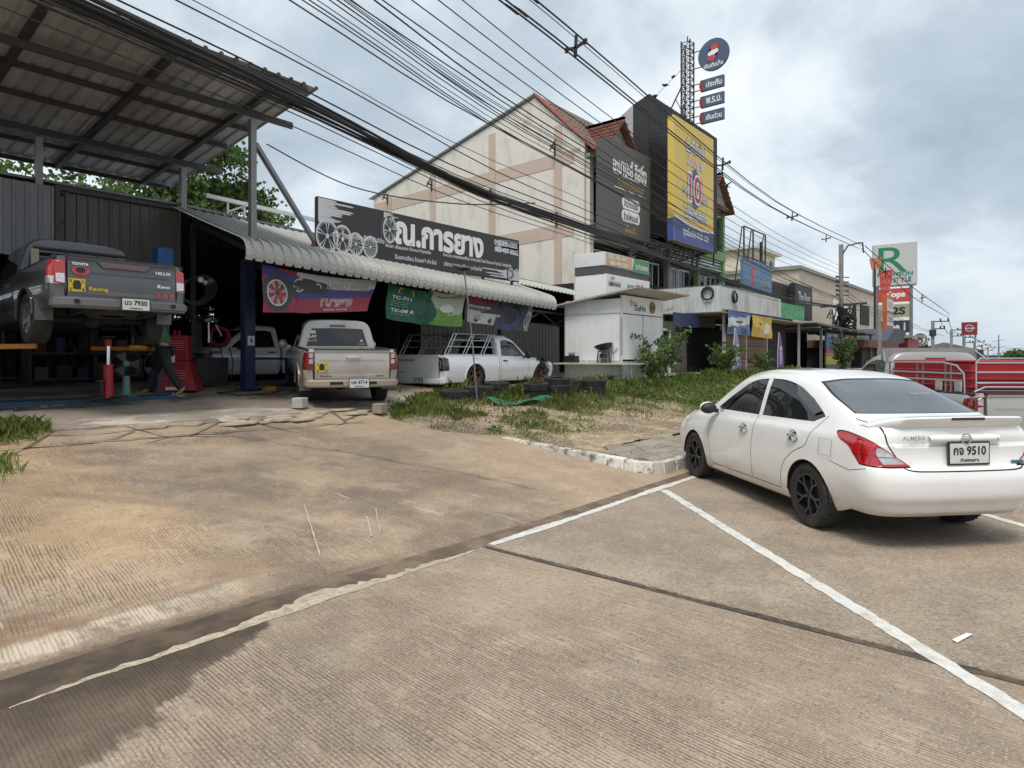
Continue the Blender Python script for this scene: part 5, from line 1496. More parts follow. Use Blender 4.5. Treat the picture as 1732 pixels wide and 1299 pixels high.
# ================================================================ WHITE KIOSK
M_KIOSK = mat('white_sheet_metal', (.78, .79, .795), .5, var=.03, scale=2, dirt=(.50, .49, .46), dirt_amt=.4, dirt_scale=1.3, stretch=(1, 1, .4))
M_KPANEL = mat('white_board', (.80, .80, .795), .6, var=.03, scale=2, dirt=(.56, .54, .50), dirt_amt=.35, dirt_scale=1.6)
kk = thing('kiosk', 'white sheet metal snack kiosk with a red edged roof and a yellow round sign', 'kiosk', (19.4, 11.5, .5))
sheets('wall_sheet', kk, M_KIOSK, (18.0, 12.62, .45), (0, -1, 0), (0, 0, 1), (-1, 0, 0), 2.16, [(0, 0), (1.05, 0)], .09, .012, .72)
sheets('wall_sheet', kk, M_KIOSK, (18.0, 12.62, 1.55), (0, -1, 0), (0, 0, 1), (-1, 0, 0), 2.10, [(0, 0), (1.52, 0)], .09, .012, .70)
sheets('wall_sheet', kk, M_KIOSK, (18.0, 12.62, 3.1), (0, -1, 0), (0, 0, 1), (-1, 0, 0), 2.16, [(0, 0), (.42, 0)], .09, .012, .72)
for (p, q) in (((18, 12.62, .45), (18, 12.62, 3.45)), ((18, 10.46, .45), (18, 10.46, 3.62)), ((20.8, 10.46, .45), (20.8, 10.46, 3.5)), ((18, 12.62, 3.08), (18, 10.46, 3.08)), ((18, 12.62, 1.53), (18, 10.46, 1.53))):
    b = MB(); b.bar(p, q, .05); b.build('corner_trim', M_WHITEMETAL, kk)
b = MB(); b.box2((18.03, 10.50, .45), (20.78, 10.53, 1.5)); b.build('front_panel', M_KPANEL, kk)
for x0 in (18.03, 19.43):
    b = MB(); b.box2((x0, 10.45, 1.56), (x0 + 1.34, 10.49, 3.02)); b.build('shutter_panel', M_KPANEL, kk, bevel=.004)
b = MB(); b.box2((18.03, 10.44, 3.05), (20.78, 10.48, 3.62)); fp = b.build('sign_panel', M_KPANEL, kk)
b = MB(); b.box2((20.77, 10.5, .45), (20.8, 12.6, 3.4)); b.box2((18.05, 12.58, .45), (20.8, 12.62, 3.4)); b.build('back_wall', M_KIOSK, kk)
b = MB(); b.prism([(17.7, 9.75, 3.78), (17.7, 13.0, 3.35), (17.7, 13.0, 3.37), (17.7, 9.75, 3.80)], (3.7, 0, 0)); b.build('roof', mat('roof_underside', (.58, .57, .54), .7, var=.1, dirt=(.2, .15, .12), dirt_amt=.5), kk)
b = MB()
for k in range(26): b.cyl((17.74 + k * .146, 9.73, 3.805), (17.74 + k * .146, 13.0, 3.375), .024, 6)
o = b.build('roof_ribs', mat('faded_red_roof', (.22, .10, .085), .7, var=.2, dirt=(.3, .26, .22), dirt_amt=.5), kk); o['kind'] = 'stuff'
b = MB(); b.box2((17.45, 9.95, 1.40), (18.0, 12.75, 1.45)); b.box2((18.0, 9.95, 1.40), (20.9, 10.43, 1.45)); b.build('counter', mat('pale_counter', (.52, .50, .46), .6, var=.1), kk)
b = MB(); b.bar((18.0, 10.47, .95), (17.6, 10.2, 1.38), .04); b.bar((17.95, 10.1, .4), (17.95, 10.1, 1.4), .05); b.build('counter_strut', M_WHITEMETAL, kk)
b = MB(); M_ = rotm((0, -1, 0), (0, .35, .94), (17.96, 10.75, 1.98)); b.box((0, 0, 0), (.28, .26, .004), mtx=M_ @ Matrix.Rotation(R(40), 4, 'Z')); b.build('paper_notice', M_WHITE, kk)
lettering(kk, 'ร้าน', (18.72, 10.432, 3.42), FR, FU, .42, .24, mat('brown_print', (.14, .09, .06), .6), .0)
lettering(kk, 'GaHo', (19.18, 10.432, 3.26), FR, FU, .75, .20, M_DGRY, .015)
b = MB(); b.cyl((20.02, 10.44, 3.33), (20.02, 10.425, 3.33), .22, 28); rs = b.build('round_sign', mat('mustard_print', (.50, .38, .10), .6), kk)
b = MB(); b.torus(rotm(FR, FU, (20.02, 10.42, 3.33)), .15, .022, 24, 5); b.torus(rotm(FR, FU, (20.02, 10.42, 3.33)), .06, .02, 16, 5); b.build('ring_print', M_DGRY, rs)
b = MB(); b.bar((21.0, 10.4, 3.3), (21.15, 10.2, 3.36), .1, .06); b.build('flood_lamp', M_WHITEMETAL, kk)
b = MB(); b.bar((17.97, 10.43, 1.7), (17.96, 10.42, 2.9), .03); b.build('cable_pipe', M_GREYREND, kk)
# things on its counter
wk = thing('wok_stand', 'black wok tilted on a small dark iron stand on the kiosk counter', 'wok', (17.72, 10.95, 1.45))
b = MB(); b.lathe([(.02, -.13), (.16, -.10), (.26, -.02), (.31, .05), (.30, .055), (.25, -.01), (.15, -.085), (0, -.115)], Matrix.Translation((17.72, 10.95, 1.98)) @ Matrix.Rotation(R(-14), 4, 'X'), 26); b.build('wok', M_PLASTIC, wk)
b = MB()
for k in range(4):
    a = R(45 + 90 * k); b.bar((17.72 + .17 * math.cos(a), 10.95 + .17 * math.sin(a), 1.84), (17.72 + .21 * math.cos(a), 10.95 + .21 * math.sin(a), 1.45), .03)
b.torus(Matrix.Translation((17.72, 10.95, 1.82)), .17, .02, 20, 6); b.cyl((17.72, 10.95, 1.62), (17.72, 10.95, 1.74), .13, 14); b.build('stand', M_DKSTEEL, wk)
cr_ = thing('bottle_crate', 'small dark crate of bottles at the far end of the kiosk counter', 'crate', (17.72, 12.2, 1.45))
b = MB(); b.box2((17.6, 11.98, 1.46), (17.86, 12.42, 1.50))
for (a, c) in (((17.6, 11.98, 1.50), (17.62, 12.42, 1.68)), ((17.84, 11.98, 1.50), (17.86, 12.42, 1.68)), ((17.62, 11.98, 1.50), (17.84, 12.0, 1.68)), ((17.62, 12.40, 1.50), (17.84, 12.42, 1.68)), ((17.62, 12.19, 1.50), (17.84, 12.21, 1.66))): b.box2(a, c)
b.build('crate', M_PLASTIC, cr_)
for k in range(6):
    b = MB(); b.lathe([(0, 0), (.045, 0), (.045, .17), (.018, .23), (.016, .29), (0, .29)], Matrix.Translation((17.68 + .09 * (k % 2), 12.06 + .13 * (k // 2), 1.5)), 10); b.build('bottle', [M_PLASTIC, M_LGRY, M_WINGLASS][k % 3], cr_)
for k, y in enumerate((11.55, 11.75)):
    b = MB(); b.cyl((17.62, y, 1.45), (17.62, y, 1.53), .035, 12); tag(b.build('glass_jar', M_LGRY), ('small pale jar on the kiosk counter nearer the wok', 'small pale jar on the kiosk counter nearer the crate')[k], 'jar')
# ================================================================ VEHICLES
def pchip(xk, yk, x):
    xk, yk = np.asarray(xk, float), np.asarray(yk, float)
    h = np.diff(xk); d = np.diff(yk) / h; n = len(xk); m = np.zeros(n)
    for i in range(1, n - 1):
        if d[i - 1] * d[i] > 0:
            w1, w2 = 2 * h[i] + h[i - 1], h[i] + 2 * h[i - 1]
            m[i] = (w1 + w2) / (w1 / d[i - 1] + w2 / d[i])
    m[0], m[-1] = d[0], d[-1]
    x = np.clip(np.asarray(x, float), xk[0], xk[-1]); i = np.clip(np.searchsorted(xk, x) - 1, 0, n - 2)
    t = (x - xk[i]) / h[i]
    return (2 * t**3 - 3 * t**2 + 1) * yk[i] + (t**3 - 2 * t**2 + t) * h[i] * m[i] + (-2 * t**3 + 3 * t**2) * yk[i + 1] + (t**3 - t**2) * h[i] * m[i + 1]


def loft_body(keys, table, rear, front, nprof=52, dx=.045, ncap=16):
    """keys: station x; table rows: 9 control points (w, z) per station; rear/front: (x0, n, [(z, xend)], dz)"""
    T = np.array(table, float)            # stations x 9 x 2
    tt = np.linspace(0, 8, nprof)

    def prof(x):
        c = np.array([[pchip(keys, T[:, j, k], x) for k in (0, 1)] for j in range(9)])
        return np.stack([pchip(range(9), c[:, 0], tt), pchip(range(9), c[:, 1], tt)], -1)
    rows = []

    def cap(spec, order):
        x0, n, ends, dz = spec; p = prof(x0); ez, ex = [e[0] for e in ends], [e[1] for e in ends]
        out = []
        for th in order:
            s, c = math.sin(th) ** (2 / n), max(0.0, math.cos(th)) ** (2 / n)
            zz = p[:, 1] + np.where(p[:, 1] > .9, dz, 0) * s
            xe = np.interp(zz, ez, ex)
            out.append(np.stack([x0 + (xe - x0) * s, p[:, 0] * c, zz], -1))
        return out
    ths = [math.pi / 2 * (k / ncap) for k in range(ncap + 1)]
    rows += cap(rear, ths[::-1])
    n = int((front[0] - rear[0]) / dx)
    for i in range(1, n):
        x = rear[0] + (front[0] - rear[0]) * i / n; p = prof(x)
        rows.append(np.stack([np.full(nprof, x), p[:, 0], p[:, 1]], -1))
    rows += cap(front, ths)
    bm = bmesh.new(); V = {}
    for s in (1, -1):
        for i, r in enumerate(rows):
            for j, (x, y, z) in enumerate(r):
                if s == -1 and (y < 1e-5): V[s, i, j] = V[1, i, j]
                else: V[s, i, j] = bm.verts.new((x, y * s, z))
        for i in range(len(rows) - 1):
            for j in range(nprof - 1):
                q = [V[s, i, j], V[s, i + 1, j], V[s, i + 1, j + 1], V[s, i, j + 1]]
                q = list(dict.fromkeys(q))
                if len(q) > 2:
                    if s == -1: q.reverse()
                    try: bm.faces.new(q)
                    except ValueError: pass
    bmesh.ops.remove_doubles(bm, verts=bm.verts, dist=2e-4)
    bmesh.ops.recalc_face_normals(bm, faces=bm.faces)
    bm.faces.layers.int.new('part')
    return bm


def inside(poly, u, v):
    c = False; n = len(poly); j = n - 1
    for i in range(n):
        xi, yi = poly[i]; xj, yj = poly[j]
        if (yi > v) != (yj > v) and u < (xj - xi) * (v - yi) / (yj - yi) + xi: c = not c
        j = i
    return c


def smooth_poly(P, k=5):
    """closed Catmull-Rom through the points; a point given with a third value stays a corner"""
    out = []; n = len(P)
    for i in range(n):
        p0, p1, p2, p3 = (np.array(P[(i + d) % n][:2], float) for d in (-1, 0, 1, 2))
        if len(P[i]) > 2: p0 = p1
        if len(P[(i + 1) % n]) > 2: p3 = p2
        for t in np.linspace(0, 1, k, endpoint=False):
            out.append(tuple(.5 * ((2 * p1) + (p2 - p0) * t + (2 * p0 - 5 * p1 + 4 * p2 - p3) * t**2 + (3 * p1 - p0 - 3 * p2 + p3) * t**3)))
    return out


def cut(bm, poly, U, Vv, part, keep, over=None):
    """cuts the outline (in the plane of U and Vv) into the skin and numbers the faces within"""
    U, Vv = Vector(U), Vector(Vv); D = U.cross(Vv); L = bm.faces.layers.int['part']
    for i in range(len(poly)):
        a, b = poly[i], poly[(i + 1) % len(poly)]
        if math.hypot(a[0] - b[0], a[1] - b[1]) < 1e-6: continue
        lo = (min(a[0], b[0]) - .002, min(a[1], b[1]) - .002); hi = (max(a[0], b[0]) + .002, max(a[1], b[1]) + .002)
        fs = []
        for f in bm.faces:
            if not keep(f): continue
            us = [v.co.dot(U) for v in f.verts]
            if max(us) < lo[0] or min(us) > hi[0]: continue
            vs = [v.co.dot(Vv) for v in f.verts]
            if max(vs) < lo[1] or min(vs) > hi[1]: continue
            fs.append(f)
        if not fs: continue
        e = U * (b[0] - a[0]) + Vv * (b[1] - a[1]); no = e.cross(D).normalized()
        ed = {x for f in fs for x in f.edges}; ve = {x for f in fs for x in f.verts}
        bmesh.ops.bisect_plane(bm, geom=list(fs) + list(ed) + list(ve), plane_co=U * a[0] + Vv * a[1], plane_no=no, dist=1e-5)
    for f in bm.faces:
        if not keep(f): continue
        if over is not None and f[L] not in over: continue
        c = f.calc_center_median()
        if inside(poly, c.dot(U), c.dot(Vv)): f[L] = part


def strip(pts, w):
    """outline of a line of width w"""
    P = [np.array(p, float) for p in pts]; l, r = [], []
    for i, p in enumerate(P):
        d = P[min(i + 1, len(P) - 1)] - P[max(i - 1, 0)]; d /= np.hypot(*d); n = np.array([-d[1], d[0]]) * w / 2
        l.append(tuple(p + n)); r.append(tuple(p - n))
    return [[l[i], l[i + 1], r[i + 1], r[i]] for i in range(len(P) - 1)]


def curve(pts, k=6):
    out = []; n = len(pts)
    for i in range(n - 1):
        p0, p1, p2, p3 = (np.array(pts[min(max(i + d, 0), n - 1)], float) for d in (-1, 0, 1, 2))
        for t in np.linspace(0, 1, k, endpoint=False):
            out.append(tuple(.5 * ((2 * p1) + (p2 - p0) * t + (2 * p0 - 5 * p1 + 4 * p2 - p3) * t**2 + (3 * p1 - p0 - 3 * p2 + p3) * t**3)))
    out.append(tuple(pts[-1])); return out


def extract(bm, spec, parent):
    """splits the numbered faces into objects: spec = {number: (name, material, push along normal, label)}; number -1 is thrown away"""
    L = bm.faces.layers.int['part']; bm.normal_update(); bm.verts.index_update()
    nrm = {v.index: v.normal.copy() for v in bm.verts}
    out = {}
    for num, (name, m, push, lab) in spec.items():
        mp, vs, fs = {}, [], []; ns = []
        for f in bm.faces:
            if f[L] != num: continue
            ids = []
            for v in f.verts:
                if v.index not in mp:
                    mp[v.index] = len(vs); vs.append(tuple(v.co + nrm[v.index] * push)); ns.append(tuple(nrm[v.index]))
                ids.append(mp[v.index])
            fs.append(ids)
        if not fs: continue
        me = bpy.data.meshes.new(name); me.from_pydata(vs, [], fs); me.materials.append(m)
        me.polygons.foreach_set('use_smooth', [True] * len(fs)); me.normals_split_custom_set_from_vertices(ns)
        o = bpy.data.objects.new(name, me); link(o, parent)
        if lab: o['label'] = lab
        out[num] = o
    return out


def wheel(parent, loc, r, w, rim_m, spokes, left, tyre_m=None, rr=.69, ysp=True):
    """hub with a tyre and a rim; the face looks out along local +Y for the left side"""
    s = 1 if left else -1
    M = Matrix.Translation(loc) @ Matrix.Rotation(R(-90 * s), 4, 'X')    # local Z of the lathe points outward
    b = MB(); b.lathe([(0, -w * .3), (r * .5, -w * .3), (r * .5, w * .12), (r * .1, w * .16), (0, w * .16)], M, 24)
    hub = b.build('wheel', M_UNDER, parent, local=True)
    b = MB(); ri = r * rr
    b.lathe([(ri, -w * .45), (ri + (r - ri) * .35, -w * .52), (r * .94, -w * .48), (r * .99, -w * .38), (r, -w * .2), (r, w * .2), (r * .99, w * .38), (r * .94, w * .48), (ri + (r - ri) * .35, w * .52), (ri, w * .45)], M, 40)
    # tread grooves as proud blocks on the shoulder
    for k in range(36):
        a = 2 * math.pi * k / 36
        for zz in (-.32, 0, .32):
            b.box((0, 0, 0), (.012, r * .06, w * .22), mtx=M @ Matrix.Rotation(a, 4, 'Z') @ Matrix.Translation((r * .978, 0, w * zz)))
    b.build('tyre', tyre_m or M_TYRE, hub, local=True)
    b = MB(); b.lathe([(ri * .98, w * .42), (ri * 1.0, w * .47), (ri * .90, w * .44), (ri * .88, w * .1), (ri * .84, -w * .2)], M, 40)
    b.lathe([(0, w * .34), (ri * .14, w * .34), (ri * .20, w * .22), (ri * .2, w * .05)], M, 20)
    for k in range(spokes):
        a = 2 * math.pi * k / spokes + .35
        Rm = M @ Matrix.Rotation(a, 4, 'Z')
        def pt(rad, ang, z): return Rm @ Vector((rad * math.cos(ang), rad * math.sin(ang), z))
        if ysp:
            b.bar(pt(ri * .12, 0, w * .30), pt(ri * .52, 0, w * .34), ri * .13, w * .14, up=M.to_3x3() @ Vector((0, 0, 1)))
            for q in (-1, 1): b.bar(pt(ri * .48, 0, w * .34), pt(ri * .93, q * .26, w * .40), ri * .085, w * .12, up=M.to_3x3() @ Vector((0, 0, 1)))
        else:
            b.bar(pt(ri * .12, 0, w * .30), pt(ri * .93, 0, w * .40), ri * .20, w * .12, up=M.to_3x3() @ Vector((0, 0, 1)))
        b.cyl(pt(ri * .13, .5, w * .34), pt(ri * .13, .5, w * .37), ri * .035, 6)
    b.build('rim', rim_m, hub, local=True)
    return hub


def plate(parent, cx, z, x, s1, s2, w=.34, h=.155, tilt=0, blue=False):
    """number plate facing -X"""
    t = MB(); t.box((x, cx, z), (.014, w + .03, h + .03)); fr = t.build('number_plate', M_PLASTIC if not blue else M_BLUEV, parent, local=True, bevel=.004)
    t = MB(); t.box((x - .006, cx, z), (.008, w, h)); t.build('plate_face', M_PLATE, fr, local=True)
    lettering(fr, s1, (x - .0125, cx, z + h * .14), (0, -1, 0), (0, 0, 1), w * .84, h * .46, M_BLACK, .03, local=True)
    if s2: lettering(fr, s2, (x - .0125, cx, z - h * .33), (0, -1, 0), (0, 0, 1), w * .48, h * .18, M_BLACK, .03, local=True)


def sedan():
    root = thing('parked_car', 'white four door sedan with black spoked wheels parked nose to the kerb', 'car', (7.17, 1.225, 0), R(47.6))
    paint = mat('white_car_paint', (.80, .80, .785), .25, var=.02, coat=1, spec=.5, low_dirt=(.18, .28, (.40, .31, .21), .6))
    keys = [-.50, -.30, 0, .35, .8, 1.2, 1.6, 2.0, 2.35, 2.8, 3.05]
    rows = [  # sill-in, sill, low, mid, shoulder, belt, rail, roof, centre
        (.74, .755, .80, .838, .805, .88, .735, 1.005, .645, 1.075, .42, 1.10, 1.108),
        (.75, .772, .815, .843, .81, .88, .745, 1.0, .612, 1.155, .42, 1.185, 1.195),
        (.75, .785, .825, .847, .815, .875, .755, .985, .583, 1.27, .41, 1.315, 1.33),
        (.75, .79, .83, .8475, .815, .875, .76, .978, .565, 1.375, .40, 1.43, 1.445),
        (.75, .79, .83, .8475, .815, .87, .763, .967, .56, 1.42, .40, 1.478, 1.495),
        (.75, .79, .83, .8475, .815, .86, .762, .957, .56, 1.425, .40, 1.483, 1.50),
        (.75, .79, .83, .8475, .813, .85, .758, .948, .565, 1.375, .42, 1.44, 1.46),
        (.75, .79, .83, .8475, .81, .84, .752, .938, .60, 1.20, .45, 1.262, 1.285),
        (.75, .785, .825, .845, .80, .835, .735, .92, .66, 1.00, .48, 1.035, 1.048),
        (.73, .765, .805, .825, .775, .79, .70, .87, .61, .925, .42, .952, .96),
        (.69, .73, .775, .795, .735, .75, .66, .815, .57, .862, .40, .882, .888)]
    tb = [[(r[0], .185), (r[1], .215), (r[2], .36), (r[3], .60), (r[4], r[5]), (r[6], r[7]), (r[8], r[9]), (r[10], r[11]), (0, r[12])] for r in rows]
    tb[0][:3] = [(.72, .285), (.745, .315), (.80, .42)]; tb[1][:3] = [(.74, .22), (.765, .25), (.812, .38)]
    rear = (-.50, 4.6, [(.18, -.80), (.285, -.84), (.33, -.90), (.40, -.922), (.435, -.966), (.50, -.98), (.59, -.985), (.67, -.975), (.70, -.94), (.74, -.915), (.84, -.905), (.96, -.915), (1.04, -.90), (1.08, -.86), (1.14, -.84)], -.03)
    front = (3.05, 3.2, [(.18, 3.28), (.25, 3.36), (.40, 3.43), (.55, 3.44), (.66, 3.40), (.76, 3.30), (.86, 3.20), (.92, 3.10)], 0)
    bm = loft_body(keys, tb, rear, front)
    X, Z, Yv = (1, 0, 0), (0, 0, 1), (0, 1, 0)
    sp = {}
    dlo1 = smooth_poly([(2.03, .975, 1), (1.78, 1.14), (1.52, 1.30), (1.30, 1.365), (1.085, 1.385, 1), (1.03, .985, 1)], 5)
    dlo2 = smooth_poly([(.955, .987, 1), (1.0, 1.387, 1), (.72, 1.378), (.44, 1.325), (.16, 1.215), (-.09, 1.085, 1), (-.12, 1.065, 1), (.02, 1.005, 1)], 5)
    vis1 = [(1.085, 1.385), (1.085, 1.305), (1.30, 1.285), (1.50, 1.225), (1.80, 1.06), (1.90, .99), (1.99, 1.0), (1.78, 1.145), (1.52, 1.305), (1.30, 1.37)]
    vis2 = [(.985, 1.387), (.98, 1.305), (.72, 1.298), (.46, 1.245), (.22, 1.15), (.05, 1.07), (-.05, 1.11), (.16, 1.22), (.44, 1.33), (.72, 1.382)]
    arch = lambda cx: [(cx + .345 * math.cos(R(a)), .30 + .345 * math.sin(R(a))) for a in range(0, 360, 12)]
    front_door = [[(1.045, .30), (1.03, .985)], curve([(2.06, .97), (2.12, .80), (2.12, .55), (2.10, .30)], 4)]
    rear_seam = curve([(-.16, 1.075), (-.02, .90), (.03, .78), (.20, .70), (.36, .58), (.44, .44), (.46, .30)], 5)
    sill = [(.46, .285), (2.10, .285)]
    doorF = [(1.047, .29)] + [(1.03, .985), (2.045, .975)] + curve([(2.06, .97), (2.12, .80), (2.12, .55), (2.10, .30)], 4)
    doorR = [(1.040, .29), (1.026, .985), (.0, 1.0)] + curve([(-.02, .90), (.03, .78), (.20, .70), (.36, .58), (.44, .44), (.46, .30)], 5)
    roof_seam = curve([(-.28, .62), (.1, .56), (.35, .535), (1.0, .53), (1.6, .55)], 5)
    for s in (1, -1):
        base = 0 if s == 1 else 40
        side = lambda f, s=s: f.normal.y * s > .18 and f.calc_center_median().y * s > .45
        for cx in (0, 2.6): cut(bm, arch(cx), X, Z, -1, side)
        cut(bm, doorF, X, Z, 20 + base, side, (0,)); cut(bm, doorR, X, Z, 21 + base, side, (0,))
        cut(bm, dlo1, X, Z, 2 + base, side, (0, 20 + base)); cut(bm, dlo2, X, Z, 3 + base, side, (0, 21 + base))
        cut(bm, [(1.04, .985), (1.09, 1.39), (.995, 1.39), (.948, .985)], X, Z, 4 + base, side, (0, 20 + base, 21 + base))
        for line in front_door + [rear_seam, sill]:
            for q in strip(line, .008): cut(bm, q, X, Z, 9, side, (0, 20 + base, 21 + base))
        for q in strip([(.32, .92), (.32, .92), (.2, .92), (.2, .78), (.33, .78), (.33, .92)][1:], .004): pass
        for q in strip([(-.36, .69), (-.62, .65), (-.80, .69)], .006): cut(bm, q, X, Z, 9, side, (0,))
    top = lambda f: f.normal.z > .3 and f.calc_center_median().z > 1.03
    rg = smooth_poly([(-.60, 1.122, 1), (.60, 1.122, 1), (.565, 1.25), (.50, 1.375, 1), (.25, 1.402), (-.25, 1.402), (-.50, 1.375, 1), (-.565, 1.25)], 5)
    cut(bm, [(y * 1.03, z + (.008 if z > 1.2 else -.005)) for y, z in rg], Yv, Z, 6, lambda f: top(f) and f.calc_center_median().x < .42, (0,))
    cut(bm, rg, Yv, Z, 5, lambda f: top(f) and f.calc_center_median().x < .42, (0, 6))
    wg = smooth_poly([(-.66, 1.02, 1), (.66, 1.02, 1), (.52, 1.40, 1), (-.52, 1.40, 1)], 3)
    cut(bm, wg, Yv, Z, 7, lambda f: f.normal.x > .3 and 1.4 < f.calc_center_median().x < 2.6, (0,))
    # tail lamp: seen from the rear corner
    for s in (1, -1):
        dg = R(38); U = Vector((math.sin(dg) * -1, -math.cos(dg) * s, 0)) if s == 1 else Vector((-math.sin(dg), math.cos(dg), 0))
        # U points to the right of a viewer standing off the rear corner
        U = Vector((math.sin(dg), -math.cos(dg) * s, 0)); U.x = -U.x
        corner = lambda f, s=s: f.calc_center_median().x < -.30 and f.calc_center_median().y * s > .25 and .60 < f.calc_center_median().z < 1.03
        c0 = Vector((-.70, .80 * s, 0)).dot(U)
        lamp = smooth_poly([(c0 - .165, .955), (c0 - .07, .960), (c0 + .10, .912), (c0 + .25, .815), (c0 + .375, .722, 1), (c0 + .17, .716), (c0 + .01, .726, 1), (c0 - .04, .80), (c0 - .085, .862), (c0 - .155, .905)], 4)
        cut(bm, [(c0 + .1 + (u - c0 - .1) * 1.035, .835 + (v - .835) * 1.09) for u, v in lamp], U, Z, 9, corner, (0,))
        lb = 0 if s == 1 else 40
        cut(bm, lamp, U, Z, 10 + lb, corner, (0, 9))
        clear = smooth_poly([(c0 + .14, .862), (c0 + .19, .852), (c0 + .335, .740, 1), (c0 + .185, .734, 1), (c0 + .135, .808)], 4)
        cut(bm, clear, U, Z, 11 + lb, corner, (10 + lb,))
        for q in strip([(c0 + .04, .92), (c0 + .025, .82), (c0 + .05, .72)], .006) + strip([(c0 - .06, .80), (c0 + .14, .80)], .006) + strip([(c0 + .13, .79), (c0 + .27, .79)], .006):
            cut(bm, q, U, Z, 12 + lb, corner, (10 + lb, 11 + lb))
    back = lambda f: f.calc_center_median().x < -.55
    for s in (1, -1):
        for q in strip(curve([(.655 * s, 1.09), (.66 * s, 1.0), (.655 * s, .90), (.60 * s, .80), (.56 * s, .72), (.49 * s, .688), (.3 * s, .681), (0, .679)], 4), .011): cut(bm, q, Yv, Z, 9, back, (0,))
    deck = lambda f: f.normal.z > .5 and f.calc_center_median().x < -.3 and .97 < f.calc_center_median().z < 1.12
    for s in (1, -1):
        for q in strip([(-.47, .655 * s), (-.86, .66 * s)], .008): cut(bm, q, X, Yv, 9, deck, (0,))
    sp = {0: ('body', paint, 0, None), 2: ('side_window', M_TINT, -.004, None), 3: ('side_window', M_TINT, -.004, None), 42: ('side_window', M_TINT, -.004, None), 43: ('side_window', M_TINT, -.004, None),
          4: ('door_pillar', paint, -.001, None), 44: ('door_pillar', paint, -.001, None), 5: ('rear_window', M_RGLASS, -.002, None), 6: ('window_seal', M_PLASTIC, 0, None), 7: ('windscreen', M_TINT, 0, None), 9: ('panel_seam', M_GAP, -.003, None),
          10: ('tail_lamp', M_LAMPRED, .004, None), 11: ('reversing_lamp', M_LAMPCLR, .004, None), 12: ('lamp_rib', M_LAMPDK, .006, None), 50: ('tail_lamp', M_LAMPRED, .004, None), 51: ('reversing_lamp', M_LAMPCLR, .004, None), 52: ('lamp_rib', M_LAMPDK, .006, None),
          20: ('door', paint, 0, None), 21: ('door', paint, 0, None), 60: ('door', paint, 0, None), 61: ('door', paint, 0, None)}
    parts = extract(bm, sp, root); bm.free()
    # underbody and wheel wells
    b = MB(); b.box2((-.30, -.56, .22), (3.2, .56, .28)); b.box2((-.78, -.62, .30), (3.05, .62, .55)); b.build('underbody', M_UNDER, root, local=True)
    b = MB()
    for cx in (0, 2.6):
        for s in (1, -1):
            n = 16; b = MB()
            b.add([(cx + .345 * math.cos(math.pi * k / n), yy * s, .30 + .345 * math.sin(math.pi * k / n)) for k in range(n + 1) for yy in (.83, .55)], [(2 * k, 2 * k + 1, 2 * k + 3, 2 * k + 2) for k in range(n)])
            b.build('wheel_well', M_UNDER, root, local=True)
    for cx in (0, 2.6):
        for s in (1, -1): wheel(root, (cx, .735 * s, .305), .305, .195, M_RIMBLK, 5, s == 1)
    # trunk spoiler
    b = MB()
    def spo(u, v):
        y = (u * 2 - 1) * .705; e = abs(u * 2 - 1); k = 1 - max(0, (e - .72) / .28) ** 2
        pr = [(-.66, 1.078), (-.76, 1.096 + .014 * k), (-.88, 1.108 + .024 * k), (-.955, 1.105 + .028 * k), (-.965, 1.095 + .026 * k), (-.945, 1.066), (-.90, 1.036), (-.86, 1.06)]
        i = v * (len(pr) - 1); a = int(min(i, len(pr) - 2)); f = i - a
        x, z = (pr[a][q] * (1 - f) + pr[a + 1][q] * f for q in (0, 1))
        return (x + .20 * (1 - k) + .07 * e * e, y, z - .016 * e * e - .055 * (1 - k))
    b.grid(spo, 40, 7); spoiler = b.build('spoiler', paint, root, local=True, ang=50)
    b = MB(); b.box((-.9625, .0, 1.113), (.012, .30, .022)); b.build('brake_light', M_LAMPBLK, spoiler, local=True)
    # garnish bar, badge, lettering, plate, badge on the right
    b = MB(); b.grid(lambda u, v: (-.915 - .022 * math.sin(math.pi * v) - .004, (u * 2 - 1) * .325, .945 + (v - .5) * .075 * (1 - .25 * abs(u * 2 - 1) ** 6)), 24, 6); g = b.build('trunk_garnish', paint, root, local=True)
    b = MB(); b.torus(rotm((0, -1, 0), (0, 0, 1), (-.945, 0, .945)), .042, .006, 24, 6); b.box((-.945, 0, .945), (.012, .10, .016)); b.build('emblem', M_CHROME, g, local=True)
    lettering(root, 'ALMERA', (-.928, .465, .955), (0, -1, 0), (0, 0, 1), .21, .036, M_CHROME, .02, local=True, name='badge_lettering')
    b = MB(); b.box((-.922, -.50, .745), (.006, .11, .022)); b.build('badge', mat('teal_badge', (.03, .16, .20), .3), root, local=True)
    plate(root, -.03, .825, -.935, 'กจ 9510', 'กำแพงเพชร', .36, .165)
    b = MB(); b.box((-.93, -.30, .945), (.02, .016, .016)); b.build('lock', M_BLACK, g, local=True)
    # door handles: chrome bowls
    for s in (1, -1):
        for num, hx, hz in ((20, 1.22, .815), (21, .23, .845)):
            o = parts.get(num if s == 1 else num + 40, root); y = .826 * s
            b = MB(); b.grid(lambda u, v: (hx + .076 * math.cos(u * 2 * math.pi) * v, y + s * (.010 - .018 * (1 - v * v)), hz + .064 * math.sin(u * 2 * math.pi) * v), 24, 5); b.build('handle_bowl', M_CHROME, o, local=True)
            b = MB(); b.tube([(hx - .085, y + s * .012, hz + .002), (hx - .05, y + s * .034, hz + .006), (hx + .05, y + s * .034, hz + .006), (hx + .085, y + s * .012, hz + .002)], .013, 8); b.build('handle', M_CHROME, o, local=True)
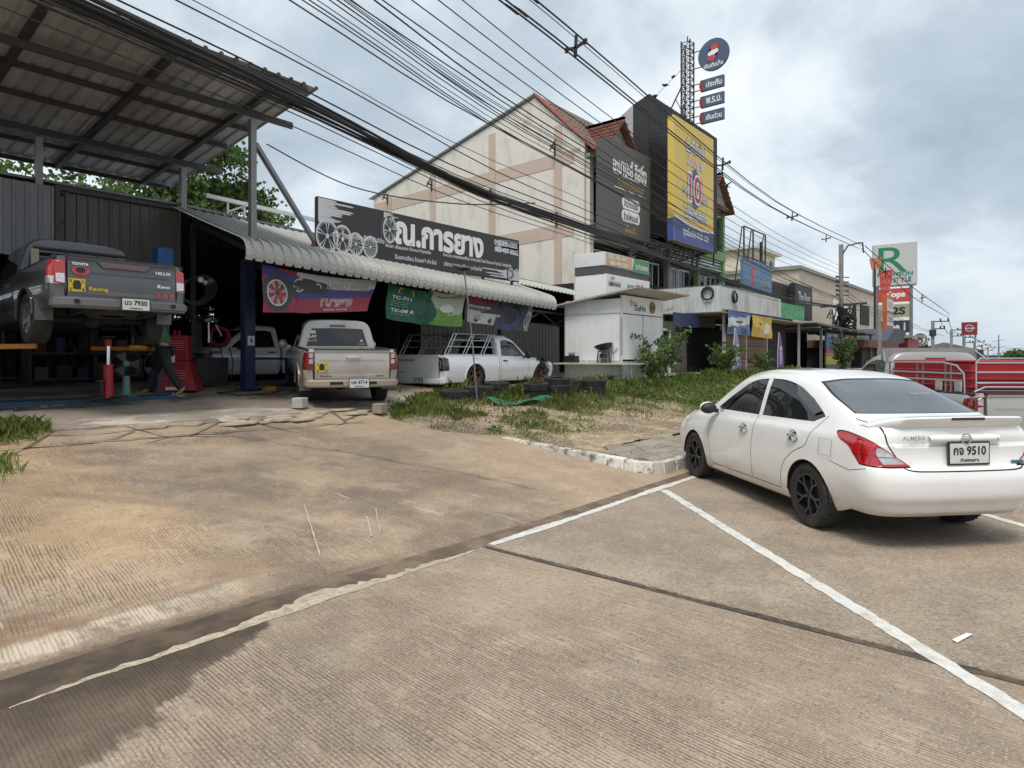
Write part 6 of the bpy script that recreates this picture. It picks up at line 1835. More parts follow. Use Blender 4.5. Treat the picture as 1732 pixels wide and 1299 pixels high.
        # rain visors stand proud over the side glass
        for vis, yo in ((vis1, 0), (vis2, 0)):
            P = []
            for (x, z) in vis:
                t = (z - .95) / .44; y = (.762 - .205 * t) * s
                P.append((x, y + s * .022, z))
            b = MB(); b.prism(P, (0, -s * .01, 0)); b.build('rain_visor', mat('smoked_acrylic', (.012, .012, .014), .08, coat=1), root, local=True, smooth=False)
        # mirror
        b = MB(); b.sphere((2.0, .90 * s, .985), .10, 14, 10, (.75, 1.05, .72)); b.bar((1.98, .78 * s, .95), (2.0, .86 * s, .96), .07, .05); b.build('mirror', M_PLASTIC, root, local=True)
        b = MB(); b.sphere((2.02, .905 * s, .992), .10, 14, 10, (.70, 1.02, .72)); b.build('mirror_cap', paint, root, local=True)
    # fuel flap outline, film lettering on the rear glass
    b = MB()
    fz = lambda z: .842 + (.02 if z < .8 else 0)
    P = [(-.20, .88), (-.39, .875), (-.385, .73), (-.20, .735)]
    for (p, q) in zip(P, P[1:] + P[:1]): b.bar((p[0], .835 if p[1] > .8 else .846, p[1]), (q[0], .835 if q[1] > .8 else .846, q[1]), .003)
    b.build('fuel_flap_edge', mat('soft_grey_seam', (.30, .30, .29), .7), root, local=True)
    lettering(root, 'Toyo Tires', (-.175, -.22, 1.282), (0, -1, 0), (.75, 0, .66), .19, .03, M_GOLD, .01, local=True, name='window_lettering')
    return root


SEDAN = sedan()


def pickup(kind, name_label, cat_loc, rotz, paint, cb=.75, roof_x=1.3, drop=0.0, rot=None, cage=False, loc=None):
    root = thing('pickup_truck', name_label, 'pickup truck', loc, rotz, rot=rot)
    dz = -drop
    keys = [cb, cb + .25, cb + .6, roof_x, roof_x + .35, roof_x + .85, roof_x + 1.15, 3.1, 3.6]
    def row(wf, zsh, wb, zb, wr, zr, wt, zt, zc): return [(.74 * wf, .42), (.80 * wf, .45), (.87 * wf, .60), (.90 * wf, .82), (.885 * wf, zsh), (wb, zb), (wr, zr), (wt, zt), (0, zc)]
    tb = [row(1, 1.0, .845, 1.09, .685, 1.60, .52, 1.685, 1.70), row(1, 1.0, .845, 1.09, .682, 1.62, .52, 1.71, 1.725), row(1, 1.0, .845, 1.085, .68, 1.635, .50, 1.725, 1.745),
          row(1, 1.0, .845, 1.08, .68, 1.635, .50, 1.72, 1.74), row(1, .99, .84, 1.07, .69, 1.59, .52, 1.66, 1.68), row(1, .98, .835, 1.06, .72, 1.30, .56, 1.36, 1.375), row(1, .97, .825, 1.05, .74, 1.11, .56, 1.15, 1.16),
          row(1, .95, .80, 1.02, .71, 1.07, .50, 1.10, 1.11), row(.95, .90, .74, .97, .66, 1.0, .45, 1.03, 1.04)]
    rear = (cb + .16, 7, [(.4, cb + .0), (1.1, cb), (1.65, cb + .06), (1.8, cb + .10)], 0)
    front = (3.6, 3.4, [(.4, 3.86), (.55, 3.96), (.75, 3.98), (.95, 3.92), (1.05, 3.82)], 0)
    bm = loft_body(keys, tb, rear, front, nprof=44, dx=.06, ncap=10)
    X, Z, Yv = (1, 0, 0), (0, 0, 1), (0, 1, 0)
    AR = .42
    arch = lambda cx: [(cx + AR * math.cos(R(a)), .39 + max(drop, 0) * .5 + AR * math.sin(R(a))) for a in range(0, 360, 15)]
    xe = roof_x + 1.0
    front_end = roof_x + .98
    w1 = smooth_poly([(cb + .16, 1.13, 1), (cb + .24, 1.55, 1), (roof_x + .05, 1.585), (roof_x + .38, 1.52), (roof_x + .72, 1.30), (roof_x + .92, 1.115, 1)], 4)
    for s in (1, -1):
        base = 0 if s == 1 else 40
        side = lambda f, s=s: f.normal.y * s > .15 and f.calc_center_median().y * s > .5
        cut(bm, arch(3.1), X, Z, -1, side)
        cut(bm, [(cb + .09, .50), (cb + .11, 1.12), (roof_x + .98, 1.10), (roof_x + 1.02, .80), (roof_x + .95, .50)], X, Z, 20 + base, side, (0,))
        cut(bm, w1, X, Z, 2 + base, side, (0, 20 + base))
        if roof_x - cb > .6:
            for q in strip([(cb + .62, .50), (cb + .60, 1.60)], .03 if kind != 'white' else .01): cut(bm, q, X, Z, 9, side, (0, 2 + base, 20 + base))
        for q in strip([(cb + .09, .50), (cb + .11, 1.12)], .010) + strip(curve([(roof_x + .98, 1.10), (roof_x + 1.02, .80), (roof_x + .95, .50)], 3), .010): cut(bm, q, X, Z, 9, side, (0, 20 + base))
    rg = smooth_poly([(-.66, 1.15, 1), (.66, 1.15, 1), (.60, 1.35), (.545, 1.53, 1), (0, 1.545), (-.545, 1.53, 1), (-.60, 1.35)], 4)
    bk = lambda f: f.normal.x < -.3 and f.calc_center_median().x < cb + .3 and f.calc_center_median().z > 1.1
    cut(bm, rg, Yv, Z, 5, bk, (0,))
    if kind != 'grey': cut(bm, [(-.17, 1.565), (.17, 1.565), (.165, 1.62), (-.165, 1.62)], Yv, Z, 10, bk, (0,))
    cut(bm, [(-.70, 1.12), (.70, 1.12), (.56, 1.58), (-.56, 1.58)], Yv, Z, 7, lambda f: f.normal.x > .3 and roof_x < f.calc_center_median().x < roof_x + 1.3, (0,))
    for s in (1, -1):
        cut(bm, [(.42 * s, .98), (.80 * s, 1.0), (.84 * s, .84), (.45 * s, .82)], Yv, Z, 11, lambda f: f.calc_center_median().x > 3.4, (0,))
    cut(bm, [(-.38, .62), (.38, .62), (.40, .92), (-.40, .92)], Yv, Z, 13, lambda f: f.calc_center_median().x > 3.6, (0,))
    for v in bm.verts: v.co.z += dz
    parts = extract(bm, {0: ('cab', paint, 0, None), 2: ('side_window', M_TINT, -.004, None), 42: ('side_window', M_TINT, -.004, None), 5: ('rear_window', M_TINT, -.003, None), 7: ('windscreen', M_TINT, 0, None), 9: ('panel_seam', M_GAP, -.003, None), 10: ('brake_light', M_LAMPDK, .004, None), 11: ('headlight', M_LAMPCLR, .003, None), 13: ('grille', M_PLASTIC, .003, None), 20: ('door', paint, 0, None), 60: ('door', paint, 0, None)}, root)
    bm.free()
    B = lambda: MB()
    tail = -1.2
    # bed sides with wheel arches
    for s in (1, -1):
        def yo(z): return float(pchip([.45, .60, .85, 1.0, 1.10, 1.14], [.86, .895, .91, .895, .865, .845], z))
        bm = bmesh.new(); nx, nz = 44, 16; V = []
        for i in range(nx + 1):
            row_ = []
            for j in range(nz + 1):
                z = .45 + .69 * j / nz; u = i / nx; L_ = cb - .03 - tail
                x = tail + L_ * u; y = yo(z)
                if x < tail + .14: t = 1 - (x - tail) / .14; y -= .16 * t ** 3
                row_.append(bm.verts.new((x, y * s, z)))
            V.append(row_)
        for i in range(nx):
            for j in range(nz):
                q = [V[i][j], V[i + 1][j], V[i + 1][j + 1], V[i][j + 1]]
                if s == 1: q.reverse()
                bm.faces.new(q)
        bm.normal_update(); bm.faces.layers.int.new('part')
        al = lambda f: True
        cut(bm, arch(0), X, Z, -1, al)
        lamp = [(tail - .02, .74), (tail + .17, .76), (tail + .15, 1.06), (tail - .02, 1.09)]
        cut(bm, lamp, X, Z, 10, al, (0,))
        if kind != 'white':
            cut(bm, [(tail - .02, .745), (tail + .165, .765), (tail + .16, .86), (tail - .02, .85)], X, Z, 11, al, (10,))
        for v in bm.verts: v.co.z += dz
        lampm = {'grey': M_LAMPRED, 'silver': M_LAMPDK, 'white': M_LAMPBLK}[kind]
        ex = extract(bm, {0: ('bed_side', paint, 0, None), 10: ('lamp_side', lampm, .004, None), 11: ('lamp_side', M_LAMPCLR if kind == 'grey' else M_LAMPDK, .004, None)}, root); bm.free()
        b = B(); yi = .80 * s
        b.box2((tail + .04, min(yi, .86 * s), 1.09 + dz), (cb - .03, max(yi, .86 * s), 1.145 + dz)); b.build('bed_rail', M_PLASTIC if kind != 'white' else paint, root, local=True, bevel=.012)
        b = B(); b.quad((tail + .05, .79 * s, .62 + dz), (cb - .03, .79 * s, .62 + dz), (cb - .03, .79 * s, 1.09 + dz), (tail + .05, .79 * s, 1.09 + dz)); b.build('bed_lining', M_PLASTIC, root, local=True)
        # arch lip and inner well
        b = B(); P = [(AR * math.cos(R(a)), (.912) * s, .39 - max(drop, 0) * .5 + AR * math.sin(R(a))) for a in range(0, 181, 12)]
        b.tube(P, .018, 6); b.build('arch_lip', paint, root, local=True)
        n = 14
        for cx in (0, 3.1):
            b = B(); b.add([(cx + AR * math.cos(math.pi * k / n), yy * s, .39 + AR * math.sin(math.pi * k / n)) for k in range(n + 1) for yy in (.89, .50)], [(2 * k, 2 * k + 1, 2 * k + 3, 2 * k + 2) for k in range(n)])
            b.build('wheel_well', M_UNDER, root, local=True)
        # rear lamp face
        b = B(); xs_ = tail - .012
        P = [(.72, .74), (.855, .76), (.845, 1.05), (.72, 1.09)]
        b.prism([(xs_, y * s, z + dz) for y, z in P], (.05, 0, 0)); lo = b.build('tail_lamp', lampm, root, local=True, bevel=.006)
        if kind == 'grey':
            b = B(); b.prism([(xs_ - .006, y * s, z + dz) for y, z in ((.735, .76), (.835, .77), (.84, .885), (.735, .89))], (.006, 0, 0)); b.build('lamp_lens', M_LAMPCLR, lo, local=True)
        elif kind == 'silver':
            for k in range(2):
                b = B(); b.prism([(xs_ - .006, y * s, z + dz + k * .11) for y, z in ((.74, .86), (.81, .87), (.81, .945), (.74, .955))], (.006, 0, 0)); b.build('lamp_lens', M_LAMPCLR, lo, local=True)
        else:
            b = B(); b.prism([(xs_ - .006, y * s, z + dz) for y, z in ((.74, .80), (.78, .80), (.82, .9), (.78, 1.02), (.74, 1.02), (.79, .9))], (.006, 0, 0)); b.build('lamp_lens', M_LAMPCLR, lo, local=True)
        # mirrors
        b = B(); b.sphere((roof_x + .78, 1.03 * s, 1.16 + dz), .11, 12, 8, (.6, 1.0, 1.0)); b.bar((roof_x + .78, .86 * s, 1.10 + dz), (roof_x + .78, .97 * s, 1.12 + dz), .06); b.build('mirror', paint if kind != 'white' else M_PLASTIC, root, local=True)
        # door handle
        o = parts.get(20 if s == 1 else 60, root)
        b = B(); hx = cb + (.85 if roof_x - cb > .6 else .28); b.tube([(hx - .09, .885 * s, 1.0 + dz), (hx - .06, .915 * s, 1.0 + dz), (hx + .06, .915 * s, 1.0 + dz), (hx + .09, .885 * s, 1.0 + dz)], .016, 8); b.build('handle', M_CHROME if kind == 'silver' else M_PLASTIC, o, local=True)
        if kind != 'white':
            b = B(); b.box2((-.56, .70 * s, .30), (-.545, .92 * s, .58)); b.build('mud_flap', mat('grey_flap', (.13, .13, .135), .7), root, local=True)
    b = B(); b.box2((tail + .04, -.79, .58 + dz), (cb - .03, .79, .63 + dz)); b.build('bed_floor', M_PLASTIC, root, local=True)
    b = B(); b.box2((cb - .06, -.84, .55 + dz), (cb - .03, .84, 1.13 + dz)); b.build('bed_front', paint, root, local=True)
    # tailgate: pressed panel
    b = B()
    def tg(u, v):
        y = (u * 2 - 1) * .705; z = .575 + .545 * v
        rec = .012 if (.12 < v < .62 and abs(y) < .62) else 0
        return (tail - .03 - .018 * math.sin(math.pi * min(1, v * 1.1)) * (1 - .4 * (u * 2 - 1) ** 2) + rec * .6 - (.016 if v > .93 else 0), y, z + dz)
    b.grid(tg, 36, 26); b.box2((tail - .02, -.70, .575 + dz), (tail + .03, .70, 1.115 + dz))
    gate = b.build('tailgate', paint, root, local=True, ang=40)
    b = B(); b.box2((tail - .045, -.72, 1.112 + dz), (tail + .05, .72, 1.15 + dz)); b.build('gate_cap', M_PLASTIC if kind != 'white' else paint, gate, local=True, bevel=.01)
    xt = tail - .055
    if kind == 'grey':
        b = B(); b.prism([(xt, .36, 1.09), (xt, -.36, 1.09), (xt, -.28, 1.0), (xt, .28, 1.0)], (.03, 0, 0)); b.build('handle_recess', paint, gate, local=True, bevel=.008)
        b = B(); b.box2((xt - .004, -.24, 1.025), (xt + .01, .24, 1.065)); b.build('brake_light', M_LAMPDK, gate, local=True)
        lettering(gate, 'TOYOTA', (xt - .002, .56, 1.03), (0, -1, 0), FU, .20, .035, M_CHROME, .03, local=True)
        lettering(gate, 'HILUX', (xt - .002, -.53, 1.0), (0, -1, 0), FU, .22, .045, M_WHITE, .03, local=True)
        lettering(gate, 'Revo', (xt - .002, -.53, .80), (0, -1, 0), FU, .18, .05, M_CHROME, .01, local=True, slant=.3)
        lettering(gate, '2.4 E', (xt - .002, -.54, .665), (0, -1, 0), FU, .26, .065, M_REDV, .04, local=True)
        b = B(); b.disc(rotm((0, -1, 0), FU, (xt - .001, .555, .935)), .11, 24, .06); b.build('sticker', M_REDV, gate, local=True)
        b = B(); b.disc(rotm((0, -1, 0), FU, (xt - .003, .555, .945)), .06, 20, .04); b.build('sticker_print', M_BLACK, gate, local=True)
        lettering(gate, 'Racing', (xt - .002, .34, .69), (0, -1, 0), FU, .24, .07, M_YSTICK, .03, local=True)
        sx, sz = .60, .735
    elif kind == 'silver':
        b = B(); b.box2((xt - .012, -.13, .955), (xt + .02, .13, 1.01)); b.build('handle', M_CHROME, gate, local=True, bevel=.012)
        lettering(gate, 'ISUZU', (xt + .014, .50, .63), (0, -1, 0), FU, .20, .03, M_GAP, .03, local=True)
        lettering(gate, 'D-MAX', (xt + .014, -.52, .63), (0, -1, 0), FU, .16, .03, M_GAP, .03, local=True)
        sx, sz = .58, .80
    if kind in ('grey', 'silver') and paint.name != 'silver_paint':
        b = B(); b.box2((xt - .003 + .008, sx - .10, sz - .09), (xt + .012, sx + .10, sz + .09)); st = b.build('sticker', M_YSTICK, gate, local=True)
        b = B(); b.prism([(xt + .001, sx + dx, sz + dz_) for dx, dz_ in ((-.045, -.055), (.045, -.055), (.05, .02), (.03, .065), (-.03, .065), (-.05, .02))], (.004, 0, 0)); b.build('sticker_print', M_BLACK, st, local=True)
        for q, (dx, dz_) in enumerate(((-.075, -.06), (.075, -.06), (-.075, .055), (.075, .055))):
            lettering(st, 'S85L'[q], (xt + .002, sx - dx, sz + dz_), (0, -1, 0), FU, .028, .04, M_BLACK, .02, local=True)
    if kind == 'white':
        lettering(gate, 'NEW ISUZU', (xt + .004, .38, 1.02 + dz), (0, -1, 0), FU, .55, .045, M_BLACK, .03, local=True)
        lettering(gate, 'ISUZU', (xt + .014, .55, .70 + dz), (0, -1, 0), FU, .16, .03, M_BLACK, .03, local=True)
    # bumper
    b = B()
    bmat_ = {'grey': mat('grey_bumper', (.13, .135, .145), .5, var=.1), 'silver': paint, 'white': paint}[kind]
    P = [(tail + .02, .90), (tail - .06, .86), (tail - .13, .70), (tail - .15, .0), (tail - .13, -.70), (tail - .06, -.86), (tail + .02, -.90), (tail + .08, -.90), (tail + .08, .90)]
    b.prism([(x, y, .42 + dz) for x, y in P], (0, 0, .15)); bp_ = b.build('bumper', bmat_, root, local=True, bevel=.03, seg=3)
    if kind == 'silver':
        for s in (1, -1):
            b = B(); b.box2((tail - .155, min(.20 * s, .44 * s), .475), (tail - .10, max(.20 * s, .44 * s), .525)); b.build('bumper_slot', M_GAP, bp_, local=True)
    if kind == 'grey':
        for s in (1, -1):
            b = B(); b.box2((tail - .150, min(.60 * s, .66 * s), .48), (tail - .10, max(.60 * s, .66 * s), .53)); b.build('bumper_sensor', M_GAP, bp_, local=True)
    if paint.name != 'silver_paint': plate(root, -.10 if kind != 'white' else -.15, .495 + dz, tail - .165, {'grey': 'บว 7930', 'silver': 'นค 6714', 'white': 'ผก 1582'}[kind], 'กำแพงเพชร', .36 if kind != 'white' else .3, .16 if kind != 'white' else .11, blue=kind == 'silver')
    # chassis
    b = B()
    for s in (1, -1): b.box2((tail, .38 * s - .05, .42 + dz), (3.7, .38 * s + .05, .56 + dz))
    b.box2((cb, -.72, .40 + dz), (3.5, .72, .60 + dz)); b.cyl((0, -.75, .38), (0, .75, .38), .05, 10); b.sphere((0, .05, .38), .14, 12, 8, (1.1, 1, .9))
    b.cyl((-1.1, -.45, .42 + dz), (-.2, -.45, .42 + dz), .05, 10); b.cyl((-.75, -.32, .52 + dz), (-.75, .36, .52 + dz), .09, 12); b.build('chassis', M_UNDER, root, local=True)
    if kind == 'grey':
        b = B(); b.lathe([(.16, -.1), (.30, -.12), (.36, -.06), (.36, .06), (.30, .12), (.16, .1)], Matrix.Translation((-.72, 0, .48)), 28); b.build('spare_wheel', M_TYRE, root, local=True)
    rm = {'grey': M_ALLOY, 'silver': M_RIMBLK, 'white': mat('bronze_rim', (.16, .075, .05), .35, .6)}[kind]
    for cx in (0, 3.1):
        for s in (1, -1): wheel(root, (cx, .765 * s, .375), .375, .25, rm, 6, s == 1, ysp=False, rr=.62)
    return root, parts


P_GREY = mat('dark_grey_paint', (.060, .064, .073), .3, var=.05, coat=.8, low_dirt=(.45, .3, (.14, .12, .10), .5))
P_SILV = mat('champagne_paint', (.47, .455, .43), .33, .3, var=.06, scale=1.5, coat=.5, dirt=(.20, .165, .12), dirt_amt=.4, dirt_scale=2, low_dirt=(.5, .35, (.30, .23, .15), .6))
P_WHT = mat('clean_white_paint', (.82, .83, .835), .2, var=.02, coat=.8)
# grey truck up on the lift, nose slightly down
g_az = R(90)
GREY, _ = pickup('grey', 'dark grey pickup raised on the workshop lift with a yellow sticker on its tailgate', None, 0, P_GREY, cb=.60, roof_x=1.35, rot=(0, R(2.6), g_az), loc=(3.585, 11.50, 1.83))
b = MB()
for z_ in (1.34, 1.52): b.tube([(.50, .66, z_), (.50, -.66, z_)], .028, 8)
for y_ in (.66, .22, -.22, -.66): b.tube([(.50, y_, 1.12), (.50, y_ * .97, 1.53)], .024, 8)
b.build('cab_guard', M_PLASTIC, GREY, local=True)
b = MB(); b.box2((.47, .60, 1.13), (.51, .70, 1.50)); b.build('pale_post', mat('dull_brass', (.30, .28, .20), .6), GREY, local=True)
SILV, _ = pickup('silver', 'dusty champagne pickup backed out of the workshop with a blue rimmed number plate', None, 0, P_SILV, cb=.68, roof_x=1.35, rot=(0, R(-2.5), R(63.5)), loc=(7.69, 10.80, .745))
lettering(SILV, 'ทรงคุณ', (.725, .0, 1.455), (0, -1, 0), (.1, 0, 1), .20, .075, M_WHITE, .02, local=True, name='window_lettering')
lettering(SILV, 'LAY', (.70, .52, 1.36), (0, -1, 0), (.1, 0, 1), .17, .06, M_WHITE, .05, local=True, name='window_sticker')
lettering(SILV, 'FLAT', (.698, .53, 1.27), (0, -1, 0), (.1, 0, 1), .19, .055, mat('pink_print', (.55, .28, .35), .5), .05, local=True, name='window_sticker')
b = MB(); b.box2((.712, .46, 1.42), (.718, .58, 1.49)); b.build('window_sticker', M_LGRY, SILV, local=True)
b = MB(); b.sphere((.70, -.52, 1.27), .03, 10, 8, (.2, 1, 1)); b.build('window_sticker', M_LGRY, SILV, local=True)
lettering(SILV, 'DMAX', (.694, -.52, 1.20), (0, -1, 0), (.1, 0, 1), .12, .03, M_GOLD, .03, local=True, name='window_sticker')
WHITE, _ = pickup('white', 'lowered white single cab pickup with a silver cargo rack on its bed', None, 0, P_WHT, cb=1.02, roof_x=1.42, drop=.26, rot=(0, 0, R(3)), loc=(12.33, 12.45, .80))
# cargo rack: two side frames with slanted hoops
b = MB()
for s in (1, -1):
    y = .80 * s
    for z_ in (.90, 1.10, 1.27, 1.43):
        k = (z_ - .88) / .62
        b.tube([(-1.10 + .35 * k, y, z_), (.92, y, z_)], .016, 6)
    for x0 in (-1.12, -1.0, -.42, -.30, .30, .42): b.tube([(x0, y, .88), (x0 + .36, y, 1.43)], .018, 6)
    b.tube([(.92, y, .88), (.92, y, 1.45)], .018, 6)
for x_ in (-.75, -.1, .6, .92): b.tube([(x_, .80, 1.43), (x_, -.80, 1.43)], .016, 6)
for z_ in (1.1, 1.3): b.tube([(.92, .8, z_), (.92, -.8, z_)], .014, 6)
b.build('cargo_rack', M_ALLOY, WHITE, local=True)
# truck with red boxes in the next stall
P_SIL2 = mat('silver_paint', (.42, .42, .41), .35, .3, var=.05, coat=.6)
# a white pickup parked deep inside the shop: same make, its own place
SILV.scale = (.945,) * 3
W2 = copy_tree(WHITE); W2.location = (10.4, 16.6, 1.02); W2.rotation_euler = (0, 0, R(176)); W2['label'] = 'pale pickup parked deep in the dark workshop behind the champagne pickup'
for ch in list(W2.children):
    if ch.name.startswith('cargo_rack'): bpy.data.objects.remove(ch)
RED, _ = pickup('silver', 'silver pickup loaded with tall red boxes and a tubular steel cage beside the white sedan', None, 0, P_SIL2, cb=1.05, roof_x=1.5, rot=(0, 0, R(37)), loc=(12.15, .82, 0))
M_REDBOX = mat('red_box_paint', (.34, .012, .022), .4, var=.08, scale=2, dirt=(.2, .02, .03), dirt_amt=.4)
rbx = thing('cargo_box', 'big red sheet metal cargo box standing in the bed of the silver pickup', 'box', RED.location + Vector((0, 0, 1.02)), R(37))
b = MB(); b.box2((-.98, -.55, -.4), (.98, .75, .53)); b.build('shell', M_REDBOX, rbx, local=True, bevel=.02)
for k in range(8):
    b = MB(); b.box2((-1.0, -.56, -.36 + k * .108), (1.0, .765, -.33 + k * .108)); b.build('rib', M_REDBOX, rbx, local=True, bevel=.008)
for (x_, y_) in ((-.3, .77), (-.75, .77)):
    b = MB(); b.box2((x_ - .07, y_, .06), (x_ + .07, y_ + .02, .26)); b.build('latch', M_LGRY, rbx, local=True)
b = MB(); b.box2((-1.02, -.2, .1), (-1.0, -.06, .24)); b.build('latch', M_LGRY, rbx, local=True)
b = MB(); b.box2((-1.0, -.56, .532), (1.0, .76, .565)); b.build('lid', M_REDBOX, rbx, local=True, bevel=.015)
b = MB()
yl = .86
for y in (yl, -yl):
    b.tube([(1.0, y, 1.55), (-.55, y, 1.55), (-.85, y, 1.51), (-1.0, y, 1.40), (-1.02, y, 1.12)], .013, 8)
    for z_ in (1.30, 1.40): b.tube([(1.0, y, z_), (-.95, y, z_)], .014, 6)
    for x_ in (.9, .1, -.05, -.6, -.72): b.tube([(x_, y, 1.13), (x_, y, 1.55)], .014, 6)
    b.tube([(1.05, y, 1.55), (1.28, y * .9, 1.74), (1.34, y * .8, 1.77)], .014, 8)
b.build('cage', M_ALLOY, RED, local=True)
b = MB()
b.tube([(-1.16, .80, 1.20), (-1.16, .80, 1.55), (-1.16, .74, 1.61), (-1.16, -.78, 1.61), (-1.16, -.84, 1.55), (-1.16, -.84, 1.20), (-1.16, -.78, 1.17), (-1.16, .74, 1.17), (-1.16, .80, 1.20)], .012, 8)
for z_ in (1.28, 1.42, 1.55): b.tube([(-1.16, .80, z_), (-1.16, -.84, z_)], .013, 6)
b.tube([(-1.16, 0, 1.17), (-1.16, 0, 1.61)], .013, 6)
b.tube([(-1.19, .84, 1.16), (-1.19, .70, 1.22), (-1.19, -.7, 1.22), (-1.19, -.84, 1.16)], .016, 6)
b.build('rear_gate_frame', M_ALLOY, RED, local=True)
b = MB(); b.box2((1.28, -.80, 1.58), (1.31, .80, 1.79)); b.build('headboard', mat('galvanised', (.27, .27, .275), .5, .4, var=.15, scale=5), RED, local=True)
# roof rack car further on
# ================================================================ WORKSHOP CONTENTS
def tyre_mesh(r=.31, w=.18):
    b = MB(); ri = r * .60
    b.lathe([(ri, -w * .42), (ri + .04, -w * .5), (r * .93, -w * .48), (r * .985, -w * .38), (r, -w * .2), (r, w * .2), (r * .985, w * .38), (r * .93, w * .48), (ri + .04, w * .5), (ri, w * .42), (ri + .02, w * .3), (r * .9, w * .2), (r * .9, -w * .2), (ri + .02, -w * .3)], None, 36, True)
    for k in range(40):
        a = 2 * math.pi * k / 40
        for zz in (-.3, -.1, .1, .3): b.box((0, 0, 0), (.012, r * .085, w * .15), mtx=Matrix.Rotation(a + zz * .25, 4, 'Z') @ Matrix.Translation((r * .998, 0, w * zz)))
    return b.mesh('used_tyre', M_TYRE)


TYM = tyre_mesh()


def tyre(x, y, z, label, group, tilt=0, rz=0, sc=1.0, rot=None):
    o = bpy.data.objects.new('used_tyre', TYM); o.location = (x, y, z); o.rotation_euler = rot or (R(tilt), R(tilt * .6), rz); o.scale = (sc, sc, sc * (1 if rot is None else 1))
    link(o); return tag(o, label, 'tyre', group)


G = 'used tyres stacked along the bank'
row = [(9.78, 9.72, 2, 'of the pair nearest the champagne pickup', -.10, 1.02), (10.62, 9.78, 2, 'of the wide pair by the leaning pole', -.06, 1.06), (11.35, 9.95, 2, 'of the pair behind the left of the green net', -.02, .96), (12.05, 9.30, 2, 'of the pair behind the right end of the green net', 0, 1.02), (12.55, 9.05, 3, 'of the only three high stack', -.04, 1.0), (13.45, 9.30, 2, 'of the pair just right of the three high stack', 0, 1.0), (14.05, 9.0, 2, 'of the pair nearest the white kiosk', .02, 1.0)]
for (x, y, n, where, dz, sc) in row:
    z0 = max(float(bank_z(x, y)), float(drive_z(y))) + dz
    for k in range(n):
        tyre(x + random.uniform(-.03, .03), y + random.uniform(-.03, .03), z0 + .09 + k * .175, '%s worn tyre %s' % (('lowest', 'topmost' if n == 2 else 'middle', 'topmost')[k], where), G, random.uniform(-4, 4), random.uniform(0, 6), sc)
# green shade net lying over the bank
b = MB(); b.grid(lambda u, v: (10.0 + 1.9 * u + .15 * v, 9.2 - .6 * v * (1 - .4 * u) - .5 * u, float(bank_z(9.75 + 2.3 * u, 9.1 - .7 * v - .5 * u)) + .07 + .05 * math.sin(u * 9 + v * 4) + .04 * math.sin(v * 7)), 30, 10)
tag(b.build('shade_net', mat('green_net', (.025, .15, .08), .8, var=.3, scale=9)), 'crumpled green shade net lying on the grass in front of the tyres', 'net')
# thin pole with a small torn umbrella top
pl = thing('flag_pole', 'thin leaning metal pole with a torn black top beside the tyre stacks', 'pole', (9.95, 9.3, .6))
b = MB(); b.tube([(9.98, 9.25, .5), (9.85, 9.28, 1.9), (9.62, 9.30, 3.42)], .016, 6); b.build('shaft', M_POST, pl)
b = MB(); b.lathe([(0, .03), (.10, .05), (.14, .02), (.06, -.02), (0, -.03)], Matrix.Translation((9.62, 9.3, 3.44)), 12); b.bar((9.62, 9.3, 3.44), (9.95, 9.22, 3.60), .02); b.bar((9.62, 9.3, 3.44), (9.35, 9.35, 3.50), .03); b.build('torn_top', M_BLACK, pl)

# two-post lifts
def lift(x, y, label, H_=2.75):
    z0 = floor_z(x, y); t = thing('lift_post', label, 'vehicle lift', (x, y, z0), 0, 'blue two-post vehicle lifts')
    b = MB(); b.box2((x - .20, y - .18, z0), (x + .20, y + .25, z0 + .03)); b.build('base_plate', M_LIFTB, t)
    b = MB(); b.prism([(x - .11, y - .10, z0 + .03), (x + .11, y - .10, z0 + .03), (x + .11, y + .12, z0 + .03), (x + .07, y + .12, z0 + .03), (x + .07, y - .04, z0 + .03), (x - .07, y - .04, z0 + .03), (x - .07, y + .12, z0 + .03), (x - .11, y + .12, z0 + .03)], (0, 0, H_)); b.build('column', M_LIFTB, t)
    return t, z0


t, z0 = lift(5.32, 13.4, 'blue lift post with a bright blue motor box behind the raised grey pickup', 2.35)
b = MB(); b.box2((5.18, 13.2, 3.38), (5.48, 13.46, 3.76)); b.build('motor_box', mat('bright_blue', (.02, .12, .36), .45), t, bevel=.015)
t2, z0 = lift(2.05, 12.55, 'blue lift post on the far left side of the raised grey pickup')
lift_arms = []
for tt, s, x, y0 in ((t, -1, 5.32, 13.4), (t2, 1, 2.05, 12.55)):
    for yy in (12.2, 14.2):
        b = MB(); b.bar((x + s * .1, y0, 1.78), (x + s * .95, yy, 1.80), .12, .08); a_ = b.build('lift_arm', M_ORANGE, tt, bevel=.01); b = MB(); b.cyl((x + s * .95, yy, 1.85), (x + s * .95, yy, 2.1), .03, 8); b.build('lift_pad', M_PLASTIC, a_)
    b = MB(); b.box2((x - .11 + .02 * s, y0 - .14, 1.55), (x + .11 + .02 * s, y0 + .14, 2.15)); b.build('carriage', M_LIFTB, tt)
t3, z0 = lift(6.92, 13.05, 'dark blue lift post with a white label in the middle of the workshop front')
b = MB(); b.box2((6.85, 12.93, 1.88), (7.0, 12.945, 2.08)); b.build('label_plate', M_LGRY, t3); b = MB(); b.box2((6.90, 12.924, 1.94), (6.95, 12.93, 2.02)); b.build('label_print', M_BLUEV, t3)
b = MB(); b.bar((6.95, 13.0, 3.6), (9.6, 13.6, 3.6), .16, .14); b.build('cross_beam', M_LIFTB, t3)
b = MB(); b.bar((7.05, 13.1, 1.6), (7.9, 13.2, 1.6), .06, .05); b.bar((7.9, 13.2, 1.6), (7.9, 13.2, 1.05), .05); b.bar((7.15, 13.1, 1.1), (7.9, 13.2, 1.1), .05); b.build('lift_arm', M_LIFTB, t3)

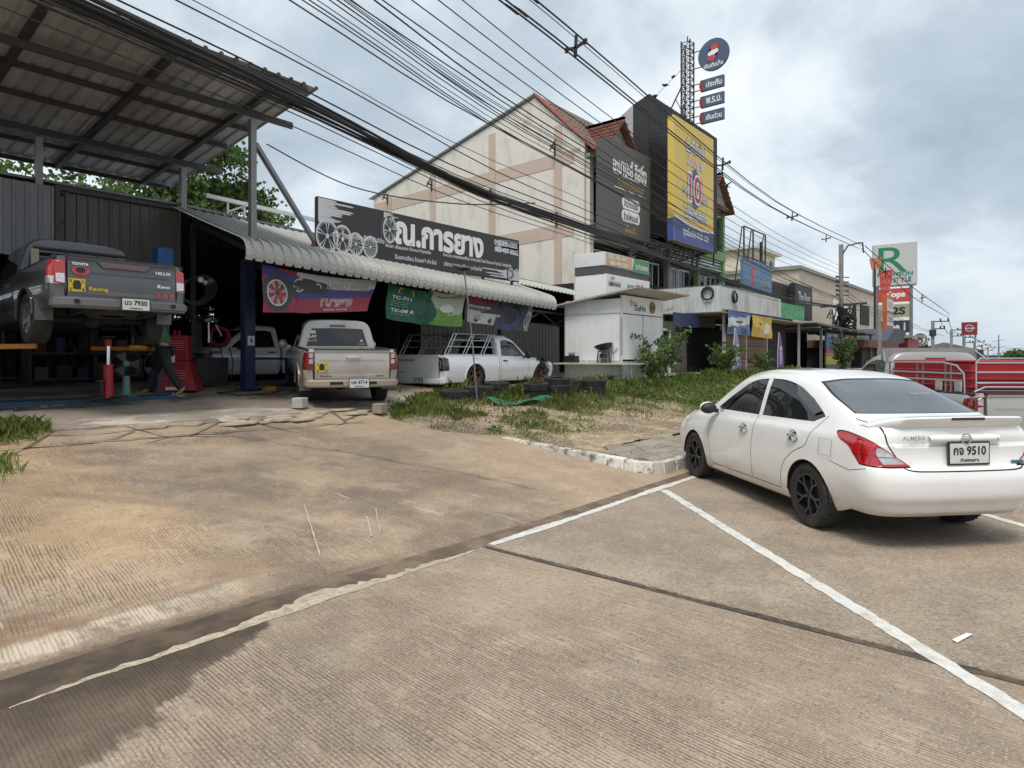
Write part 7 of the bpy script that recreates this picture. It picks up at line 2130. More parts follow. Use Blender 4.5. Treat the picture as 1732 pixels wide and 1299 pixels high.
# red gearbox jack on castors
jz = floor_z(4.0, 12.15)
jk = thing('transmission_jack', 'red upright gearbox jack on a black castor base under the raised pickup', 'jack', (3.98, 12.15, jz))
jx, jy = 3.98, 12.15
b = MB(); b.cyl((jx, jy, jz + .08), (jx, jy, jz + .62), .075, 20); b.cyl((jx, jy, jz + .62), (jx, jy, jz + .64), .082, 20); b.build('cylinder', mat('jack_red', (.42, .018, .025), .4, var=.1, scale=6), jk)
b = MB(); b.cyl((jx, jy, jz + .64), (jx, jy, jz + .98), .035, 14); b.build('piston', M_CHROME, jk)
b = MB(); b.cyl((jx, jy, jz + .95), (jx, jy, jz + 1.06), .055, 14); b.build('head', MATS['jack_red'], jk); b = MB(); b.box((jx, jy, jz + 1.1), (.2, .16, .03)); b.build('saddle', M_PLASTIC, jk)
for k in range(4):
    a = R(20 + 90 * k); ex, ey = jx + .34 * math.cos(a), jy + .34 * math.sin(a)
    b = MB(); b.bar((jx, jy, jz + .085), (ex, ey, jz + .085), .06, .04); b.build('leg', M_PLASTIC, jk)
    b = MB(); b.cyl((ex - .012, ey - .02, jz + .035), (ex + .012, ey + .02, jz + .035), .035, 12); b.build('castor', M_PLASTIC, jk)
b = MB(); b.bar((jx - .1, jy - .02, jz + .12), (jx - .12, jy - .05, jz + .36), .05); b.box((jx - .13, jy - .06, jz + .37), (.12, .06, .03)); b.build('pedal', M_PLASTIC, jk)
# pedestal fan
fx, fy = 4.42, 12.62; fzz = floor_z(fx, fy)
fn = thing('pedestal_fan', 'sea green pedestal fan with a dark cage beside the red jack', 'fan', (fx, fy, fzz))
M_FAN = mat('sea_green_plastic', (.10, .21, .185), .45, var=.06)
b = MB(); b.lathe([(0, 0), (.24, 0), (.25, .02), (.12, .06), (.07, .09), (.055, .40), (0, .40)], Matrix.Translation((fx, fy, fzz)), 24); b.build('base', M_FAN, fn)
vd = Vector((-fx, -fy, 0)).normalized(); fr_ = Vector((vd.y * -1, vd.x, 0)) * -1
Mf = rotm(fr_ * -1, (0, 0, 1), (fx, fy, fzz + .62))
b = MB()
for r_ in (.05, .09, .13, .17, .21): b.torus(Mf @ Matrix.Translation((0, 0, .055 - .03 * (r_ / .23) ** 2)), r_, .003, 28, 4)
b.torus(Mf, .235, .008, 32, 6)
for k in range(24):
    a = 2 * math.pi * k / 24; b.bar(Mf @ Vector((.05 * math.cos(a), .05 * math.sin(a), .055)), Mf @ Vector((.235 * math.cos(a), .235 * math.sin(a), .0)), .003)
    b.bar(Mf @ Vector((.05 * math.cos(a), .05 * math.sin(a), -.075)), Mf @ Vector((.235 * math.cos(a), .235 * math.sin(a), -.01)), .003)
b.build('cage', M_DKSTEEL, fn)
b = MB(); b.disc(Mf @ Matrix.Translation((0, 0, .06)), .05, 20); b.cyl(Mf @ Vector((0, 0, .05)), Mf @ Vector((0, 0, .058)), .05, 20); b.build('hub', M_FAN, fn)
for k in range(3):
    b = MB(); a = 2 * math.pi * k / 3; b.add([Mf @ Vector((.03 * math.cos(a - .4), .03 * math.sin(a - .4), -.01)), Mf @ Vector((.21 * math.cos(a - .5), .21 * math.sin(a - .5), -.03)), Mf @ Vector((.22 * math.cos(a + .35), .22 * math.sin(a + .35), .02)), Mf @ Vector((.03 * math.cos(a + .5), .03 * math.sin(a + .5), .01))], [(0, 1, 2, 3)]); b.build('blade', mat('smoky_blade', (.09, .13, .13), .3), fn)
b = MB(); b.cyl(Mf @ Vector((0, 0, -.03)), Mf @ Vector((0, 0, -.16)), .055, 16); b.build('motor', M_FAN, fn)
# red louvred tool cabinet: narrow box on a flared foot
cx_, cy_ = 5.62, 13.3; cz_ = floor_z(cx_, cy_)
tc_ = thing('tool_cabinet', 'red louvred steel cabinet with a flared foot behind the mechanic', 'cabinet', (cx_, cy_, cz_), R(-40))
M_CABR = mat('cabinet_red', (.24, .010, .016), .45, var=.1, scale=4)
b = MB(); P = lambda w, d, z: [(-w, -d, z), (w, -d, z), (w, d, z), (-w, d, z)]
def frus(w0, d0, z0, w1, d1, z1):
    b = MB(); b.add(P(w0, d0, z0) + P(w1, d1, z1), [(3, 2, 1, 0), (4, 5, 6, 7), (0, 1, 5, 4), (1, 2, 6, 5), (2, 3, 7, 6), (3, 0, 4, 7)]); return b
frus(.38, .24, .03, .22, .18, .62).build('lower_body', M_CABR, tc_, local=True, bevel=.012); frus(.20, .17, .625, .19, .17, 1.12).build('upper_body', M_CABR, tc_, local=True, bevel=.012)
for z, w, y in [(z, .15, -.178) for z in (.84, .88, .92, .96, 1.0)] + [(z, .2, -.235 + (z - .1) * .1) for z in (.28, .33, .38, .43)]:
    b = MB(); b.box((0, y, z), (w * 2, .02, .012)); b.build('louvre', mat('pink_louvre', (.50, .16, .17), .5), tc_, local=True)
for x in (-.06, .02): 
    b = MB(); b.bar((x, -.1, 1.12), (x + .02, -.1, 1.22), .04); b.build('handle', M_CABR, tc_, local=True)
b = MB(); b.box((-.1, -.20, .66), (.16, .02, .14)); b.box((0, -.26, .08), (.34, .02, .06)); b.build('plate', M_LGRY, tc_, local=True)

# mechanic: one skinned body, striding, reaching up under the truck
def person():
    px, py = 5.05, 12.55; z0 = floor_z(px, 12.8)
    t = thing('person', 'mechanic in a green shirt and black trousers striding under the raised pickup', 'person', (px, py, z0))
    F = Vector((-.66, .75, 0)); S_ = Vector((.75, .66, 0))         # faces under the truck, seen from his right
    pt = lambda f, s, z: tuple(Vector((px, py, z0)) + F * f + S_ * s + Vector((0, 0, z)))

    def skin(name, V, E, Rr, m, sub=2):
        me = bpy.data.meshes.new(name); me.from_pydata([pt(*v) for v in V], E, []); o = bpy.data.objects.new(name, me); C.objects.link(o)
        md = o.modifiers.new('s', 'SKIN'); sv = me.skin_vertices[0].data
        for i, r in enumerate(Rr): sv[i].radius = (r, r) if not isinstance(r, tuple) else r
        sv[0].use_root = True; o.modifiers.new('b', 'SUBSURF').levels = sub; o.modifiers['b'].render_levels = sub
        dg = bpy.context.evaluated_depsgraph_get(); me2 = bpy.data.meshes.new_from_object(o.evaluated_get(dg)); bpy.data.objects.remove(o)
        me2.name = name; me2.transform(W[t].inverted()); me2.materials.clear(); me2.materials.append(m)
        for p in me2.polygons: p.use_smooth = True
        o = bpy.data.objects.new(name, me2); return link(o, t)
    M_SKIN = mat('skin', (.30, .17, .11), .6, var=.06); M_SHIRT = mat('green_shirt', (.06, .11, .055), .85, var=.15, scale=8); M_TROU = mat('black_trousers', (.016, .017, .022), .85, var=.3, scale=8)
    # body in skin: pelvis, spine, neck, head, arms, feet
    V = [(0, 0, .92), (.06, 0, 1.08), (.16, 0, 1.28), (.24, 0, 1.42), (.29, 0, 1.50), (.33, 0, 1.58), (.36, 0, 1.68),
         (.24, .17, 1.40), (.42, .24, 1.30), (.58, .20, 1.50), (.63, .19, 1.57), (.24, -.17, 1.40), (.44, -.22, 1.34), (.60, -.16, 1.56), (.65, -.15, 1.63),
         (.02, .09, .86), (.22, .10, .48), (.40, .10, .10), (.53, .11, .04), (-.02, -.09, .86), (-.10, -.10, .50), (-.36, -.10, .10), (-.24, -.13, .035)]
    E = [(0, 1), (1, 2), (2, 3), (3, 4), (4, 5), (5, 6), (3, 7), (7, 8), (8, 9), (9, 10), (3, 11), (11, 12), (12, 13), (13, 14), (0, 15), (15, 16), (16, 17), (17, 18), (0, 19), (19, 20), (20, 21), (21, 22)]
    Rr = [.12, .115, .13, .10, .055, .085, .08, .06, .045, .034, .038, .06, .045, .034, .038, .085, .058, .04, .034, .085, .058, .04, .034]
    skin('body', V, E, Rr, M_SKIN)
    skin('shirt', [(0.0, 0, .90), (.06, 0, 1.06), (.16, 0, 1.27), (.235, 0, 1.40), (.24, .17, 1.395), (.36, .23, 1.33), (.24, -.17, 1.395), (.37, -.21, 1.35)], [(0, 1), (1, 2), (2, 3), (3, 4), (4, 5), (3, 6), (6, 7)], [(.15, .14), .145, .155, .115, .078, .066, .078, .066], M_SHIRT)
    skin('trousers', [(0, 0, .93), (.02, .09, .84), (.22, .10, .48), (.395, .10, .12), (-.02, -.09, .84), (-.10, -.10, .50), (-.35, -.10, .12)], [(0, 1), (1, 2), (2, 3), (0, 4), (4, 5), (5, 6)], [(.14, .135), .115, .085, .068, .115, .085, .068], M_TROU)
    b = MB(); b.sphere(pt(.33, 0, 1.66), .105, 14, 10, (1, 1, .9)); b.build('hair', M_BLACK, t)
    for s, zz in ((.19, 1.58), (-.15, 1.64)):
        for k in range(4):
            b = MB(); b.tube([pt(.63, s + .022 * (k - 1.5), zz), pt(.67, s + .024 * (k - 1.5), zz + .045), pt(.66 - .01, s + .024 * (k - 1.5), zz + .08 - .006 * abs(k - 1))], .0095, 6, r2=.007); b.build('finger', M_SKIN, t)
        b = MB(); b.tube([pt(.62, s + .03, zz - .01), pt(.66, s + .06, zz + .02), pt(.68, s + .05, zz + .05)], .011, 6, r2=.008); b.build('thumb', M_SKIN, t)
    for f, s in ((.50, .11), (-.26, -.13)):
        b = MB(); b.prism([pt(f - .13, s - .045, .005), pt(f + .12, s - .05, .005), pt(f + .15, s, .005), pt(f + .12, s + .05, .005), pt(f - .13, s + .045, .005)], (0, 0, .022)); b.tube([pt(f + .02, s - .05, .025), pt(f + .06, s, .07), pt(f + .02, s + .05, .025)], .012, 6); b.build('sandal', M_GOLD, t)
    return t


person()
# cinder blocks by the champagne pickup's rear tyres
for k, (x, y, rz, m) in enumerate(((6.32, 10.12, .5, M_LGRY), (7.55, 9.45, .3, M_CHIP))):
    t = thing('concrete_block', ('pale square concrete block chocking the left rear tyre of the champagne pickup', 'brown concrete block chocking the right rear tyre of the champagne pickup')[k], 'block', (x, y, floor_z(x, y)), rz)
    b = MB(); b.box((0, 0, .09), (.22, .20, .18)); b.build('block', mat('block_%s' % ('pale', 'brown')[k], ((.42, .40, .36), (.30, .25, .19))[k], .9, var=.15, scale=9, bump=.4), t, local=True, bevel=.012)
# blue packs of new tyres stacked on the left, racks of tyres at the back
M_WRAP = [mat('blue_wrap', (.018, .022, .11), .4, var=.2, scale=9), mat('violet_wrap', (.03, .025, .13), .4, var=.2, scale=9)]
for k in range(5):
    for j in range(2):
        z = floor_z(2.4, 15.4) + .12 + k * .21; x, y = 2.15 + j * .66, 15.6 - j * .1
        b = MB(); b.lathe([(.15, -.1), (.30, -.1), (.33, -.05), (.33, .05), (.30, .1), (.15, .1)], Matrix.Translation((x, y, z)), 24)
        o = b.build('wrapped_tyre', M_WRAP[(k + j) % 2]); tag(o, 'new tyre in blue wrapping, %s of the %s stack at the left' % (('lowest', 'second', 'third', 'fourth', 'topmost')[k], ('leftmost', 'inner')[j]), 'tyre', 'wrapped new tyres stacked in the workshop')
        lettering(o, 'RADIAL', (x - .15, y - .30, z), (1, -.3, 0), FU, .3, .05, M_GRYP, .01)


def rack(x0, y0, n, lv, label):
    t = thing('tyre_rack', label, 'rack', (x0, y0, floor_z(x0, y0))); z0 = floor_z(x0, y0)
    for xx in (x0, x0 + n * .27):
        for yy in (y0, y0 + .5):
            b = MB(); b.bar((xx, yy, z0), (xx, yy, z0 + lv * .75 + .1), .05); b.build('upright', M_LIFTB, t)

    for k in range(lv):
        b = MB(); z = z0 + .12 + k * .75
        for yy in (y0 + .08, y0 + .42): b.bar((x0, yy, z), (x0 + n * .27, yy, z), .04)
        b.build('shelf_rail', M_DKSTEEL, t)
        for i in range(n):
            if random.random() < .12: continue
            tyre(x0 + .15 + i * .265, y0 + .25, z + .31, 'upright tyre in the ' + label.replace('of black tyres ', ''), 'tyres stored upright in racks', rot=(R(random.uniform(-3, 3)), R(90), 0))
    return t


rack(3.6, 19.5, 9, 2, 'steel rack of black tyres at the rear left of the workshop')
rack(7.2, 20.5, 9, 2, 'steel rack of black tyres at the rear right of the workshop')
# tyre changer: dark cabinet, turntable, mast and arms with a bright head
qx, qy = 6.62, 14.3; qz = floor_z(qx, qy)
tcg = thing('tyre_changer', 'dark tyre changing machine with a bright steel arm and hanging hoses', 'machine', (qx, qy, qz))
b = MB(); b.box2((qx - .35, qy - .3, qz), (qx + .35, qy + .4, qz + .62)); b.build('cabinet', mat('dark_machine', (.04, .042, .05), .5, var=.2), tcg, bevel=.02)
b = MB(); b.lathe([(0, .62), (.08, .62), (.1, .7), (.30, .72), (.31, .76), (0, .76)], Matrix.Translation((qx, qy, qz)), 24); b.build('turntable', M_STEEL, tcg)
b = MB(); b.box2((qx - .08, qy + .38, qz), (qx + .08, qy + .54, qz + 1.55)); b.bar((qx, qy + .46, qz + 1.45), (qx, qy - .15, qz + 1.5), .08); b.build('mast', M_DKSTEEL, tcg)
b = MB(); b.cyl((qx, qy - .1, qz + 1.55), (qx, qy - .1, qz + .95), .025, 10); b.tube([(qx - .1, qy - .15, qz + 1.42), (qx, qy - .2, qz + 1.46), (qx + .15, qy - .2, qz + 1.42)], .04, 8); b.bar((qx + .1, qy - .2, qz + 1.35), (qx + .24, qy - .2, qz + 1.1), .035); b.build('arm', M_ALLOY, tcg)
for k in range(4):
    b = MB(); x = qx - .3 + k * .22; b.tube([(x, qy - .32, qz + 1.0 - .05 * k), (x + .02, qy - .45, qz + .5), (x - .06, qy - .5, qz + .12), (x - .3, qy - .6, qz + .03), (x - .5 + k * .3, qy - .9, qz + .02)], .013, 6); b.build('hose', M_PLASTIC, tcg)
b = MB(); b.box2((qx - .62, qy - .2, qz + .78), (qx - .40, qy - .05, qz + .88)); tag(b.build('impact_wrench', mat('tool_yellow', (.55, .33, .02), .5)), 'yellow air tool lying beside the dark tyre changer', 'tool')
b = MB(); b.torus(rotm((.77, -.64, 0), FU, (7.05, 14.6, 2.1)), .20, .06, 28, 8); tag(b.build('hose_reel', M_CABR), 'red round hose reel hanging behind the dark blue lift post', 'hose reel')
b = MB()
for k in range(6): b.torus(rotm((.77, -.64, 0), (.05 * k, 0, 1), (5.85 + .02 * k, 13.2 - .01 * k, 2.98)), .24 + .015 * k, .012, 30, 5)
b.tube([(5.85, 13.2, 3.3), (5.9, 13.3, 3.9)], .01, 5); tag(b.build('hanging_hose', M_PLASTIC), 'dark coil of hose hanging right of the raised pickup', 'hose')
b = MB()
for k in range(3): b.lathe([(0, 0), (.05, .02), (.06, .08), (.03, .12), (0, .12)], Matrix.Translation((5.95 + .1 * k, 13.1, 3.12 - .05 * (k % 2))), 10)
tag(b.build('work_lamp', M_LGRY), 'white work lamp hanging by the dark hose coil', 'lamp')
b = MB(); b.torus(Matrix.Translation((3.0, 11.35, floor_z(3, 11.35) + .02)), .02, .01, 8, 4)
mt = MB(); mt.box2((1.4, 12.2, floor_z(3, 12.2) + .003), (5.3, 13.0, floor_z(3, 13) + .012)); tag(mt.build('floor_mat', mat('blue_mat', (.03, .06, .12), .8, var=.3, scale=5)), 'long blue mat on the floor under the raised pickup', 'mat')
for k, (x0, y0, L_, a) in enumerate(((2.6, 11.6, .7, .1), (3.05, 11.75, .5, -.2), (2.45, 11.8, .55, .3), (3.35, 11.95, .25, .1))):
    b = MB(); z = floor_z(x0, y0) + .02; b.bar((x0, y0, z), (x0 + L_ * math.cos(a), y0 + L_ * math.sin(a), z), .05 if k == 3 else .03); b.sphere((x0, y0, z), .035, 8, 6)
    tag(b.build('hand_tool', M_DKSTEEL), ('long steel bar on the floor in front of the blue mat', 'second steel bar lying close behind the long one', 'third steel bar on the floor farthest left', 'short dark tool lying nearest the red jack')[k], 'tool', 'tools left on the floor')
# dim shelves, boxes and an air compressor along the inside
sh_ = thing('storage_shelf', 'dim steel shelf of boxes and tins at the back of the workshop', 'shelf', (5.0, 18, 1))
b = MB()
for z in (1.1, 1.7, 2.3):
    b.box2((4.2, 17.6, z), (6.8, 18.1, z + .04))
for x in (4.2, 5.5, 6.8): b.box2((x - .03, 17.6, 1), (x + .03, 18.1, 2.9))
b.build('frame', M_DKSTEEL, sh_)
cl_ = [(.09, .08, .07), (.06, .02, .018), (.02, .03, .06), (.08, .07, .03), (.04, .04, .04)]
for k in range(16):
    x = 4.3 + (k % 6) * .42; z = 1.14 + (k // 6) * .6; s = random.uniform(.16, .32)
    b = MB(); b.box2((x, 17.65, z), (x + s, 17.95, z + random.uniform(.15, .4))); o = b.build('carton', mat('carton_%d' % (k % 5), cl_[k % 5], .7)); tag(o, 'small box among the goods on the dim steel shelf', 'box', 'boxes on the dim shelf')
for k, (x, y, z, w, h) in enumerate(((8.2, 14.0, 2.75, .30, .36), (8.75, 14.2, 2.72, .4, .28))):
    b = MB(); b.box2((x, y, z), (x + w, y + .02, z + h)); o = b.build('notice_sheet', M_LGRY); tag(o, ('white notice hanging behind the crimson banner bottom', 'second grey notice hanging right of the white one')[k], 'notice')
b = MB(); b.tube([(7.4, 12.6, floor_z(7, 12.6) + .02), (7.0, 12.2, .90), (6.2, 12.1, .89), (6.0, 12.5, .93), (7.2, 12.9, .96), (8.0, 12.3, .91)], .014, 6); tag(b.build('air_hose', M_PLASTIC), 'black air hose snaking on the workshop floor', 'hose')
b = MB(); b.box2((7.15, 12.72, floor_z(7, 12.8)), (7.38, 12.88, floor_z(7, 12.8) + .1)); tag(b.build('toolbox', M_ORANGE, bevel=.01), 'small orange box on the floor at the foot of the dark blue lift post', 'box')
# ================================================================ PLANTS
def leaf_mat(name, c0, c1, rough=.6):
    m = bpy.data.materials.new(name); m.use_nodes = True; N, L = m.node_tree.nodes, m.node_tree.links; b = N['Principled BSDF']
    at = N.new('ShaderNodeAttribute'); at.attribute_name = 'shade'
    mx = N.new('ShaderNodeMix'); mx.data_type = 'RGBA'; L.new(at.outputs['Fac'], mx.inputs[0]); mx.inputs[6].default_value = (*c0, 1); mx.inputs[7].default_value = (*c1, 1)
    L.new(mx.outputs[2], b.inputs['Base Color']); b.inputs['Roughness'].default_value = rough; b.inputs['Specular IOR Level'].default_value = .3
    tr = N.new('ShaderNodeBsdfTranslucent'); L.new(mx.outputs[2], tr.inputs[0])
    ms = N.new('ShaderNodeMixShader'); ms.inputs[0].default_value = .25; L.new(b.outputs[0], ms.inputs[1]); L.new(tr.outputs[0], ms.inputs[2]); L.new(ms.outputs[0], N['Material Output'].inputs[0])
    return m


def np_mesh(name, V, nper, m, shade, parent=None, kind=None):
    """V: (faces, nper, 3)"""
    k = len(V); me = bpy.data.meshes.new(name)
    me.vertices.add(k * nper); me.vertices.foreach_set('co', V.astype(np.float32).ravel())
    me.loops.add(k * nper); me.loops.foreach_set('vertex_index', np.arange(k * nper, dtype=np.int32))
    me.polygons.add(k); me.polygons.foreach_set('loop_start', np.arange(0, k * nper, nper, dtype=np.int32)); me.polygons.foreach_set('loop_total', np.full(k, nper, np.int32))
    me.update(calc_edges=True); a = me.attributes.new('shade', 'FLOAT', 'FACE'); a.data.foreach_set('value', shade.astype(np.float32)); me.materials.append(m)
    o = bpy.data.objects.new(name, me); link(o, parent)
    if kind: o['kind'] = kind
    return o


def leaves(P, size, droop=.3, aspect=.42):
    """a folded leaf (two triangles as one quad) at every point of P"""
    n = len(P); a = RNG.normal(size=(n, 3)); a[:, 2] -= droop; a /= np.linalg.norm(a, axis=1)[:, None]
    r = RNG.normal(size=(n, 3)); r[:, 2] *= .4; b = np.cross(a, r); b /= np.linalg.norm(b, axis=1)[:, None]
    s = size * RNG.uniform(.6, 1.3, n)[:, None]
    return np.stack([P, P + a * s * .5 + b * s * aspect, P + a * s, P + a * s * .5 - b * s * aspect], 1)


M_LEAF = leaf_mat('tree_leaf', (.030, .066, .018), (.135, .20, .055)); M_LEAF2 = leaf_mat('shrub_leaf', (.045, .095, .020), (.16, .25, .06))
M_BARK = mat('bark', (.12, .10, .08), .9, var=.3, scale=8, bump=.5)


def tree(name, x, y, z0, H, clumps, label, nl=9000, ls=.22, m=None, cat='tree', spread=.5):
    t = thing(name, label, cat, (x, y, z0)); b = MB()
    b.tube([(x, y, z0), (x + .1, y, z0 + H * .25), (x, y + .1, z0 + H * .5)], .22 * H / 8, 8, r2=.12 * H / 8)
    for (cx, cy, cz, rx, rz) in clumps: b.tube([(x, y + .05, z0 + H * .42), (x + (cx - x) * .5, y + (cy - y) * .5, z0 + H * .5 + (cz - z0 - H * .5) * .4), (cx, cy, cz)], .10 * H / 8, 6, r2=.02)
    b.build('trunk', M_BARK, t)
    P, S_ = [], []
    tot = sum(c[3] ** 2 * c[4] for c in clumps)
    for (cx, cy, cz, rx, rz) in clumps:
        n = int(nl * rx ** 2 * rz / tot); k = max(6, n // 90)
        d = RNG.normal(size=(k, 3)); d /= np.linalg.norm(d, axis=1)[:, None]; rad = RNG.uniform(.55, 1.06, k)[:, None]
        c = d * rad * np.array([rx, rx, rz]) + np.array([cx, cy, cz]); tone = RNG.uniform(.1, .9, k)
        i = RNG.integers(0, k, n); p = c[i] + RNG.normal(size=(n, 3)) * np.array([1, 1, .6]) * rx * .17
        P.append(p); S_.append(np.clip(tone[i] + RNG.normal(size=n) * .16, 0, 1))
    P = np.concatenate(P); S_ = np.concatenate(S_)
    iv = np.array(W[t].inverted().translation); np_mesh('crown', leaves(P + iv, ls), 4, m or M_LEAF, S_, t)
    return t


tree('broadleaf_tree', 5.0, 29.5, .9, 8.5, [(1.5, 30, 7.0, 2.3, 1.9), (4.8, 29.5, 7.4, 2.2, 2.0), (8.2, 29, 6.6, 2.3, 2.0), (6.5, 30, 5.0, 3.0, 1.8), (2.5, 30, 5.2, 2.8, 1.7)], 'wide green tree behind the workshop seen under the middle of the canopy', 30000, .21)
tree('broadleaf_tree', 8.0, 28.8, .9, 3.6, [(3.5, 28.8, 3.4, 1.8, 1.0), (6.2, 28.9, 3.6, 1.8, 1.1), (9, 28.7, 3.3, 1.9, 1.0), (12, 28.9, 3.5, 1.9, 1.0)], 'low leafy tree seen through the gap at the back of the workshop', 9000, .2)
tree('broadleaf_tree', 14.0, 30.5, .9, 9.5, [(11.4, 30.5, 8.6, 2.0, 2.0), (14.0, 30, 10.1, 2.0, 1.6), (15.9, 30.8, 8.6, 1.9, 1.7), (13.2, 30.2, 7.0, 2.6, 1.9), (16.7, 30.5, 6.8, 1.4, 1.3)], 'taller green tree rising behind the canopy post and ridge rail', 26000, .21)
tree('broadleaf_tree', 18.2, 31, .9, 5, [(18.0, 31, 6.6, 1.0, .8), (19.0, 31, 6.3, .9, .8)], 'small green treetop just left of the black signboard', 4000, .2)
t = thing('bare_tree', 'thin bare branched tree at the far left under the canopy edge', 'tree', (-3.5, 27, .9)); b = MB()
rr = random.Random(5)


def branch(p, d, L_, r, n):
    q = p + d * L_; b.tube([p, (p + q) / 2 + Vector((rr.uniform(-.1, .1), rr.uniform(-.1, .1), 0)), q], r, 5, r2=r * .6)
    if n:
        for k in range(3): branch(q, (d + Vector((rr.uniform(-.7, .7), rr.uniform(-.5, .5), rr.uniform(-.15, .5)))).normalized(), L_ * .68, r * .58, n - 1)


branch(Vector((-3.5, 27, .9)), Vector((0, 0, 1)), 2.6, .11, 5); b.build('trunk', mat('grey_twig', (.30, .28, .25), .9, var=.2), t)


def shrub(x, y, z0, H, n, label, spread=.6, m=None):
    """stems with feathered rows of leaflets"""
    t = thing('shrub', label, 'shrub', (x, y, z0)); b = MB(); P, S_ = [], []
    for k in range(n):
        a = random.uniform(0, 6.28); e = random.uniform(.15, 1) * spread; hh = H * random.uniform(.55, 1)
        q = [Vector((x, y, z0)), Vector((x + .4 * e * math.cos(a), y + .4 * e * math.sin(a), z0 + hh * .6)), Vector((x + e * math.cos(a), y + e * math.sin(a), z0 + hh))]
        b.tube(q, .018, 5, r2=.006)
        for j in range(7):
            f = .35 + .65 * j / 6; c = q[0] * (1 - f) ** 2 + q[1] * 2 * f * (1 - f) + q[2] * f * f
            a2 = random.uniform(0, 6.28); d = Vector((math.cos(a2), math.sin(a2), random.uniform(-.1, .5))) * random.uniform(.25, .48) * (H / 1.8)
            tn = random.uniform(.1, .95)
            b.tube([c, c + d], .005, 4)
            for s in range(9):
                for _ in range(2): P.append(tuple(c + d * (s + 1) / 9)); S_.append(min(1, max(0, tn + random.uniform(-.15, .15))))
    b.build('stem', M_BARK, t)
    iv = np.array(W[t].inverted().translation); np_mesh('foliage', leaves(np.array(P) + iv, .13 * (H / 1.8) ** .5, .1, .26), 4, m or M_LEAF2, np.array(S_), t)
    return t


def bz(x, y): return float(bank_z(x, y))
shrub(19.4, 9.75, bz(19.4, 9.75) - .05, 1.85, 9, 'tall feathery leaved shrub growing against the front of the white kiosk', .85)
shrub(18.7, 9.85, bz(18.7, 9.85) - .05, 1.0, 5, 'dark low climber at the left foot of the kiosk front', .3, M_LEAF)
shrub(24.6, 9.7, bz(24.6, 9.7), 1.3, 12, 'bushy yellow green shrub left of the pale lilac feather flag', .75)
shrub(28.6, 9.6, bz(28.6, 9.6), .95, 7, 'small light green shrub right of the pale lilac feather flag', .6)
shrub(44.5, 9.9, .5, 2.4, 16, 'dark tall shrub in front of the striped wall', .8, M_LEAF)
shrub(53.5, 9.6, .3, 1.5, 9, 'shrub at the foot of the utility pole', .7, M_LEAF)


def grass(name, F, n, hmin, hmax, m, dens, wid=.008):
    """blades: narrow bent triangles growing out of the soil where dens(x, y) allows"""
    (x0, x1), (y0, y1) = F; x = RNG.uniform(x0, x1, n * 3); y = RNG.uniform(y0, y1, n * 3)
    k = RNG.uniform(size=n * 3) < dens(x, y); x, y = x[k][:n], y[k][:n]; n = len(x)
    z = bank_z(x, y) if name == 'grass' else drive_z(y) + .03
    h = RNG.uniform(hmin, hmax, n) * np.clip(.45 + (y - 7.4) * .4, .45, 1) * (.7 + .5 * (vnoise(x, y, 2.2, 4) > 0)); a = RNG.uniform(0, 6.28, n); ln = RNG.uniform(.1, .8, n) * h
    w = wid * (1 + np.maximum(0, np.hypot(x, y) - 8) * .06)
    dx, dy = np.cos(a), np.sin(a); B = np.stack([x, y, z - .01], -1)
    S1 = np.stack([-dy * w, dx * w, 0 * w], -1); Mi = B + np.stack([dx * ln * .35, dy * ln * .35, h * .62], -1); T_ = B + np.stack([dx * ln, dy * ln, h * .95], -1)
    V = np.stack([B - S1, B + S1, Mi + S1 * .7, T_, Mi - S1 * .7], 1)
    tone = np.clip(.5 + .38 * vnoise(x, y, 1.3, 7) + RNG.normal(size=n) * .2, 0, 1)
    return np_mesh(name, V, 5, m, tone, None, 'stuff')


M_GRASS = leaf_mat('grass_blade', (.115, .150, .030), (.33, .395, .115), .7); M_DRY = leaf_mat('dry_grass', (.16, .12, .06), (.36, .29, .16), .8)


def dens(x, y):
    p = vnoise(x, y, 1.15, 1) * .6 + vnoise(x, y, 3.1, 2) * .45
    lush = np.clip((x - 11.5) / 4.5, 0, 1) * np.clip((y - 6.0) / 1.2, 0, 1) + .75 * np.clip((y - 8.7) / .6, 0, 1)
    patch = np.where(p > .04, .6, .02) * np.clip((y - 6.1 - .25 * np.clip(x - 9, 0, 4)) / .6, 0, 1)
    xb = np.interp(y, [4.0, 7.0, 7.6, 8.4, 9.2, 10.0, 10.6], [8.2, 8.15, 7.45, 7.25, 7.45, 8.3, 9.6])
    return np.clip(np.maximum(patch, lush * (.22 + .78 * (p > -.15))), 0, 1) * (x > xb + .12) * (y < 11.2)


grass('grass', ((7.2, 34), (5.9, 11.0)), 110000, .05, .16, M_GRASS, dens, .006)
grass('grass', ((8, 20), (6.2, 10.0)), 14000, .04, .12, M_DRY, lambda x, y: np.clip(dens(x, y) + .18, 0, 1) * (x > 8))
# weeds at the left edge of the driveway
tuft = lambda x, y: np.clip(1.3 - np.hypot((x - 1.95) / .5, (y - 9.95) / .42), 0, 1) ** .6 + .5 * np.clip(1 - np.hypot((x - 1.6) / .4, (y - 8.5) / .7), 0, 1)
grass('weed_patch', ((.8, 3.0), (7.6, 10.9)), 5200, .05, .16, M_GRASS, tuft, .007)
grass('grass', ((9, 34), (7.2, 11.0)), 9000, .14, .34, M_GRASS, lambda x, y: dens(x, y) * (vnoise(x, y, 2.6, 9) > .25), .010)
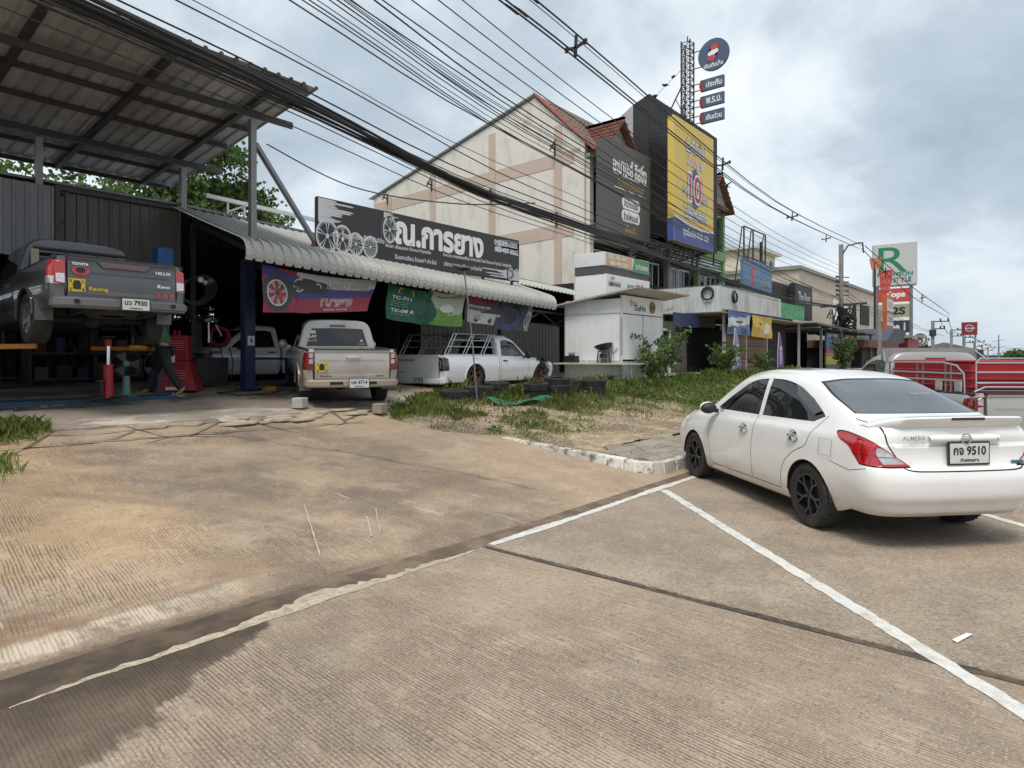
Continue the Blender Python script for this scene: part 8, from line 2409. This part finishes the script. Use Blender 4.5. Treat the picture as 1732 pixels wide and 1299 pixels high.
# broad leaved weeds in the grass
wp = []; ws_ = []
while len(wp) < 9000:
    x, y = RNG.uniform(8, 30), RNG.uniform(6.3, 10.6)
    if RNG.uniform() > float(dens(x, y)) * (.9 if x > 14 else .35): continue
    tn = RNG.uniform(0, 1); z = bz(x, y); r_ = RNG.uniform(.05, .2)
    for _ in range(22): wp.append((x + RNG.normal() * r_, y + RNG.normal() * r_, z + abs(RNG.normal()) * r_ * .8)); ws_.append(min(1, max(0, tn + RNG.normal() * .15)))
np_mesh('weeds', leaves(np.array(wp), .075, -.2, .3), 4, M_LEAF2, np.array(ws_), None, 'stuff')
# loose stones on the bank
M_STONE = mat('pale_gravel', (.42, .35, .25), .9, var=.35, scale=9)
st = MB(); sr = np.random.default_rng(3)
for k in range(2600):
    x, y = sr.uniform(7.6, 15), sr.uniform(5.7, 8.6)
    if sr.uniform() < .5 and y > 7.2: continue
    z = bz(x, y)
    if z < float(drive_z(y)): continue
    s = sr.uniform(.008, .026); p = sr.uniform(-.3, .3, (5, 3)) * s
    st.add([(x - s, y - s * .6, z), (x + s, y - s * .5, z), (x + s * .4, y + s, z), (x - s * .2, y + s * .1, z + s), (x + s * .3, y, z + s * .8)], [(0, 1, 4, 3), (1, 2, 4), (2, 0, 3, 4)])
struct('gravel', st, M_STONE, None, 'stuff', smooth=False)

# ================================================================ POLES AND WIRES
M_CONC = mat('pole_concrete', (.27, .255, .23), .9, var=.15, scale=2, dirt=(.12, .11, .10), dirt_amt=.4)
M_WIRE = mat('black_cable', (.012, .012, .013), .6, var=.1)


def cable(P, r, name, label, group, n=26):
    """hangs through the points of P"""
    C_ = curve([tuple(p) for p in P], max(3, n // (len(P) - 1))); b = MB(); b.tube(C_, r, 5)
    return tag(b.build(name, M_WIRE), label, 'cable', group)


pole = thing('utility_pole', 'tall concrete utility pole with a tangle of cables and a cross arm at half height', 'utility pole', (51.7, 11.7, .2))
b = MB(); b.prism([(51.7 + dx, 11.7 + dy, 0) for dx, dy in ((-.15, -.13), (.15, -.13), (.15, .13), (-.15, .13))], (0, 0, 9.9)); b.build('shaft', M_CONC, pole)
b = MB(); b.tube([(51.7, 11.6, 9.2), (51.9, 11.3, 9.8), (52.0, 10.6, 9.95), (52.0, 10.3, 9.9)], .06, 6); b.cyl((52, 10.35, 9.95), (52, 10.3, 9.2), .05, 6); b.build('bracket_arm', M_DKSTEEL, pole)
b = MB(); b.bar((50.9, 12.9, 5.35), (52.6, 10.2, 5.6), .16, .14); b.build('cross_arm', M_DKSTEEL, pole)
for k in range(5):
    b = MB(); b.cyl((51.3, 11.9, 6.2 + k * .33), (51.7, 11.7, 6.2 + k * .33), .05, 6); b.cyl((51.32, 11.9, 6.13 + k * .33), (51.32, 11.9, 6.29 + k * .33), .08, 8); b.cyl((51.7, 11.7, 6.2 + k * .33), (52.25, 11.3, 6.2 + k * .33), .04, 6); b.build('insulator', M_DKSTEEL, pole)
b = MB(); r2 = random.Random(2)
for k in range(46):
    a, c = [Vector((51.7 + r2.uniform(-.8, .5), 11.5 + r2.uniform(-.7, .9), r2.uniform(3.5, 5.6))) for _ in '12']; b.tube([a, (a + c) / 2 + Vector((r2.uniform(-.4, .4), r2.uniform(-.4, .4), -.5)), c], .035, 4)
for k in range(7): b.torus(rotm((.6, -.8, 0), FU, (51.2 + .1 * k, 11.1, 4.2 + r2.uniform(-.4, .6))), .42, .05, 18, 4)
b.box2((51.1, 11.2, 4.2), (51.5, 11.6, 5.2)); o = b.build('cable_tangle', M_WIRE, pole); o['kind'] = 'stuff'
b = MB(); b.prism([(54.4, 9.6, 0), (54.6, 9.6, 0), (54.6, 9.8, 0), (54.4, 9.8, 0)], (0, 0, 5.0)); b.build('shaft', M_CONC, thing('utility_pole', 'short plain concrete post just right of the tall cable pole', 'post', (54.5, 9.7, 0)))
# three spaced overhead conductors with their messenger wire
line = lambda x, dy=0: 7.2 + .104 * (x - 8.4) + dy
top = [(-14, 8.1), (-4, 7.72), (8.4, 7.8), (10.2, 7.86), (29, 8.24), (51.9, 9.5)]
for k, (dy, dz, lab) in enumerate(((.0, 0, 'lowest'), (.22, .12, 'far side'), (-.25, .16, 'near side'))):
    cable([(x, line(x, dy - (1.2 if x > 50 else 0)), z + dz) for x, z in top], .018, 'overhead_cable', 'thick overhead cable of the spaced trio crossing the sky, the %s one' % lab, 'overhead cable trio')
cable([(x, line(x, -.02 - (1.2 if x > 50 else 0)), z + .30) for x, z in top], .009, 'overhead_cable', 'thin messenger wire above the spaced overhead cable trio', 'overhead cable trio')
for k, x in enumerate((11.0, 21.5, 33.5, 44.5)):
    z = float(np.interp(x, [a for a, _ in top], [c for _, c in top])); y = line(x)
    b = MB(); b.bar((x, y - .02, z + .36), (x, y, z - .08), .05); b.bar((x, y, z + .10), (x, y + .24, z + .14), .05); b.bar((x, y, z + .10), (x, y - .27, z + .18), .05)
    for p in ((0, .0), (.22, .12), (-.25, .16)): b.cyl((x, y + p[0], z + p[1] - .05), (x, y + p[0], z + p[1] + .05), .04, 6)
    tag(b.build('cable_spacer', M_BLACK), ('dark star shaped cable spacer high in the middle of the sky', 'cable spacer in front of the yellow billboard', 'cable spacer right of the yellow billboard', 'cable spacer just left of the tall utility pole')[k], 'cable spacer', 'cable spacers')
for i, P in enumerate(([(52, 10.4, 9.5), (62, 9.0, 7.0), (75, 8.5, 6.2), (95, 9.5, 6.6)], [(52, 10.2, 9.7), (62, 8.7, 7.5), (75, 8.2, 6.6), (95, 9.3, 6.9)])):
    cable(P, .03, 'overhead_cable', ('lower', 'upper')[i] + ' overhead cable running on beyond the tall utility pole', 'overhead cables beyond the pole')
for k, (x, y, z) in enumerate(((57, 9.75, 8.25), (68, 8.75, 6.95))):
    b = MB(); b.bar((x, y, z - .35), (x, y, z + .35), .08); b.bar((x, y - .3, z + .1), (x, y + .2, z), .07); tag(b.build('cable_spacer', M_BLACK), ('first', 'second')[k] + ' cable spacer beyond the tall utility pole', 'cable spacer', 'cable spacers')
# sagging bundle of telephone and data cables along the shop fronts
low = [(-12, 5.3), (-5, 4.95), (1.75, 4.68), (4.4, 4.57), (7.6, 4.34), (11.7, 4.34), (20, 4.30), (34, 4.5), (51.5, 5.3)]
rw = random.Random(11)
for k in range(9):
    oy, oz = rw.uniform(-.07, .07), rw.uniform(-.055, .055); sp_ = rw.uniform(-.1, .55)
    cable([(x, line(x, oy + .05 * math.sin(x * .7 + k)), z + oz + sp_ * max(0, 1 - (x + 12) / 20) + .03 * math.sin(x * .5 + k * 2)) for x, z in low], rw.choice((.014, .019, .026)), 'bundled_cable', 'black cable strand in the thick sagging bundle that crosses the workshop front', 'cables of the thick sagging bundle', 40)
for k in range(16):
    oy, oz = rw.uniform(-.6, .7), rw.uniform(.12, 1.75); sg = rw.uniform(-.12, .12)
    cable([(x, line(x, oy * (1 - max(0, x) / 60)), z + oz * (1 - .55 * max(0, x) / 51) + sg * math.sin((x + 12) / 63 * math.pi) - .1) for x, z in low], rw.choice((.006, .008, .011)), 'telephone_cable', 'thin black telephone cable loosely strung above the thick bundle', 'thin telephone cables', 30)
for k in range(4):
    oy, oz = rw.uniform(-.3, .4), -rw.uniform(.08, .3)
    cable([(x, line(x, oy), z + oz * math.sin(min(1, max(0, (x + 12) / 63)) * math.pi)) for x, z in low], .007, 'telephone_cable', 'thin black cable drooping just below the thick bundle', 'drooping thin cables', 30)
hi = [(-12, 7.6), (-4, 6.9), (6, 6.25), (14, 6.0), (26, 6.05), (38, 6.5), (51.3, 7.2)]
for k in range(5):
    cable([(x, line(x, .1), z - .05 + k * .30) for x, z in hi], .010, 'power_cable', 'single bare power line number %s counted from the lowest on the insulator row' % ('one', 'two', 'three', 'four', 'five')[k], 'power lines on the insulator row', 30)
cable([(6.3, 11.2, 5.6), (7.2, 9.8, 4.75), (8.4, 8.4, 4.45), (9.5, 7.35, 4.5)], .012, 'drop_cable', 'looping drop cable from the canopy edge to the cable bundle', None)
for i, (x1, z1) in enumerate(((60, 5.2), (70, 4.3), (80, 3.9), (90, 5.0))):
    cable([(51.8, 11.4, 6.5 - .3 * i), (58, 11 - i * .2, 5.7 - .3 * i), (x1 + 10, 10.5, 5.2 - .25 * i)], .02, 'telephone_cable', ('uppermost', 'second', 'third', 'lowest')[i] + ' thin wire leaving the tall pole to the right', 'wires right of the tall pole')

# ================================================================ FAR SIGNS AND POLES
MS = (0, -1, 0)
rob = thing('pylon_sign', 'big white pylon sign with a green R and coloured shop panels beneath', 'pylon sign', (115, 18, 0))
x = 115.0
b = MB(); b.box2((x, 15.5, 12.7), (x + .9, 21.6, 19.6)); b.build('main_board', mat('pale_grey_board', (.50, .51, .52), .6, var=.04), rob, bevel=.25)
lettering(rob, 'R', (x - .02, 18.7, 16.9), MS, FU, 3.9, 3.9, mat('sign_green', (.01, .20, .085), .5), .0)
lettering(rob, 'ROBINSON', (x - .02, 18.4, 14.6), MS, FU, 4.8, .65, MATS['sign_green'], .03)
for s, y, m in (('LIFE', 19.5, MATS['sign_green']), ('ST', 18.2, MATS['green_panel']), ('Y', 17.4, M_REDV), ('LE', 16.6, MATS['teal_badge'])): lettering(rob, s, (x - .02, y, 13.7), MS, FU, 1.5 if s == 'LIFE' else .8, .8, m, .05)
for y in (16.3, 20.9):
    b = MB(); b.box2((x + .3, y - .22, 0), (x + .7, y + .22, 12.7)); b.build('post', M_STEEL, rob)
for s, z0, z1, m, mt in (('Tops', 10.3, 12.4, M_REDV, M_WHITE), ('B2S', 7.9, 9.9, mat('khaki_panel', (.34, .32, .22), .6), M_BLACK), ('The 1', 5.5, 7.4, mat('navy_panel', (.02, .03, .05), .6), M_LGRY), ('FOOD', 3.0, 5.0, mat('brown_panel', (.16, .05, .035), .6), M_YBAN)):
    b = MB(); b.box2((x + .1, 16.5, z0), (x + .4, 20.7, z1)); o = b.build('shop_panel', m, rob); lettering(o, s, (x + .08, 18.4, (z0 + z1) / 2), MS, FU, 2.8, 1.2, mt, .04)
    b = MB(); b.box2((x + .12, 16.5, z0 - .35), (x + .3, 20.7, z0 - .05)); b.build('light_strip', M_WHITE, rob)
op = thing('pylon_sign', 'narrow orange pylon sign with white text panels', 'pylon sign', (73.5, 12.8, 0))
b = MB(); b.box2((72.0, 12.2, 0), (75.4, 12.6, 7.8)); b.build('body', mat('pylon_orange', (.46, .12, .045), .5, var=.06), op)
for k in range(4):
    b = MB(); b.box2((72.15, 12.14, 1.9 + k * 1.45), (75.0, 12.2, 3.05 + k * 1.45)); o = b.build('text_panel', M_LGRY, op); lettering(o, ('24 HR', 'CASH', 'PAWN', 'GOLD')[k], (73.5, 12.13, 2.48 + k * 1.45), FR, FU, 2.1, .65, M_GRYP, .03)
dq = thing('street_sign', 'pair of stacked red street signs on a pole before the white pylon sign', 'sign', (76, 12.4, 0))
b = MB(); b.cyl((76, 14.0, 0), (76, 14.0, 11.6), .12, 8); b.build('pole', M_DKSTEEL, dq)
b = MB(); b.prism([(75.9, 14.3, 10.9), (75.9, 13.5, 10.9), (75.9, 13.3, 12.0), (75.9, 14.5, 12.0)], (.15, 0, 0)); b.build('lamp_panel', mat('coral_panel', (.50, .16, .10), .6), dq)
b = MB(); b.prism([(76.3, 13.5, 8.3), (76.3, 12.75, 8.3), (76.3, 12.4, 10.7), (76.3, 13.65, 10.7)], (.2, 0, 0)); b.build('sign_panel', M_REDV, dq)
for k in range(3): lettering(dq, 'SALE', (76.27, 13.05, 8.8 + k * .7), MS, FU, .9, .35, mat('coral_text', (.55, .2, .16), .6), .03)
cs = thing('round_sign', 'round white coffee shop sign with a dark emblem standing low beside the pylon', 'sign', (95, 12.4, 0))
b = MB(); b.cyl((95, 12.45, 3.9), (95.3, 12.45, 3.9), .85, 30); o = b.build('disc', M_LGRY, cs); b = MB(); b.torus(rotm(MS, FU, (94.98, 12.45, 3.9)), .68, .07, 28, 5); b.torus(rotm(MS, FU, (94.98, 12.45, 3.75)), .25, .08, 20, 5); b.prism([(94.96, 12.85, 4.05), (94.96, 12.05, 4.05), (94.96, 12.2, 4.4), (94.96, 12.7, 4.4)], (.03, 0, 0)); b.build('emblem', mat('cocoa_print', (.12, .06, .05), .6), o)
b = MB(); b.cyl((95.15, 12.45, 0), (95.15, 12.45, 3.1), .1, 8); b.build('post', M_DKSTEEL, cs)
ns = thing('dealer_sign', 'square maroon sign with a ring and bar on two posts far down the street', 'sign', (128, 9.8, 0))
b = MB(); b.box2((128, 8.9, 5.3), (128.5, 11.0, 7.4)); o = b.build('board', mat('maroon_board', (.22, .025, .035), .5), ns); b = MB(); b.torus(rotm(MS, FU, (127.98, 9.95, 6.4)), .5, .06, 28, 5); b.box((127.98, 9.95, 6.4), (.06, 1.5, .13)); b.build('emblem', M_LGRY, o)
for y in (9.2, 10.8):
    b = MB(); b.cyl((128.2, y, 0), (128.2, y, 5.3), .1, 8); b.build('post', M_STEEL, ns)
for k, (x, y, H_, lab) in enumerate(((95, 11.1, 6.2, 'with two bracket arms and a transformer'), (118, 11.4, 5.9, 'left of the maroon sign'), (135, 11.2, 5.2, 'behind the right post of the maroon sign'), (160, 11.6, 4.9, 'fourth in the receding row'), (190, 12.3, 4.7, 'fifth in the receding row'), (230, 13.5, 4.7, 'farthest in the receding row'))):
    t = thing('utility_pole', 'distant concrete utility pole %s' % lab, 'utility pole', (x, y, 0), 0, 'utility poles receding down the street')
    b = MB(); b.box2((x - .17, y - .17, 0), (x + .17, y + .17, H_)); b.build('shaft', M_CONC, t)
    for j in range(2):
        b = MB(); z = H_ - .1 - .9 * j; b.bar((x, y, z), (x, y - 1.7 + .4 * j, z), .12); b.cyl((x, y - 1.6 + .4 * j, z), (x, y - 1.6 + .4 * j, z + .35), .09, 6); b.cyl((x, y - .8, z), (x, y - .8, z + .35), .09, 6); b.build('bracket_arm', M_DKSTEEL, t)
    if k == 0:
        b = MB(); b.cyl((x, y, 4.3), (x, y, 5.1), .38, 12); b.build('transformer', M_DKSTEEL, t)
for i in range(2):
    cable([(95, 9.5 + i * .8, 6.6 - i * .5), (107, 10.2 + i * .5, 5.4 - i * .4), (118, 10.2 + i * .5, 5.9 - i * .5), (127, 10.2, 4.9), (135, 10 + i * .4, 5.2), (160, 10.6, 4.8), (230, 12.6, 4.6)], .035, 'overhead_cable', ('upper', 'lower')[i] + ' far overhead cable linking the receding poles', 'far overhead cables')
tw = thing('transmission_tower', 'slender transmission mast with paired cross arms on the far horizon', 'pylon', (240, 11.5, 0))
b = MB(); b.cyl((240, 11.5, 0), (240, 11.5, 8.4), .28, 8, .12); b.build('mast', M_STEEL, tw)
for z in (6.6, 4.6, 2.8):
    b = MB(); b.bar((240, 10.0, z + .3), (240, 11.5, z + .1), .14); b.bar((240, 13, z - .2), (240, 11.5, z + .1), .14); b.build('cross_arm', M_STEEL, tw)
for i, z in enumerate((3.0, 2.5, 4.4)):
    cable([(240, 10, z), (235, -10, z - .35), (230, -40, z - .1)], .05, 'overhead_cable', ('middle', 'lowest', 'highest')[i] + ' transmission line leaving the far mast to the right', 'transmission lines')
# low tree belt and roofs that close the street
for k, (x, y, h, w_, lab) in enumerate(((100, 15, 4.2, 3.0, 'dark green tree behind the round white sign'), (96, 20, 4.6, 3.2, 'dark green tree under the white pylon sign'), (150, 16, 3.4, 5, 'distant dark tree in front of the receding poles'), (300, -30, 3.6, 9, 'far low tree clump on the right horizon'), (300, -75, 3.9, 10, 'farthest tree clump at the right edge of the horizon'), (310, 5, 3.6, 9, 'far tree clump below the slender mast'))):
    tree('roadside_tree', x, y, 0, h, [(x, y - w_ * .5, h * .62, w_ * .55, h * .35), (x, y + w_ * .4, h * .66, w_ * .6, h * .36), (x, y, h * .75, w_ * .45, h * .3)], lab, 2600, .5 + w_ * .05)
b = MB(); b.prism([(330, -300, 0), (330, 60, 0), (330, 60, 3.4), (330, 20, 2.6), (330, -20, 3.3), (330, -80, 2.7), (330, -140, 3.8), (330, -220, 2.9), (330, -300, 3.4)], (20, 0, 0)); struct('far_treeline', b, mat('far_foliage', (.045, .062, .04), .95, var=.4, scale=.3))
for k, (x, y, w_, h, c) in enumerate(((120, 12.5, 6, 3.0, (.20, .19, .18)), (135, 13, 8, 2.9, (.10, .055, .05)), (165, -14, 14, 3.2, (.55, .55, .53)), (185, -40, 22, 3.0, (.40, .25, .2)))):
    t = thing('far_shop', 'low distant %s' % ('shed with a grey pitched roof left of the maroon sign', 'dark red shop behind the maroon sign posts', 'white shop front across the road at the far right', 'reddish shop row across the road at the far right')[k], 'shop', (x, y, 0))
    b = MB(); b.box2((x, y - w_ / 2, 0), (x + 8, y + w_ / 2, h)); b.build('wall', mat('far_wall_%d' % k, c, .85, var=.15, scale=.5), t)
    b = MB(); b.prism([(x - .5, y - w_ / 2 - .5, h), (x - .5, y + w_ / 2 + .5, h), (x - .5, y, h + 1.0)], (9, 0, 0)); b.build('roof', mat('far_roof', (.20, .19, .18), .8), t)
    for j in range(3):
        b = MB(); yy = y - w_ / 2 + w_ * (j + .5) / 3; b.box2((x - .05, yy - w_ / 9, .3), (x, yy + w_ / 9, h * .7)); b.build('door', M_DARKOPEN, t)
